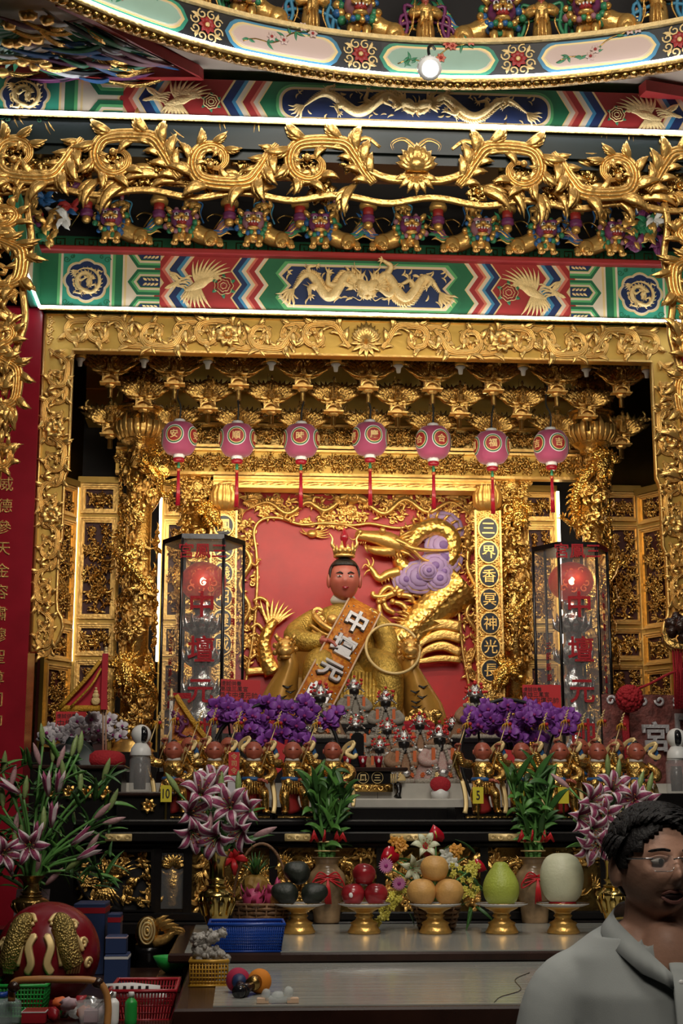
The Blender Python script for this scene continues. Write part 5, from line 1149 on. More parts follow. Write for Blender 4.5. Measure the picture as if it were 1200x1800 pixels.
# throne
th_ = empty('throne', at(612, 1280, YD+.15)); tag(th_, 'ochre and gold throne with lion head arms under the deity', 'throne'); tb = A(*th_.location)
mat('throne_ochre', (.50, .26, .05), .32, .25, var=.2, vscale=9)
def TH(px, py, dy): return at(px, py, YD+dy)-tb
mb = MB(); a, b_ = TH(512, 1130, .28), TH(712, 1130, .34); z1 = a[2]; mb.box((a[0], a[1], 0), (b_[0], b_[1], z1+.02), bev=.02); mb.build('backrest', 'throne_ochre', th_, smooth=False)
mb = MB(); a, b_ = TH(520, 1200, -.2), TH(712, 1200, .30); mb.box((a[0], a[1], 0), (b_[0], b_[1], a[2]+.05), bev=.02); mb.build('seat', 'throne_ochre', th_, smooth=False)
for s, pts in ((-1, ((503, 1152), (508, 1175), (497, 1205), (488, 1240), (482, 1275))), (1, ((718, 1155), (715, 1178), (726, 1208), (738, 1240), (748, 1278)))):
    mb = MB(); R_ = []
    for i, (px, py) in enumerate(pts):
        w_ = (.055, .06, .09, .12, .13)[i]; c = TH(px, py, -.10); n_ = 16; t = np.arange(n_)*2*pi/n_; R_.append(np.c_[c[0]+w_*np.cos(t), c[1]+(.26)*np.sign(np.sin(t))*np.abs(np.sin(t))**.6, np.full(n_, c[2])])
    v = np.vstack(R_); mb.add(v, [(i*16+j, (i+1)*16+j, (i+1)*16+(j+1) % 16, i*16+(j+1) % 16) for i in range(4) for j in range(16)]+[tuple(range(16))]); mb.build('arm_panel', 'throne_ochre', th_)
    c = TH(pts[0][0]-(2 if s < 0 else -2), 1140, -.32); mb = MB(); mb.ball(c, (.055, .06, .06), 12, 9); mb.ball(c+A(0, -.05, -.02), (.042, .03, .03), 10, 7); mb.ball(c+A(0, -.035, -.052), (.034, .03, .014), 9, 6)
    for q in (-1, 1): mb.ball(c+A(q*.028, -.05, .022), .013, 8, 6); mb.sweep([c+A(q*.035, 0, .045), c+A(q*.055, .0, .075), c+A(q*.05, 0, .09)], [.016, .013, .002], 6)
    for q in range(9): a = q*2*pi/9; mb.ball(c+A(.06*math.cos(a), .03, .06*math.sin(a)), .018, 6, 5)
    mb.build('lion_head', 'gold', th_)
    mb = MB()
    for q in range(7):
        p = TH(pts[3][0]+s*random.uniform(-18, 12), 1205+q*9, -.365); mb.leaf([p, p+A(.03, 0, -.012), p+A(.06, .01, .005)], [.004, .007, .001], (0, -1, 0), .3)
    mb.build('tiger_marks', 'hair_black', th_)
    for q in range(8): mb2 = put('leaf_curl', CURL[q % 4], th_, TH(pts[4][0]+s*(6-q*4), 1262+(q % 3)*6, -.38), (0, q, 0), 1.2)
# sash across the statue
mat('sash_orange', (.62, .12, .012), .5, bump=.5, bscale=70, var=.35, vscale=45, col2=(.75, .30, .03)); mat('sash_trim', (.62, .42, .28), .6)
c0, c1 = D(640, 1066, -.10), D(548, 1265, -.50); ss = empty('sash_banner', DB); tag(ss, 'orange embroidered sash with silver characters across the deity', 'sash')
ctrl = [(642, 1062, -.06), (634, 1078, -.17), (618, 1108, -.22), (598, 1145, -.28), (575, 1190, -.42), (553, 1232, -.48), (535, 1268, -.50)]
SP = cr([D(*q) for q in ctrl], 5); mb = MB(); k = len(SP); hw = 30*K
TT = np.gradient(SP, axis=0); TT /= np.linalg.norm(TT, axis=1)[:, None]; DV = np.cross(TT, A(0, -1, 0)); DV /= np.linalg.norm(DV, axis=1)[:, None]; DV = DV*np.sign(DV[:, :1]); NV = np.cross(DV, -TT)
NV = NV*np.sign(-NV[:, 1:2]); dirv = DV
L_ = SP-DV*hw; R_ = SP+DV*hw; nn = NV*.012
v = np.vstack([L_, R_, L_-nn, R_-nn]); mb.add(v, [(i, i+1, k+i+1, k+i) for i in range(k-1)]+[(2*k+i+1, 2*k+i, 3*k+i, 3*k+i+1) for i in range(k-1)]+[(i+1, i, 2*k+i, 2*k+i+1) for i in range(k-1)]+[(k+i, k+i+1, 3*k+i+1, 3*k+i) for i in range(k-1)]); mb.build('cloth', 'sash_orange', ss)
mb = MB(); mb.sweep(L_, .006, 6); mb.build('sash_edge', 'sash_trim', ss); mb = MB(); mb.sweep(R_, .006, 6); mb.build('sash_edge', 'sash_trim', ss)
mat('silver_thread', (.62, .60, .62), .35, .4, bump=.3, bscale=80)
for chx, i in zip('中壇元帥', (8, 14, 19, 24)):
    R3 = Matrix((tuple(DV[i]), tuple(-TT[i]), tuple(NV[i]))).transposed(); eu = R3.to_euler()
    text(chx, .145, 'hair_black', SP[i]+NV[i]*.008, ss, eu, .004, .008, name='character_outline'); text(chx, .145, 'silver_thread', SP[i]+NV[i]*.016, ss, eu, .009, .004)  # wider black copy sits behind each silver character
mb = MB(); r2 = random.Random(8)
for q in range(46):
    i = r2.randrange(2, k-1); s = r2.choice([-.8, -.55, .55, .8]); mb.ball(SP[i]+DV[i]*hw*s+NV[i]*.004, .005, 6, 5)
mb.build('silver_studs', 'silver_thread', ss)
h = MB(); t = np.arange(48)*2*pi/48; rr_ = 45*K; c = D(690, 1140, -.30)
h.sweep(np.c_[rr_*np.cos(t), .12*np.sin(t), rr_*np.sin(t)], .0085, 8, closed=True); o = h.build('gold_hoop', 'gold_rim', None, c+DB); tag(o, 'thin plain gold hoop held in the hand of the deity', 'hoop')
# ---------------------------------------------------------------- dais, steps, altar
mat('marble', (.50, .50, .45), .16, var=.18, vscale=5, col2=(.26, .27, .25))
nt_ = M['marble'].node_tree; mp_ = nt_.nodes.new('ShaderNodeMapping'); mp_.inputs['Scale'].default_value = (.5, 9, 1); tcn = [n for n in nt_.nodes if n.type == 'TEX_COORD'][0]; nn_ = [n for n in nt_.nodes if n.type == 'TEX_NOISE'][0]; nt_.links.new(tcn.outputs['Object'], mp_.inputs['Vector']); nt_.links.new(mp_.outputs['Vector'], nn_.inputs['Vector'])
nn_.inputs['Detail'].default_value = 8; nn_.inputs['Distortion'].default_value = .6; mat('marble_pale', (.52, .50, .45), .22, var=.16, vscale=7)
mat('wood_black', (.008, .007, .007), .22, bump=.06, bscale=20); mat('wood_dark', (.028, .011, .007), .25, var=.3, vscale=8)
mat('glass', (1, 1, 1), .02, trans=0, alpha=.05, spec=.5); mat('clear_plastic', (.75, .75, .75), .12, alpha=.22)
mat('silver', (.62, .62, .62), .22, .95, .3, 60); mat('red_lamp', (.42, .010, .006), .35, alpha=.72, emit=.14); mat('bulb_hot', (1, .62, .30), emit=25)
mat('note_red', (.62, .025, .03), .6); mat('ink', (.02, .012, .012), .6); mat('cloth_red', (.38, .010, .018), .8, bump=.5, bscale=120); mat('fringe_gold', (.62, .33, .03), .5, .3, .6, 150)
mat('paint_face', (.40, .10, .06), .3, var=.08); mat('yellow_card', (.72, .60, .03), .6)
mat('petal_violet', (.24, .055, .38), .5, var=.35, vscale=30); mat('petal_white', (.62, .58, .62), .55); mat('lip_magenta', (.30, .02, .18), .5)
mat('leaf_green', (.035, .11, .022), .42, var=.3, vscale=15); mat('leaf_bright', (.09, .24, .045), .42, var=.25, vscale=15); mat('stem_green', (.10, .26, .06), .42, var=.2)
mat('fur', (.62, .55, .46), .9, bump=1., bscale=140, var=.3, vscale=40); mat('face_black', (.012, .010, .010), .3); mat('orange_silk', (.62, .13, .03), .6)
mat('robe_pink', (.50, .20, .18), .5, bump=.6, bscale=90, vscale=80, col2=(.62, .55, .50)); mat('robe_grey', (.20, .17, .13), .6, bump=.8, bscale=90, vscale=80, col2=(.48, .44, .38)); mat('robe_brown', (.34, .10, .05), .55, bump=.8, bscale=90, vscale=70, col2=(.42, .33, .20)); mat('red_ball', (.55, .02, .02), .5)
zTop = at(716, 1441, 6.05)[2]; zPl = at(700, 1377, 7.0)[2]; zD = at(600, 1330, 9.0)[2]
b = MB(); b.box((-1.95, 8.45, 0), (1.95, 9.5, zD)); o = b.build('altar_dais', 'wood_black', smooth=False); struct(o)
b = MB(); c0 = DB[2]; b.box((DB[0]-.47, 8.35, zD), (DB[0]+.47, 9.3, c0), bev=.02); o = b.build('throne_plinth', 'lacquer_red', smooth=False); tag(o, 'low red plinth under the throne of the deity', 'plinth')
st_ = empty('marble_steps', (0, 6.85, zTop)); tag(st_, 'grey veined marble steps behind the black altar front', 'steps')
zz = [zTop, at(700, 1421, 6.80)[2], at(700, 1404, 6.88)[2], zPl]
mb = MB(); mb.box((-1.3, -.10, -zTop), (1.5, 1.55, zz[1]-zTop)); mb.build('dark_step', 'wood_black', st_, smooth=False)
mb = MB(); mb.box((-1.3, -.03, zz[1]-zTop), (1.5, 1.55, zz[2]-zTop), bev=.006); mb.build('marble_slab', 'marble_pale', st_, smooth=False)
for i in range(9): mb = MB(); mb.box((-1.3+i*.311, .12, zz[2]-zTop), (-1.3+(i+1)*.311-.002, 1.55, zz[3]-zTop)); mb.build('marble_block', 'marble_pale', st_, smooth=False)
# black altar
Y0 = 6.02; xa0 = at(128, 1500, Y0)[0]
al = empty('black_altar', (0, Y0, 0)); tag(al, 'long black altar with gilded dragon carvings along its front', 'altar')
def az(py): return at(700, py, Y0)[2]
XR = 2.1
mb = MB(); mb.box((xa0, .05, az(1640)), (XR, .72, zTop)); mb.build('body', 'wood_black', al, smooth=False)
mb = MB()
for (y_, p0, p1) in ((-.05, 1441, 1452), (-.02, 1452, 1460), (-.07, 1462, 1480), (-.03, 1480, 1490)): mb.box((xa0, y_, az(p1)), (XR, .1, az(p0)), bev=.006)
mb.build('top_moulding', 'wood_black', al, smooth=False)
mb = MB(); mb.box((xa0, -.03, az(1618)), (XR, .1, az(1602)), bev=.006); mb.box((xa0, -.06, az(1640)), (XR, .1, az(1618)), bev=.006); mb.build('foot_moulding', 'wood_black', al, smooth=False)
for px0, px1 in ((185, 232), (500, 545), (685, 775), (858, 930), (330, 352)):
    x0, x1 = at(px0, 1472, Y0-.07)[0], at(px1, 1472, Y0-.07)[0]; mb = MB(); mb.box((x0, -.078, az(1478)), (x1, -.068, az(1465)), bev=.003)
    k = max(3, int((x1-x0)/.028))
    for q in range(k): s_ = spiral((x0+(q+.5)*(x1-x0)/k, az(1471.5)), .011, .004, q*pi, q*pi+5.5, 9); mb.leaf(U3(s_, .079), .0035, (0, -1, 0), .6)
    mb.build('fret_bar', 'gold_rim', al)
for px in (275, 330, 480, 668, 850, 1060):
    x0 = at(px, 1540, Y0)[0]; mb = MB(); mb.box((x0-.016, -.02, az(1604)), (x0+.016, .06, az(1488)), bev=.004); mb.build('stile', 'wood_black', al, smooth=False)
# gilded front carvings
mb = MB(); mb.box((at(332, 1540, Y0)[0], .035, az(1602)), (XR, .055, az(1490))); mb.build('carving_ground', 'bronze_dark', al, smooth=False)
hC = az(1490)-az(1602); zC = az(1602)
for i, (p0, p1) in enumerate(((345, 475), (485, 662), (675, 845), (855, 1055), (1065, 1200))):
    x0, x1 = at(p0, 1540, Y0)[0], at(p1, 1540, Y0)[0]; t = np.linspace(0, 1, 46); s = 1 if i % 2 else -1
    P = np.c_[(x0+x1)/2+s*(x1-x0)*(t-.5)*.86, zC+hC*.5+hC*.26*np.sin(t*9+i)]; dragon(U3(P, -.02+.015), hC*.075, (0, -1, 0), (.2, .35, .6, .78), 1.3, n=7).build('carved_dragon', 'gold_old', al)
    r2 = random.Random(i+70)
    for q in range(26): put('cloud_curl', BC2[q % 5] if False else BC[q % 5], al, (r2.uniform(x0, x1), .035, r2.uniform(zC+.02, zC+hC-.02)), (0, r2.uniform(0, 6), 0), r2.uniform(.5, .9))
# small panel with gilded vase and the rounded left panel
x0, x1 = at(282, 1540, Y0)[0], at(324, 1540, Y0)[0]; xm = (x0+x1)/2; mb = MB()
mb.lathe([(.018, 0), (.024, .01), (.018, .03), (.035, .07), (.038, .10), (.022, .13), (.026, .145)], 14, (xm, .02, zC+.02), sy=.5)
for s in (-1, 1): mb.sweep(cr([(xm+s*.02, .015, zC+.14), (xm+s*.045, .01, zC+.16), (xm+s*.045, .01, zC+.20), (xm+s*.02, .01, zC+.22)], 4), .006, 6)
for q in range(9): vleaf(mb, (xm, zC+.17), pi/2+(q-4)*.3, .06, .010, .3*(q-4)*.3, -.005, .2)
mb.build('carved_vase', 'gold_old', al)
mb = MB(); mb.ring([(x0-.01, zC), (x1+.01, zC), (x1+.01, zC+hC), (x0-.01, zC+hC)], [(x0+.004, zC+.014), (x1-.004, zC+.014), (x1-.004, zC+hC-.014), (x0+.004, zC+hC-.014)], -.01, .06); mb.build('panel_frame', 'wood_black', al, smooth=False)
mb = MB(); mb.box((x0+.004, .0, zC+.012), (x1-.004, .003, zC+hC-.012)); mb.build('panel_glass', 'glass', al, smooth=False)
pl_ = [(272, 1492), (272, 1600), (215, 1600), (180, 1594), (155, 1578), (140, 1555), (130, 1530), (130, 1492)]
PL = [(at(px, py, Y0)[0], az(py)) for px, py in pl_]; cx_, cz_ = np.mean(PL, 0); PI_ = [((p[0]-cx_)*.93+cx_, (p[1]-cz_)*.93+cz_) for p in PL]
mb = MB(); mb.ring(PL, PI_, -.03, .05); mb.build('rounded_panel_frame', 'wood_black', al, smooth=False)
mb = MB(); mb.prism(PI_, .03, .05); mb.build('rounded_panel', 'paint_black', al, smooth=False)
ph = phoenix(.26); ph.build('carved_phoenix', 'gold_old', al, (at(190, 1550, Y0)[0], .015, az(1548)), (0, .2, 0), (1, 1.5, .8))
mb = MB(); P = cr([(at(px, py, Y0)[0], az(py)) for px, py in ((268, 1585), (240, 1580), (220, 1570), (240, 1545), (262, 1530), (250, 1510))], 4); vstem(mb, P, .008, .004, -.01)
for q in range(0, len(P), 2): vleaf(mb, P[q], q*1.3, .05, .012, 1., -.01, .2)
mb.build('carved_branch', 'gold_old', al)
r2 = random.Random(5)
for q in range(22):
    px, py = r2.uniform(145, 268), r2.uniform(1500, 1590)
    if inside((px, py), pl_): put('cloud_curl', BC[q % 5], al, (at(px, py, Y0)[0], .03, az(py)), (0, r2.uniform(0, 6), 0), .55)
# little black stands left on the altar
for k_, (p0, p1, pt, pb, Y, lab) in enumerate(((204, 300, 1392, 1441, 6.10, 'low black stand with a gilded flower under the plastic jar'), (60, 214, 1345, 1441, 6.20, 'taller black stand with gilded carving under the red cushion'))):
    a, c = at(p0, pb, Y), at(p1, pt, Y); e = empty('black_stand', ((a[0]+c[0])/2, Y, zTop)); tag(e, lab, 'stand'); W = (c[0]-a[0])/2; H = c[2]-zTop
    mb = MB(); mb.box((-W, 0, 0), (W, .28, H-.018)); mb.build('body', 'wood_black', e, smooth=False)
    mb = MB(); mb.box((-W-.015, -.02, H-.018), (W+.015, .30, H), bev=.005); mb.build('top', 'wood_dark', e, smooth=False)
    for q in range(1 if k_ == 0 else 4): mb = MB(); rosette(mb, (0, 0), .032, 7, .004); mb.build('gilded_flower', 'gold_old', e, ((.02 if k_ == 0 else -W*.6+q*W*.4), -.002, H*.5))
# ---------------------------------------------------------------- glass lamp cases
def lamp_case(px0, px1, pyt, Y, rev, lab):
    pm = (px0+px1)/2; c = at(pm, pyt, Y); R = (px1-px0)/2/ppm(Y)*1.02; H = c[2]-zPl; e = empty('glass_lamp_case', (c[0], Y+.0, zPl)); tag(e, lab, 'lamp case')
    an = [pi/8*1+ i*pi/3 for i in range(6)]; an = [-pi/2-pi/6+i*pi/3 for i in range(6)]; V6 = [A(R*math.cos(a), R*math.sin(a), 0) for a in an]
    mb = MB()
    for z_0, z_1, f in ((0, .06, 1.04), (H-.025, H, 1.03)): 
        mb = MB(); p = [q*f for q in V6]; mb.add([x+A(0, 0, z_0) for x in p]+[x+A(0, 0, z_1) for x in p], [(5, 4, 3, 2, 1, 0), (6, 7, 8, 9, 10, 11)]+[(i, (i+1) % 6, 6+(i+1) % 6, 6+i) for i in range(6)]); mb.build('cap' if z_0 else 'base', 'wood_black', e, smooth=False)
    for q in V6: mb = MB(); mb.sweep([q+A(0, 0, .05), q+A(0, 0, H-.02)], .008, 6); mb.build('post', 'wood_black', e)
    for i in range(6):
        p, q = V6[i]*.985, V6[(i+1) % 6]*.985; mb = MB(); n_ = (p+q)/2; n_ = n_/np.linalg.norm(n_)*.003; vv = [p+A(0, 0, .06), q+A(0, 0, .06), q+A(0, 0, H-.025), p+A(0, 0, H-.025)]; vv += [x-n_ for x in vv]
        mb.add(vv, [(0, 1, 2, 3), (7, 6, 5, 4), (0, 4, 5, 1), (1, 5, 6, 2), (2, 6, 7, 3), (3, 7, 4, 0)]); mb.build('glass_pane', 'glass', e, smooth=False)
    yf = -R*.866-.006
    def zpy(py): return at(pm, py, Y-R*.87)[2]-zPl
    for chx, py, s in (('中', 1062, .135), ('壇', 1140, .135), ('元', 1215, .13), ('帥', 1285, .13)): text(chx, s, 'cloth_red', (0, yf, zpy(py)), e, ext=.001, off=.002)
    text('宮鳳三', .080, 'cloth_red', (0, yf, zpy(968)), e, ext=.001, off=.001)
    nxt = V6[1]; ml = (V6[1]+V6[2])/2; a_ = math.atan2(ml[1], ml[0])
    for s, body in ((1, '中華民國六十六年歲次'), (-1, '三民區弟子叩謝')):
        for i, chx in enumerate(body): text(chx, .038, 'cloth_red', (s*ml[0]*1.0 if True else 0, ml[1]-.006, H*.78-.052*i-(.25 if s < 0 else 0)), e, (pi/2, 0, s*(a_+pi/2)), .001, .0005)
    # lamp and lotus tower inside
    zl = zpy(1013); mb = MB(); mb.ball((0, 0, zl), (.115, .115, .10), 24, 16); mb.build('red_shade', 'red_lamp', e)
    mb = MB(); mb.ball((0, -.02, zl), (.016, .016, .02), 10, 8); mb.build('bulb', 'bulb_hot', e)
    mb = MB()
    for q in range(10): s_ = spiral((-.06+.013*q, zl-.05+.03*(q % 4)), .02, .006, q, q+6, 9); mb.leaf(U3(s_, .10), .004, (0, -1, 0), .4)
    mb.build('shade_scrolls', 'orange_silk', e)
    l = bpy.data.lights.new('lamp_glow', 'POINT'); l.energy = .3; l.color = (1, .22, .08); l.shadow_soft_size = .05; lo = bpy.data.objects.new('lamp_glow', l); COL.objects.link(lo); lo.parent = e; lo.location = (0, -.17, zl)
    tw = MB(); zt_ = zl-.10
    prof = [(.05, zt_), (.05, zt_-.04), (.035, zt_-.06)]
    for j in range(5):
        z_ = zt_-.06-j*(zt_-.1)/5; d_ = (zt_-.1)/5
        prof += [(.06+.006*j, z_-d_*.15), (.095, z_-d_*.35), (.07, z_-d_*.42), (.045, z_-d_*.5), (.045, z_-d_*.92)]
    prof += [(.10, .08), (.11, .062)]
    tw.lathe(prof[::-1], 20, ribs=10, ra=.05); tw.build('silver_tower', 'silver', e)
    pt = MB()
    for j in range(4):
        z_ = zt_-.10-j*(zt_-.1)/5
        for q in range(12): a = q*pi/6+j*.2; u = A(math.cos(a), math.sin(a), 0); pt.leaf([u*.05+A(0, 0, z_-.06), u*.09+A(0, 0, z_-.03), u*.10+A(0, 0, z_+.03)], [.012, .022, .004], tuple(u), .5)
    pt.build('lotus_petals', 'silver', e); return e
lamp_case(290, 427, 950, 7.32, 0, 'hexagonal glass lamp case with a red lamp, left of the deity')
lamp_case(936, 1066, 963, 7.32, 0, 'hexagonal glass lamp case with a red lamp, right of the deity')
# ---------------------------------------------------------------- small robed deities
def deity_proto(kind):
    e = empty('small_deity_statue'); r2 = random.Random(kind+40)
    robe = ['robe_brown', 'robe_pink', 'robe_grey'][kind]
    mb = MB(); mb.lathe([(.42, 0), (.43, .05), (.36, .2), (.30, .38), (.25, .5), (.19, .60), (.11, .66), (.08, .68)], 18, sy=.7, ribs=6, ra=.05); mb.build('robe', robe, e)
    for s in (-1, 1):
        mb = MB(); mb.sweep(cr([(s*.2, 0, .58), (s*.29, -.06, .44), (s*.22, -.20, .36), (s*.08, -.25, .38)], 4), np.interp(np.linspace(0, 1, 13), [0, .5, 1], [.065, .075, .05]), 10); mb.build('sleeve', robe, e)
        mb = MB(); mb.box((s*.15-.028, -.27, .30), (s*.15+.028, -.255, .62)); mb.build('orange_tassel', 'orange_silk', e, smooth=False)
    mb = MB()
    for q in range(40):
        t = q/39; a = -pi/2+(t-.5)*2.4; z_ = .02+.0*t; mb.ball((.41*math.cos(a), .30*math.sin(a)-.02, .04), .045, 6, 5, 0, .4)
    for s in (-1, 1):
        for q in range(12): mb.ball((s*(.05+.012*q), -.20-.009*q+.0, .60-.048*q), .035, 6, 5, 0, .4)
    for q in range(16): a = q*2*pi/16; mb.ball((.16*math.cos(a), .12*math.sin(a), .64), .045, 6, 5, 0, .4)
    mb.build('fur_trim', 'fur', e)
    mb = MB(); mb.ball((0, -.07, .34), (.09, .06, .09), 10, 8, 0, .15); mb.ball((.10, -.24, .28), .045, 8, 6); mb.ball((-.10, -.25, .26), .05, 8, 6); mb.ball((0, -.30, .18), (.08, .04, .07), 9, 7, 0, .2); mb.build('chest_ornament', 'silver', e)
    for q in range(7): mb = MB(); a = -pi/2+(q-3)*.33; rosette(mb, (0, 0), .055, 6, .0); mb.build('embroidered_flower', ['orange_silk', 'silver', 'gold_rim', 'paint_blue'][q % 4], e, (.36*math.cos(a)*.98, .27*math.sin(a)-.02, .15+.05*(q % 2)), (-.2, 0, a+pi/2))
    mb = MB(); mb.ball((0, -.03, .76), (.10, .105, .12), 14, 10); mb.ball((0, -.13, .75), (.02, .025, .02), 6, 5); mb.sweep([(0, -.11, .68), (0, -.13, .60), (0, -.12, .52)], [.05, .04, .005], 8); mb.build('head', 'face_black', e)
    cr_ = MB(); cr_.lathe([(.12, .80), (.135, .82), (.13, .86), (.10, .93), (.06, 1.0), (.03, 1.05)], 14, ribs=7, ra=.08)
    for s in (-1, 1):
        for q in range(3): cr_.ball((s*(.13+.03*q), -.02, .82-.03*q), .022, 6, 5)
    for q in range(8): a = pi+q*pi/7; cr_.leaf([(.12*math.cos(a), .1*math.sin(a), .83), (.14*math.cos(a), .12*math.sin(a), .90), (.13*math.cos(a), .1*math.sin(a), .97)], [.015, .025, .003], (math.cos(a), math.sin(a), 0), .6)
    c_ = cr_.build('crown', 'silver', e)
    mb = MB()
    for q in range(15):
        a = pi+pi*r2.random(); rr_ = r2.uniform(.09, .20); mb.ball((rr_*math.cos(a), rr_*.5*math.sin(a)-.03, .86+.16*r2.random()+.08*(1-rr_/.2)), r2.uniform(.022, .036), 7, 5)
    mb.ball((0, -.03, 1.09), .03, 7, 5); mb.build('red_pompons', 'red_ball', c_); return e
PR = [deity_proto(k_) for k_ in range(3)]
CM2 = {}
for c in COL.objects:
    if c.parent: CM2.setdefault(c.parent.name, []).append(c)
u2 = set()
DL = [(622, 1195, 1275, 8.00, 2, 'tallest small deity in grey fur directly before the throne'), (678, 1215, 1300, 7.95, 2, 'grey fur trimmed small deity below the hand with the hoop'), (625, 1262, 1335, 7.65, 2, 'grey bearded small deity behind the black tablet'), (681, 1268, 1340, 7.60, 0, 'brown small deity in the second row above the red cups'), (667, 1300, 1376, 7.30, 0, 'small deity with red pompons beside the black tablet'), (710, 1285, 1377, 7.26, 0, 'brown and orange small deity at the end of the name stand'), (773, 1276, 1378, 7.20, 1, 'large pale pink small deity with fur trim behind the red disc'), (738, 1258, 1335, 7.70, 0, 'dark small deity in shadow under the throne arm'), (795, 1262, 1335, 7.70, 0, 'dark small deity against the red panel behind the pink one'), (836, 1205, 1300, 7.6, 0, 'red pompon deity beside the right couplet board'), (562, 1205, 1300, 7.6, 0, 'small deity with red crown rising above the left purple orchids')]
shelf = []
for i, (px, pt, pb, Y, kd, lab) in enumerate(DL):
    o = PR[kd] if kd not in u2 else copy_tree(PR[kd], None, CM2); u2.add(kd); c = at(px, pb, Y); h = at(px, pt, Y)[2]-c[2]; s = h/1.08
    o.location = (c[0], Y, max(c[2], zPl)); o.scale = (s*1.22, s*1.1, s*1.06); o.rotation_euler = (0, 0, random.Random(i).uniform(-.15, .15)); tag(o, lab, 'statue', 'small robed deities on the altar')
    if c[2] > zPl+.02: shelf.append((c[0], Y, c[2], s*.55))
for i, (x_, Y, z_, w_) in enumerate(shelf):
    b = MB(); b.box((-w_, -w_*.7, zPl), (w_, w_*.8, z_)); b.box((-w_-.01, -w_*.7-.01, z_-.02), (w_+.01, w_*.8, z_-.001)); o = b.build('statue_pedestal', 'wood_black', None, (x_, Y, 0), smooth=False); tag(o, 'black pedestal block under %s' % [d[5] for d in DL if max(at(d[0], d[2], d[3])[2], zPl) == z_ or at(d[0], d[2], d[3])[2] > zPl+.02][i].replace('directly ', ''), 'pedestal')
# name stand, tablet, cups, red disc
c = at(655, 1400, 6.93); e = empty('name_stand', (c[0], 6.93, zz[2])); tag(e, 'black name stand with gold characters in front of the small deities', 'name stand'); Z = lambda py: at(655, py, 6.93)[2]-zz[2]; X = lambda px: at(px, 1370, 6.93)[0]-c[0]
mb = MB(); mb.box((X(585), 0, Z(1378)), (X(688), .10, Z(1356))); mb.build('front_panel', 'wood_black', e, smooth=False)
mb = MB(); mb.box((X(580), -.02, Z(1356)), (X(716), .13, Z(1349)), bev=.004); mb.build('top_board', 'wood_dark', e, smooth=False)
mb = MB(); mb.box((X(590), .0, Z(1392)), (X(690), .02, Z(1378)));
for q in range(9): s_ = spiral((X(596+q*10.5), Z(1385)), .014, .004, q*pi, q*pi+5, 10); mb.leaf(U3(s_, .004), .004, (0, -1, 0), .6)
mb.build('carved_apron', 'gold_old', e)
for px in (592, 698): mb = MB(); mb.sweep(cr([(X(px), .02, Z(1378)), (X(px+3), .0, Z(1388)), (X(px), -.01, 0.006)], 4), [.016, .02, .02, .017, .013, .012, .012, .014, .02], 8); mb.build('leg', 'wood_black', e)
mb = MB()
for q in range(3): mb.box((X(686+q*4), -.004, Z(1376)), (X(688.5+q*4), .0, Z(1360)))
for q in range(6): mb.leaf(U3(arc2((X(698), Z(1372)), .1+q*.14, .04, 0, 6), 0), .004, (0, -1, 0), .4)
mb.build('gold_corner', 'gold_rim', e)
for chx, px in (('三', 663), ('鳳', 638), ('宮', 612)):
    t = np.arange(24)*2*pi/24; mb = MB(); mb.sweep(U3(np.c_[X(px)+.026*np.cos(t), Z(1367)+.026*np.sin(t)], .002), .0018, 4, closed=True); m_ = mb.build('gold_circle', 'gold_rim', e); text(chx, .034, 'gold_rim', (X(px), -.003, Z(1367)), m_, ext=.001, off=.0006)
c = at(628, 1349, 6.98); mb = MB(); h = at(628, 1288, 6.98)[2]-at(628, 1349, 6.98)[2]; w_ = .030; mb.prism([(-w_, 0), (w_, 0), (w_, h*.9), (w_*.4, h), (-w_*.4, h), (-w_, h*.9)], -.012, .012); e = empty('spirit_tablet', c); tag(e, 'plain black upright tablet on the name stand', 'tablet'); mb.build('slab', 'wood_black', e, smooth=False); mb = MB(); mb.box((-.04, -.02, 0), (.04, .02, .012), bev=.003); mb.build('foot', 'wood_black', e, smooth=False)
for q, px in enumerate((610, 637, 665)):
    c = at(px, 1349, 6.95); e = empty('red_cup', c); tag(e, 'small red cup with white emblem, %s in the row of three' % ['first', 'middle', 'last'][q], 'cup', 'red cups on the name stand'); mb = MB(); mb.lathe([(.013, 0), (.018, .03), (.022, .052), (.020, .052), (.015, .01)], 14); mb.build('cup', 'lacquer_red', e); mb = MB(); mb.ball((0, -.018, .03), (.007, .003, .010), 8, 6); mb.build('emblem', 'white_gloss', e)
c = at(776, 1393, 6.86); e = empty('red_disc_holder', (c[0], 6.92, zz[2])); tag(e, 'red round disc on a small white holder on the marble step', 'disc'); mb = MB(); mb.lathe([(.045, -.006), (.049, 0), (.045, .006)], 28); mb.build('disc', 'cloth_red', e, (0, -.02, at(776, 1379, 6.9)[2]-zz[2]), (pi/2-.2, 0, 0), (1, .78, 1)); mb = MB(); mb.lathe([(.04, 0), (.042, .03), (.03, .045)], 18); mb.build('holder', 'white_gloss', e)
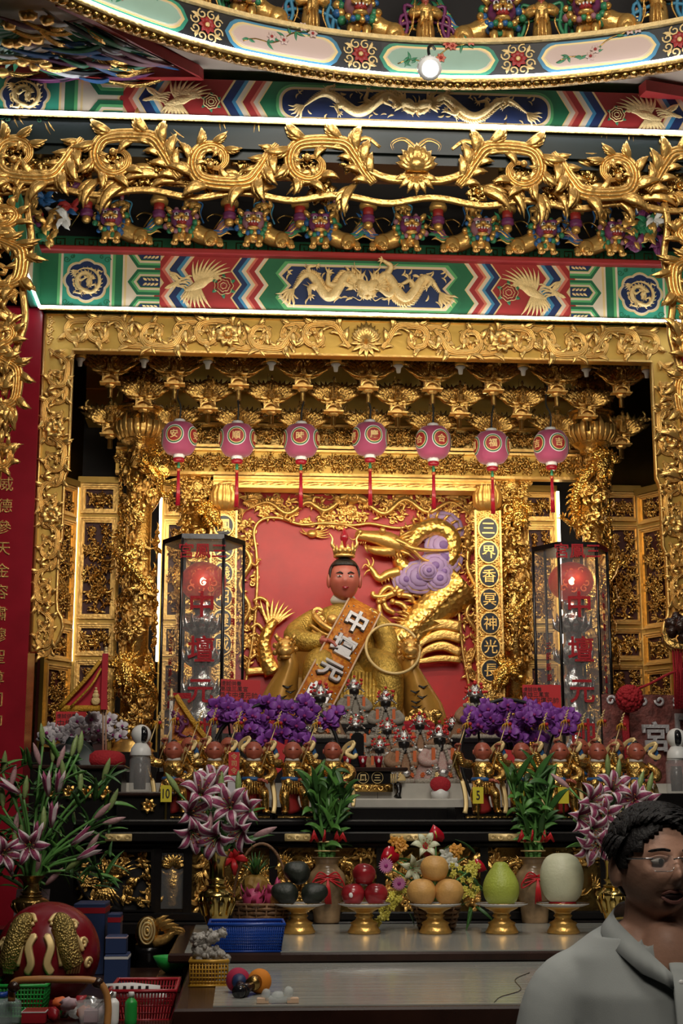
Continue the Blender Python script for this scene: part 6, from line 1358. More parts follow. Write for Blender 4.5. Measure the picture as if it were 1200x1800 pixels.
# ---------------------------------------------------------------- ten gold boys with staffs
def boy():
    e = empty('gold_boy_statue')
    mb = MB(); mb.lathe([(.036, .085), (.042, .11), (.047, .135), (.039, .16), (.045, .185), (.040, .203), (.020, .214)], 16, sy=.78, ribs=5, ra=.04)
    mb.sweep(cr([(-.045, 0, .198), (-.08, -.01, .205), (-.095, -.015, .225), (-.10, -.02, .25)], 4), np.interp(np.linspace(0, 1, 13), [0, .5, 1], [.018, .019, .012]), 10)
    mb.sweep(cr([(.045, 0, .195), (.075, -.02, .17), (.07, -.05, .145), (.035, -.06, .135)], 4), np.interp(np.linspace(0, 1, 13), [0, .5, 1], [.018, .019, .012]), 10)
    mb.sweep(cr([(-.02, 0, .10), (-.035, -.03, .07), (-.028, -.02, .03), (-.03, -.02, .008)], 4), np.linspace(.026, .014, 13), 10); mb.sweep(cr([(.022, 0, .10), (.04, -.045, .085), (.045, -.05, .045), (.05, -.045, .012)], 4), np.linspace(.026, .013, 13), 10)
    mb.ball((-.032, -.032, .008), (.016, .026, .010), 8, 6); mb.ball((.052, -.055, .010), (.016, .026, .010), 8, 6)
    mb.ball((.022, -.034, .165), (.022, .012, .022), 10, 8, 0, .25); mb.ball((-.018, -.034, .12), (.022, .012, .022), 10, 8, 0, .25); mb.ball((.042, -.066, .076), (.016, .010, .016), 10, 8)
    for q in range(10): mb.sweep(cr([(-.04+.009*q, -.03-.008*math.sin(q*.33), .125), (-.045+.010*q, -.042, .10), (-.05+.011*q, -.040, .078)], 3), .0045, 5)
    for q in range(6): mb.ball((-.085-.002*q, -.02, .20+.008*q), (.016, .014, .006), 7, 5)
    mb.sweep(cr([(-.10, -.02, .245), (-.11, 0, .215), (-.10, .0, .17), (-.085, 0, .13)], 4), np.linspace(.018, .004, 13), 7); mb.build('clothing', 'gold_old', e)
    mb = MB(); mb.lathe([(.044, .130), (.049, .138), (.044, .147)], 16, sy=.85); mb.build('belt', 'paint_blue', e)
    mb = MB(); mb.sweep(cr([(0, 0, .10), (-.01, .01, .06), (0, .02, .01)], 4), [.03, .032, .034, .035, .036, .037, .038, .04, .04], 10); mb.build('red_lining', 'paint_red', e)
    mb = MB(); mb.lathe([(.024, .208), (.030, .213), (.026, .222)], 14); mb.build('white_collar', 'white_cloth', e)
    f = face_ball(18, 14, .036, .035, .038, .02, .005, .002, .002, .004); h = f.build('head', 'paint_face', e, (0, -.008, .250))
    mb = MB(); 
    for s in (-1, 1): mb.leaf([(s*.008, -.0325, .005), (s*.014, -.0315, .006), (s*.021, -.028, .005)], [.0008, .0015, .0006], (0, -1, 0), .3)
    mb.ball((0, .004, .037), (.014, .012, .007), 9, 6); mb.ball((0, .004, .042), (.005, .005, .006), 7, 5); mb.build('hair', 'hair_black', h)
    for s in (-1, 1): mb = MB(); mb.ball((s*.036, .002, -.002), (.005, .008, .010), 7, 6); mb.build('ear', 'paint_face', h)
    hand_at((-.10, -.022, .262), 0, -1.2, .30, 'paint_face', e, 1.0); hand_at((.03, -.066, .133), 1.3, 0, .30, 'paint_face', e, .8)
    mb = MB(); mb.leaf(cr([(.02, .03, .20), (.05, .02, .265), (.085, .0, .285), (.078, -.005, .262), (.055, -.01, .243), (.085, -.015, .225), (.10, -.01, .24)], 4), [.006]+[.0095]*23+[.004], (0, -1, 0), .5); mb.build('ribbon', 'gold_rim', e)
    mb = MB(); mb.leaf(cr([(.06, .012, .262), (.08, .008, .262), (.092, .008, .235), (.08, .008, .215)], 4), [.004]+[.010]*11+[.004], (0, -1, 0), .4); mb.build('ribbon_lining', 'paint_blue', e)
    mb = MB(); mb.leaf(cr([(-.085, .0, .14), (-.075, -.01, .09), (-.072, -.02, .04), (-.078, -.03, .004)], 4), [.006]+[.010]*11+[.012], (0, -1, 0), .5); mb.build('hanging_band', 'gold_rim', e); mb = MB(); mb.leaf(cr([(.075, .0, .12), (.085, .0, .07), (.082, -.02, .03)], 4), [.006]+[.009]*7+[.008], (0, -1, 0), .5); mb.build('hanging_band', 'gold_rim', e)
    st = MB(); a, b_ = A(-.135, -.03, .16), A(-.065, -.03, .365); st.sweep([a, b_], .0022, 6); s_ = st.build('staff', 'gold_rim', e)
    t = np.linspace(0, 1, 26); sp = MB(); u = (b_-a)/np.linalg.norm(b_-a); sp.sweep(b_[None, :]+u[None, :]*(t*.045)[:, None]+np.c_[.006*np.sin(t*22)*(1-t*.6), np.zeros(26), np.zeros(26)], .0026, 5); sp.build('spear_tip', 'gold_rim', s_)
    tf = MB()
    for q in range(9): tf.sweep([b_, b_+A(.016*math.cos(q*.7), .012*math.sin(q*.7), -.010), b_+A(.022*math.cos(q*.7), .016*math.sin(q*.7), -.030)], [.003, .0025, .001], 4)
    tf.build('staff_tassel', 'fringe_gold', s_); rb = MB(); rb.ball(b_+A(.012, -.012, -.006), .0075, 8, 6); rb.build('red_bead', 'red_ball', s_); return e
BOY = boy(); CM3 = {}
for c in COL.objects:
    if c.parent: CM3.setdefault(c.parent.name, []).append(c)
BL = [(303, 0), (375, 0), (444, 0), (513, 0), (584, 0), (849, 0), (918, 0), (986, 0), (1053, 0), (1121, 0), (330, 1), (400, 1), (1022, 1), (1085, 1)]
bn = ['beside the yellow number ten card', 'second from the number ten card', 'in the middle of the left five', 'left of the bamboo with red diamond card behind', 'half hidden by the left bamboo', 'beside the yellow number five card', 'second from the number five card', 'behind the right bamboo', 'fourth from the number five card', 'rightmost of the front row', 'in the back row near the orange flag', 'in the back row behind the left five', 'in the back row behind the right five', 'in the back row near the red pompon']
zBase = zTop+.022
for i, (px, bk) in enumerate(BL):
    o = BOY if i == 0 else copy_tree(BOY, None, CM3); Y = 6.22+bk*.24; c = at(px, 1432, Y); o.location = (c[0], Y, zBase if not bk else zBase+.03); o.scale = (1.03,)*3; o.rotation_euler = (0, 0, (i*37 % 7-3)*.03); tag(o, 'gold robed boy statue with a staff, '+bn[i], 'statue', 'gold boys with staffs')
for i, (p0, p1) in enumerate(((268, 350), (352, 479), (482, 620), (812, 906), (908, 1020), (1022, 1160))):
    a, c = at(p0, 1440, 6.16), at(p1, 1440, 6.16); e = empty('black_slab', ((a[0]+c[0])/2, 6.14, zTop)); W = (c[0]-a[0])/2-.003; tag(e, 'black and gold base slab under the boy statues, %s from the left' % ['first', 'second', 'third', 'fourth', 'fifth', 'sixth'][i], 'base', 'base slabs under the boys')
    mb = MB(); mb.box((-W, 0, 0), (W, .20, .006)); mb.box((-W, -.004, .018), (W, .21, .0215)); mb.box((-W, .01, .006), (W, .20, .018)); mb.build('slab', 'wood_black', e, smooth=False); mb = MB(); mb.box((-W+.01, .007, .008), (W-.01, .0099, .016)); mb.build('gold_inlay', 'gold_old', e, smooth=False)
    if True: mb = MB(); mb.box((-W, .25, 0), (W, .5, .052)); mb.build('rear_slab', 'wood_black', e, smooth=False)
for (px, py, s, lab) in ((292, 1395, '10', 'yellow card with the number ten at the first boy statue'), (840, 1398, '5', 'yellow card with the number five at the first right boy'), (912, 1400, '', 'yellow card half hidden behind the right bamboo leaves'), (990, 1398, '', 'yellow card half hidden beside the right lilies')):
    c = at(px, py, 6.075); e = empty('number_card', c); tag(e, lab, 'card', 'yellow number cards'); mb = MB(); mb.box((-.022, 0, -.033), (.022, .002, .033)); mb.build('card', 'yellow_card', e, smooth=False)
    if s: text(s, .042, 'ink', (0, -.001, 0), e, ext=.0004, off=.0006, scale=(.85, 1.25, 1))
    mb = MB(); mb.box((-.004, .002, -(c[2]-zTop)), (.004, .006, -.02)); mb.build('support', 'brass', e, smooth=False)
# ---------------------------------------------------------------- flowers and leaves (shared pieces)
def petal(mb, ang, L, W, lift, droop, mi=0, c=(0, 0, 0), h=.25):
    """petal in a cup opening towards -y; ang in the x,z plane"""
    t = np.linspace(0, 1, 7); r = L*t; y = -L*(lift*np.sin(t*pi*.55)-droop*t**3)
    P = np.c_[c[0]+r*math.cos(ang), c[1]+y, c[2]+r*math.sin(ang)]; mb.leaf(P, W*A(.25, .75, 1, 1, .85, .55, .06), (0, -1, 0), h, mi)
def orchid_flower(pm, lm):
    mb = MB()
    for a in (pi/2, pi/2+2.1, pi/2-2.1): petal(mb, a, 1, .30, .2, .25)
    for a in (.25, pi-.25): petal(mb, a, 1.05, .50, .25, .2)
    mb.ball((0, -.25, -.08), (.20, .22, .18), 8, 6, 1); mb.ball((0, -.35, .02), .10, 6, 5, 1); return mb.mesh('flower', [pm, lm])
OV = orchid_flower('petal_violet', 'lip_magenta'); OW = orchid_flower('petal_white', 'lip_magenta')
def orchid(label, Y, clusters, size, me, stems, seed, pot=None, cat='orchid'):
    rs = random.Random(seed); c0 = at(*stems[0][0], Y); e = empty('potted_orchid', (c0[0], Y, c0[2])); tag(e, label, cat); b0 = A(*e.location)
    for (px0, py0, px1, py1, n) in clusters:
        for q in range(n):
            t = rs.random(); p = at(px0+(px1-px0)*t+rs.uniform(-14, 14), py0+(py1-py0)*t+rs.uniform(-16, 16), Y+rs.uniform(-.10, .06))-b0
            put('flower', me, e, p, (rs.uniform(-.4, .4), rs.uniform(-.5, .5), rs.uniform(-.7, .7)), size*rs.uniform(.8, 1.1))
    for l in stems: mb = MB(); mb.sweep(cr([at(px, py, Y+.03)-b0 for px, py in l], 5), .006, 6); mb.build('stem', 'stem_green' if pot else 'cord_black', e)
    return e
def hoop(e, Y, pts, r=.009): b0 = A(*e.location); mb = MB(); mb.sweep(cr([at(px, py, Y)-b0 for px, py in pts], 6), r, 8); mb.build('support_hoop', 'cord_black', e)
o = orchid('violet orchids on a black hoop before the left lamp case', 6.75, [(385, 1250, 460, 1245, 16), (430, 1285, 500, 1300, 18), (470, 1262, 535, 1290, 16), (520, 1245, 585, 1262, 16), (440, 1250, 520, 1245, 9)], .044, OV, [[(450, 1420), (470, 1340), (500, 1290)], [(430, 1420), (410, 1330), (400, 1260)], [(500, 1420), (530, 1330), (560, 1260)]], 1)
hoop(o, 6.72, [(375, 1310), (395, 1275), (440, 1245), (490, 1232), (530, 1238), (570, 1262), (592, 1300), (598, 1360)]); hoop(o, 6.78, [(415, 1420), (420, 1330), (440, 1280), (490, 1260), (530, 1290), (545, 1400)])
o = orchid('violet orchids on a black hoop before the right lamp case', 6.75, [(810, 1265, 850, 1275, 16), (860, 1255, 930, 1255, 22), (880, 1285, 950, 1290, 18), (940, 1245, 1010, 1275, 20), (960, 1280, 1020, 1265, 8)], .044, OV, [[(900, 1420), (900, 1340), (890, 1280)], [(860, 1420), (845, 1330), (840, 1280)], [(940, 1420), (960, 1330), (980, 1270)]], 2)
hoop(o, 6.72, [(828, 1400), (812, 1350), (812, 1300), (835, 1255), (880, 1230), (930, 1238), (960, 1262)])
for i, (px, py) in enumerate(((812, 1265), (1035, 1262))): pass
o = orchid('white orchids with a red note in the corner beside the red column', 6.55, [(75, 1285, 130, 1288, 17), (115, 1290, 150, 1296, 10), (140, 1270, 185, 1278, 14), (160, 1290, 190, 1295, 8), (190, 1278, 205, 1285, 3)], .036, OW, [[(130, 1400), (128, 1330), (110, 1290)], [(165, 1400), (162, 1330), (158, 1280)], [(70, 1330), (72, 1305), (90, 1282)]], 3)
# red notes
def note(label, px0, py0, px1, py1, Y, lines, tilt=0.):
    a, c = at(px0, py1, Y), at(px1, py0, Y); W, H = c[0]-a[0], c[2]-a[2]; e = empty('red_note', ((a[0]+c[0])/2, Y, (a[2]+c[2])/2)); e.rotation_euler = (0, tilt, 0); tag(e, label, 'note')
    mb = MB(); mb.box((-W/2, 0, -H/2), (W/2, .002, H/2)); mb.build('card', 'note_red', e, smooth=False)
    mb = MB(); mb.sweep([(0, .006, -H/2+.02), (0, .010, -H/2-.30)], .004, 5); mb.build('stick', 'wood_dark', e)
    for (tx, u, v_, s) in lines: text(tx, s, 'ink', (-W/2+u*W, -.001, -H/2+v_*H), e, ext=.0004)
note('red note with writing before the left lamp case', 387, 1195, 457, 1243, 6.9, [('虔誠供養', .26, .86, .024), ('高雄三鳳宮', .34, .66, .026), ('恭主中壇元帥', .45, .44, .030), ('弟子 敬獻', .55, .22, .020)], .03)
note('red note with writing leaning at the right lamp case', 919, 1204, 985, 1254, 6.9, [('虔誠供養', .26, .84, .022), ('高雄三鳳宮', .34, .66, .026), ('恭主中壇元帥', .45, .46, .030)], 0)
note('red note stuck among the white orchids', 97, 1251, 152, 1294, 6.6, [('虔誠供養', .35, .82, .022), ('中壇', .30, .52, .036)], 0)
# red cards behind boys, label strip
for (px0, py0, px1, py1, Y, rot, lab) in ((465, 1300, 500, 1372, 6.5, .25, 'red diamond paper behind the left boys'), (875, 1315, 905, 1365, 6.5, .0, 'red paper behind the right boys')):
    a, c = at(px0, py1, Y), at(px1, py0, Y); mb = MB(); W, H = (c[0]-a[0])/2, (c[2]-a[2])/2; mb.prism([(-W, H), (W, H*.8), (W*.9, -H*.4), (0, -H), (-W*.8, -H*.3)], 0, .003); o = empty('red_paper', ((a[0]+c[0])/2, Y, (a[2]+c[2])/2)); tag(o, lab, 'paper'); mb.build('sheet', 'note_red', o, None, (0, rot, 0), smooth=False); mb = MB(); mb.sweep([(0, .006, -.02), (0, .006, zTop-o.location.z)], .004, 5); mb.build('stick', 'wood_dark', o)
a, c = at(402, 1362, 6.09), at(420, 1322, 6.09); e = empty('label_strip', ((a[0]+c[0])/2, 6.09, c[2])); tag(e, 'red paper strip with gold writing hanging between two boys', 'paper strip'); mb = MB(); mb.box((-.022, 0, a[2]-c[2]), (.022, .002, 0)); mb.build('strip', 'note_red', e, smooth=False)
for i, chx in enumerate('令司令'): text(chx, .026, 'gold_rim', (0, -.001, -.018-.028*i), e, ext=.0004)
mb = MB(); mb.box((-.024, .001, a[2]-c[2]-.075), (.024, .003, a[2]-c[2]-.004)); mb.build('lilac_tag', 'petal_white', e, smooth=False)
# ---------------------------------------------------------------- flags, cushion, cameras
e = empty('triangular_flag', at(182, 1340, 6.3)); b0 = A(*e.location); tag(e, 'red triangular flag with gold fringe and embroidered bottle gourd', 'flag'); G = lambda px, py, dy=0: at(px, py, 6.3+dy)-b0
mb = MB(); P = [G(186, 1152), G(189, 1248), G(108, 1243)]; T = cr([P[0], (P[0]+P[2])/2+A(.01, -.02, .0), P[2]], 4)
mb.add([*P, *[p+A(0, .004, 0) for p in P]], [(0, 1, 2), (5, 4, 3), (0, 3, 4, 1), (1, 4, 5, 2), (2, 5, 3, 0)]); mb.build('cloth', 'flag_red', e, smooth=False)
mb = MB(); mb.box(tuple(G(178, 1248)+A(0, -.03, 0)), tuple(G(191, 1150)+A(0, -.01, 0))); mb.build('furled_cloth', 'flag_red', e, smooth=False)
mb = MB(); mb.leaf(cr([G(176, 1162, -.01), G(150, 1195, -.03), G(104, 1245, -.01)], 5), .009, (0, -1, 0), .6); mb.leaf(cr([G(178, 1175, -.02), G(160, 1205, -.04), G(124, 1243, -.02)], 5), .005, (0, -1, 0), .6); mb.build('gold_edge', 'fringe_gold', e)
mb = MB()
for q in range(34): p = G(108+q*2.2, 1240, -.004); mb.sweep([p, p+A(0, -.003, -.024)], .0045, 4)
mb.build('fringe', 'fringe_gold', e)
mb = MB(); p = G(168, 1232, -.012)
for dz, r_ in ((0, .020), (.022, .015), (.038, .010), (.052, .006)): mb.ball(p+A(0, 0, dz), (r_, .006, r_*.9), 12, 6)
mb.build('embroidered_gourd', 'gold_paint', e)
for dx in (0, 5): mb = MB(); mb.sweep([G(181+dx, 1335), G(181+dx, 1150)], .0045, 6); mb.build('pole', 'sash_trim', e)
mb = MB()
for q in range(3): mb.ball(G(186, 1150)+A(.0, 0, .012*q), .012-.002*q, 8, 6)
mb.build('finial', 'gold_rim', e)
e = empty('pennant_flag', at(300, 1330, 6.55)); b0 = A(*e.location); tag(e, 'orange pennant with embroidered dragon beside the left lamp case', 'flag'); G = lambda px, py, dy=0: at(px, py, 6.55+dy)-b0
mb = MB(); P = [G(309, 1224), G(362, 1300), G(302, 1310), G(299, 1290)]; mb.add([*P, *[p+A(0, .004, 0) for p in P]], [(0, 3, 2, 1), (4, 5, 6, 7), (0, 1, 5, 4), (1, 2, 6, 5), (2, 3, 7, 6), (3, 0, 4, 7)]); mb.build('cloth', 'sash_orange', e, smooth=False)
mb = MB(); mb.leaf(cr([G(309, 1222, -.01), G(335, 1262, -.02), G(365, 1302, -.01)], 5), .012, (0, -1, 0), .5); mb.leaf(cr([G(300, 1308, -.01), G(330, 1305, -.02), G(362, 1304, -.01)], 5), .010, (0, -1, 0), .5); mb.build('gold_edge', 'fringe_gold', e)
dr = dragon(cr([G(312, 1262, -.008), G(322, 1275, -.008), G(316, 1290, -.008), G(335, 1297, -.008)], 6), .010, (0, -1, 0), (.3, .6), 1.2); dr.build('embroidered_dragon', 'paint_purple', e)
mb = MB(); mb.sweep([G(298, 1340), G(301, 1232)], .008, 8); mb.build('pole', 'white_cloth', e); mb = MB(); mb.lathe([(.010, 0), (.012, .01), (.006, .02), (.009, .03), (.002, .045)], 10, G(301, 1228)); mb.build('finial', 'gold_rim', e)
mb = MB(); mb.box(tuple(G(298, 1228)), tuple(G(336, 1218)+A(0, .004, 0))); mb.build('red_ribbon', 'cloth_red', e, smooth=False)
c = at(182, 1358, 6.3); mb = MB(); mb.lathe([(.085, 0), (.088, .02), (.082, .045), (.06, .06), (.02, .065)], 24, ribs=12, ra=.03); o = mb.build('red_cushion', 'cloth_red', None, (c[0], 6.30, at(182, 1345, 6.2)[2])); tag(o, 'round dark red cushion at the foot of the flag poles', 'cushion')
def ptz(px, py, Y, label, rz, base):
    c = at(px, py, Y); e = empty('security_camera', c, rz); tag(e, label, 'camera', 'white security cameras'); r = 17/ppm(Y)
    mb = MB(); mb.ball((0, 0, r*2.1), r, 22, 16); mb.build('ball_head', 'white_gloss', e)
    mb = MB(); mb.ball((0, -r*.42, r*2.1), (r*.55, r*.68, r*.85), 18, 12); mb.build('lens_window', 'black_gloss', e); mb = MB(); mb.ball((0, -r*1.08, r*2.2), r*.14, 10, 8); mb.build('lens', 'black_gloss', e)
    mb = MB(); mb.lathe([(r*1.05, 0), (r*1.08, r*.1), (r*.98, r*.7), (r*.6, r*1.25)], 24); mb.build('base', 'white_gloss', e)
def jar(px, pyt, pyb, Y, label):
    c = at(px, pyb, Y); h = at(px, pyt, Y)[2]-c[2]; r = 18/ppm(Y); e = empty('plastic_jar', c); tag(e, label, 'jar', 'clear plastic jars'); mb = MB(); mb.lathe([(r*.94, 0), (r, .006), (r, h*.9), (r*.85, h*.97), (r*.85, h)], 24, cap=False); mb.lathe([(r*.9, .004), (.001, .004)], 24, cap=False); mb.build('wall', 'clear_plastic', e)
    mb = MB(); mb.lathe([(r*.8, h*.98), (r*.88, h*.985), (r*.88, h)], 24); mb.build('rim', 'white_gloss', e); mb = MB(); mb.lathe([(r*.55, .01), (r*.6, h*.5), (r*.5, h*.8)], 12); mb.build('contents', 'wood_dark', e)
jar(245, 1330, 1392, 6.17, 'clear plastic jar under the left camera'); ptz(247, 1329, 6.17, 'white camera on the jar beside the left dragon column', .45, 0)
jar(1190, 1335, 1395, 6.17, 'clear plastic jar under the right camera'); ptz(1190, 1334, 6.17, 'white camera near the embroidered cloth at the right', -.1, 0)
c = at(1185, 1441, 6.12); b = MB(); b.box((-.16, -.02, 0), (.2, .28, at(1185, 1395, 6.17)[2]-zTop)); o = b.build('black_stool', 'wood_black', None, (c[0], 6.14, zTop), smooth=False); tag(o, 'low black stand under the right camera jar', 'stand')
# scroll box left, cloth right, pompon, tassels
e = empty('rolled_scroll', at(120, 1350, 6.35)); tag(e, 'black roll with a grey sheet hanging from it behind the lilies', 'scroll'); b0 = A(*e.location); mb = MB(); mb.sweep([at(105, 1325, 6.45)-b0, at(120, 1328, 6.15)-b0], .045, 18); mb.build('roll', 'paint_black', e); mb = MB(); mb.leaf(cr([at(112, 1312, 6.28)-b0, at(140, 1320, 6.25)-b0, at(162, 1355, 6.22)-b0], 5), .05, (0, -1, .5), .06); mb.build('sheet', 'green_black', e)
a, c = at(1062, 1377, 7.1), at(1260, 1222, 7.1); mat('cloth_brocade', (.20, .06, .05), .7, bump=.8, bscale=60, var=.5, vscale=30)
e = empty('embroidered_cloth', ((a[0]+c[0])/2, 7.1, a[2])); tag(e, 'dark red embroidered altar cloth with silver character at the right', 'altar cloth'); W, H = (c[0]-a[0])/2, c[2]-a[2]
mb = MB(); n_ = 40; xs = np.linspace(-W, W, n_); ys = .012*np.sin(xs*30); v = np.vstack([np.c_[xs, ys, np.zeros(n_)], np.c_[xs, ys, np.full(n_, H)], np.c_[xs, ys+.006, np.zeros(n_)], np.c_[xs, ys+.006, np.full(n_, H)]]); mb.add(v, [(i, i+1, n_+i+1, n_+i) for i in range(n_-1)]+[(2*n_+i+1, 2*n_+i, 3*n_+i, 3*n_+i+1) for i in range(n_-1)]); mb.build('cloth', 'cloth_brocade', e)
text('宮', .15, 'silver_thread', (at(1150, 1295, 7.1)[0]-e.location.x, -.02, at(1150, 1295, 7.1)[2]-a[2]), e, ext=.008, off=.003); text('鳳', .15, 'silver_thread', (at(1205, 1290, 7.1)[0]-e.location.x, -.02, at(1205, 1280, 7.1)[2]-a[2]), e, ext=.008, off=.003)
for i in range(7): s_ = spiral((-W*.85+i*.08, H-.03), .025, .006, i, i+7, 12); mb = MB(); mb.leaf(U3(s_, .014), .007, (0, -1, 0), .6); mb.build('silver_scroll', 'silver_thread', e)
c = at(1106, 1228, 6.9); e = empty('red_pompon', c); tag(e, 'large dark red pompon with hanging ribbon right of the lamp case', 'pompon'); rs = random.Random(9); mb = MB(); mb.ball((0, 0, 0), .058, 16, 12)
for q in range(260):
    u = A(rs.gauss(0, 1), rs.gauss(0, 1), rs.gauss(0, 1)); u /= np.linalg.norm(u); mb.ball(u*.057, .011, 5, 4)
mb.build('ball', 'cloth_red', e); mb = MB(); mb.leaf([(-.01, .03, -.04), (-.015, .03, -.15), (-.005, .02, -.40)], [.014, .02, .02], (0, -1, 0), .15); mb.build('ribbon', 'cloth_red', e); mb = MB(); mb.sweep(cr([(.02, 0, .04), (.10, .0, .07), (.20, 0, .12), (.32, 0, .16)], 4), .007, 6); mb.build('cord', 'cloth_red', e)
e = empty('hanging_ornament', at(1190, 1120, 6.9)); tag(e, 'dark carved hanging ornament with long red tassels at the right edge', 'hanging ornament'); rs = random.Random(2)
for q in range(16): mb = MB(); mb.ball((0, 0, 0), (.03, .03, .03), 8, 6, 0, .4); mb.build('carved_knob', 'wood_dark', e, (rs.uniform(-.03, .09), rs.uniform(-.05, .05), rs.uniform(-.01, .10)))
mb = MB(); mb.leaf(cr([(-.06, 0, .02), (-.05, -.02, -.03), (.02, -.03, -.05), (.09, -.02, -.04)], 4), .018, (0, -1, 0), .6); mb.build('gold_bracket_arm', 'gold_old', e)
for q in range(14): x_ = -.025+.009*q; mb = MB(); mb.sweep([(x_, -.01*(q % 3), -.055), (x_+.002, -.01*(q % 2), -.18), (x_, 0, -.34)], .0055, 5); mb.build('tassel_strand', 'cloth_red', e)
mb = MB(); [mb.ball((-.02+.03*q, -.01, -.055), .011, 8, 6) for q in range(4)]; mb.build('brass_beads', 'brass', e)
# ---------------------------------------------------------------- offering table, two levels
YFt = 5.4; zU = at(765, 1641, YFt)[2]; yUf = atz(700, 1672, zU)[1]; zL = at(700, 1692, yUf)[2]; yLf = atz(700, 1768, zL)[1]
xL = atz(330, 1700, zL)[0]
tb_ = empty('offering_table', (0, yLf, 0)); tag(tb_, 'long dark wood offering table with a marble top in two levels', 'table')
def tbox(nm, x0, x1, y0, y1, z_0, z_1, m, bev=.0): mb = MB(); mb.box((x0, y0-yLf, z_0), (x1, y1-yLf, z_1), bev=bev); return mb.build(nm, m, tb_, smooth=False)
xm0 = atz(378, 1740, zL)[0]; xmU = atz(330, 1660, zU)[0]
tbox('lower_frame', xL, 2.0, yLf, yUf, zL-.05, zL-.003, 'wood_dark', .006); tbox('lower_marble', xm0, 2.0, yLf+.03, yUf+.004, zL-.003, zL, 'marble')
tbox('upper_frame', xmU-.05, 2.0, yUf, 5.93, zU-.032, zU-.003, 'wood_dark', .006); tbox('upper_marble', xmU, 2.0, yUf+.02, 5.90, zU-.003, zU, 'marble')
tbox('apron', xL+.02, 2.0, yLf+.03, yLf+.06, zL-.22, zL-.05, 'wood_black'); tbox('upper_apron', xmU, 2.0, yUf+.05, yUf+.08, zL, zU-.03, 'wood_black')
for x_ in (xL+.05, 1.9):
    for y_ in (yLf+.06, 5.8): tbox('leg', x_-.04, x_+.04, y_-.04, y_+.04, 0, zL-.05, 'wood_black', .01)
mb = MB(); P = cr([atz(px, py, zL+.001) for px, py in ((930, 1710), (905, 1722), (915, 1740), (880, 1752), (868, 1762))], 5)-A(0, yLf, 0); mb.sweep(P, np.linspace(.0015, .0008, len(P)), 4); mb.build('crack', 'wood_dark', tb_)
# fruit stands
mat('plate_white', (.62, .60, .58), .25); mat('avocado', (.012, .016, .010), .5, bump=.25, bscale=60, var=.4, vscale=20); mat('apple_red', (.26, .015, .02), .22, var=.5, vscale=12); mat('pear_tan', (.62, .34, .10), .5, bump=.2, bscale=150, var=.12, vscale=25); mat('pomelo', (.36, .42, .06), .45, bump=.3, bscale=130, var=.14, vscale=8); mat('melon', (.60, .60, .42), .5, bump=.15, bscale=100, var=.10, vscale=9)
ps = 1/ppm(YFt)
ST = MB(); ST.lathe([(.048, 0), (.052, .006), (.046, .016), (.040, .03), (.044, .036), (.028, .046), (.024, .054), (.030, .060), (.024, .066), (.028, .074), (.050, .086), (.054, .092)], 28, ribs=14, ra=.02); STM = ST.mesh('pedestal', 'gold')
SP_ = MB(); SP_.lathe([(.05, .090), (.062, .092), (.083, .099), (.083, .103), (.060, .097), (.001, .096)], 32, cap=False); SPM = SP_.mesh('plate', 'plate_white'); SR = MB(); t = np.arange(40)*2*pi/40; SR.sweep(np.c_[.081*np.cos(t), .081*np.sin(t), np.full(40, .103)], .0022, 5, closed=True); SRM = SR.mesh('plate_rim', 'bronze_dark')
stands = []
for px, nm in ((525, 'avocados'), (640, 'red apples'), (765, 'tan pears'), (882, 'pomelo'), (990, 'pale melon')):
    c = atz(px, 1641, zU); e = empty('fruit_stand', c, 0, (1.13, 1.13, 1.02)); tag(e, 'gold pedestal dish holding the %s' % nm, 'fruit stand', 'gold fruit stands'); put('pedestal', STM, e); p = put('plate', SPM, e); put('plate_rim', SRM, p); stands.append(c)
FS = 1.13
def fruit(kind, c, r, m, label, cat, stem=True, sq=(1, 1, 1), prof=None, rot=(0, 0, 0), group=None):
    e = empty(kind, c); e.rotation_euler = rot; tag(e, label, cat, group); mb = MB()
    pr = prof or [(.02, -.86), (.45, -.95), (.8, -.65), (1, -.1), (.97, .3), (.75, .72), (.4, .92), (.14, .86), (.02, .80)]
    P = cr(pr, 4); mb.lathe(np.c_[np.maximum(P[:, 0], .005)*r*sq[0], P[:, 1]*r*sq[2]], 28); mb.build('flesh', m, e)
    if stem: mb = MB(); mb.sweep([(0, 0, r*sq[2]*.78), (r*.03, 0, r*sq[2]*.98)], [r*.05, r*.06], 6); mb.build('stalk', 'wood_dark', e)
    return e
def tri(c, r, n=3): return [c+A(-r*.98, -.01, .097+r*.93), c+A(r*.98, -.01, .097+r*.93), c+A(.0, .004, .097+r*2.55)]
av = [(.02, -.9), (.5, -.9), (.9, -.5), (1, -.1), (.85, .4), (.55, .95), (.3, 1.15), (.02, 1.2)]
c = stands[0]; fruit('avocado', c+A(-.048, -.02, .099+.040), .041, 'avocado', 'dark avocado lying at the left of its dish', 'avocado', True, (1, 1, 1.1), av, (0, -1.3, .2), 'avocados'); fruit('avocado', c+A(.050, -.03, .099+.039), .040, 'avocado', 'dark avocado lying at the right of its dish', 'avocado', True, (1, 1, 1.1), av, (0, 1.3, -.2), 'avocados'); fruit('avocado', c+A(-.005, .0, .099+.112), .042, 'avocado', 'dark avocado resting on top of two others', 'avocado', True, (1, 1, 1.05), av, (.3, -1.2, 0), 'avocados')
r = .042; p = tri(stands[1], r)
for q, l in enumerate(('red apple with a sticker at the left of its dish', 'dark red apple at the right of its dish', 'dark red apple on top of the apple pile')): o = fruit('apple', p[q], r, 'apple_red', l, 'apple', True, (1, 1, .92), None, (.1*q, .15*(q-1), q), 'apples'); 
mb = MB(); mb.ball((-.01, -r*.98, 0), (.008, .003, .009), 8, 6); mb.build('sticker', 'white_gloss', [x for x in COL.objects if x.name == 'apple'][0])
r = .050; p = tri(stands[2], r)
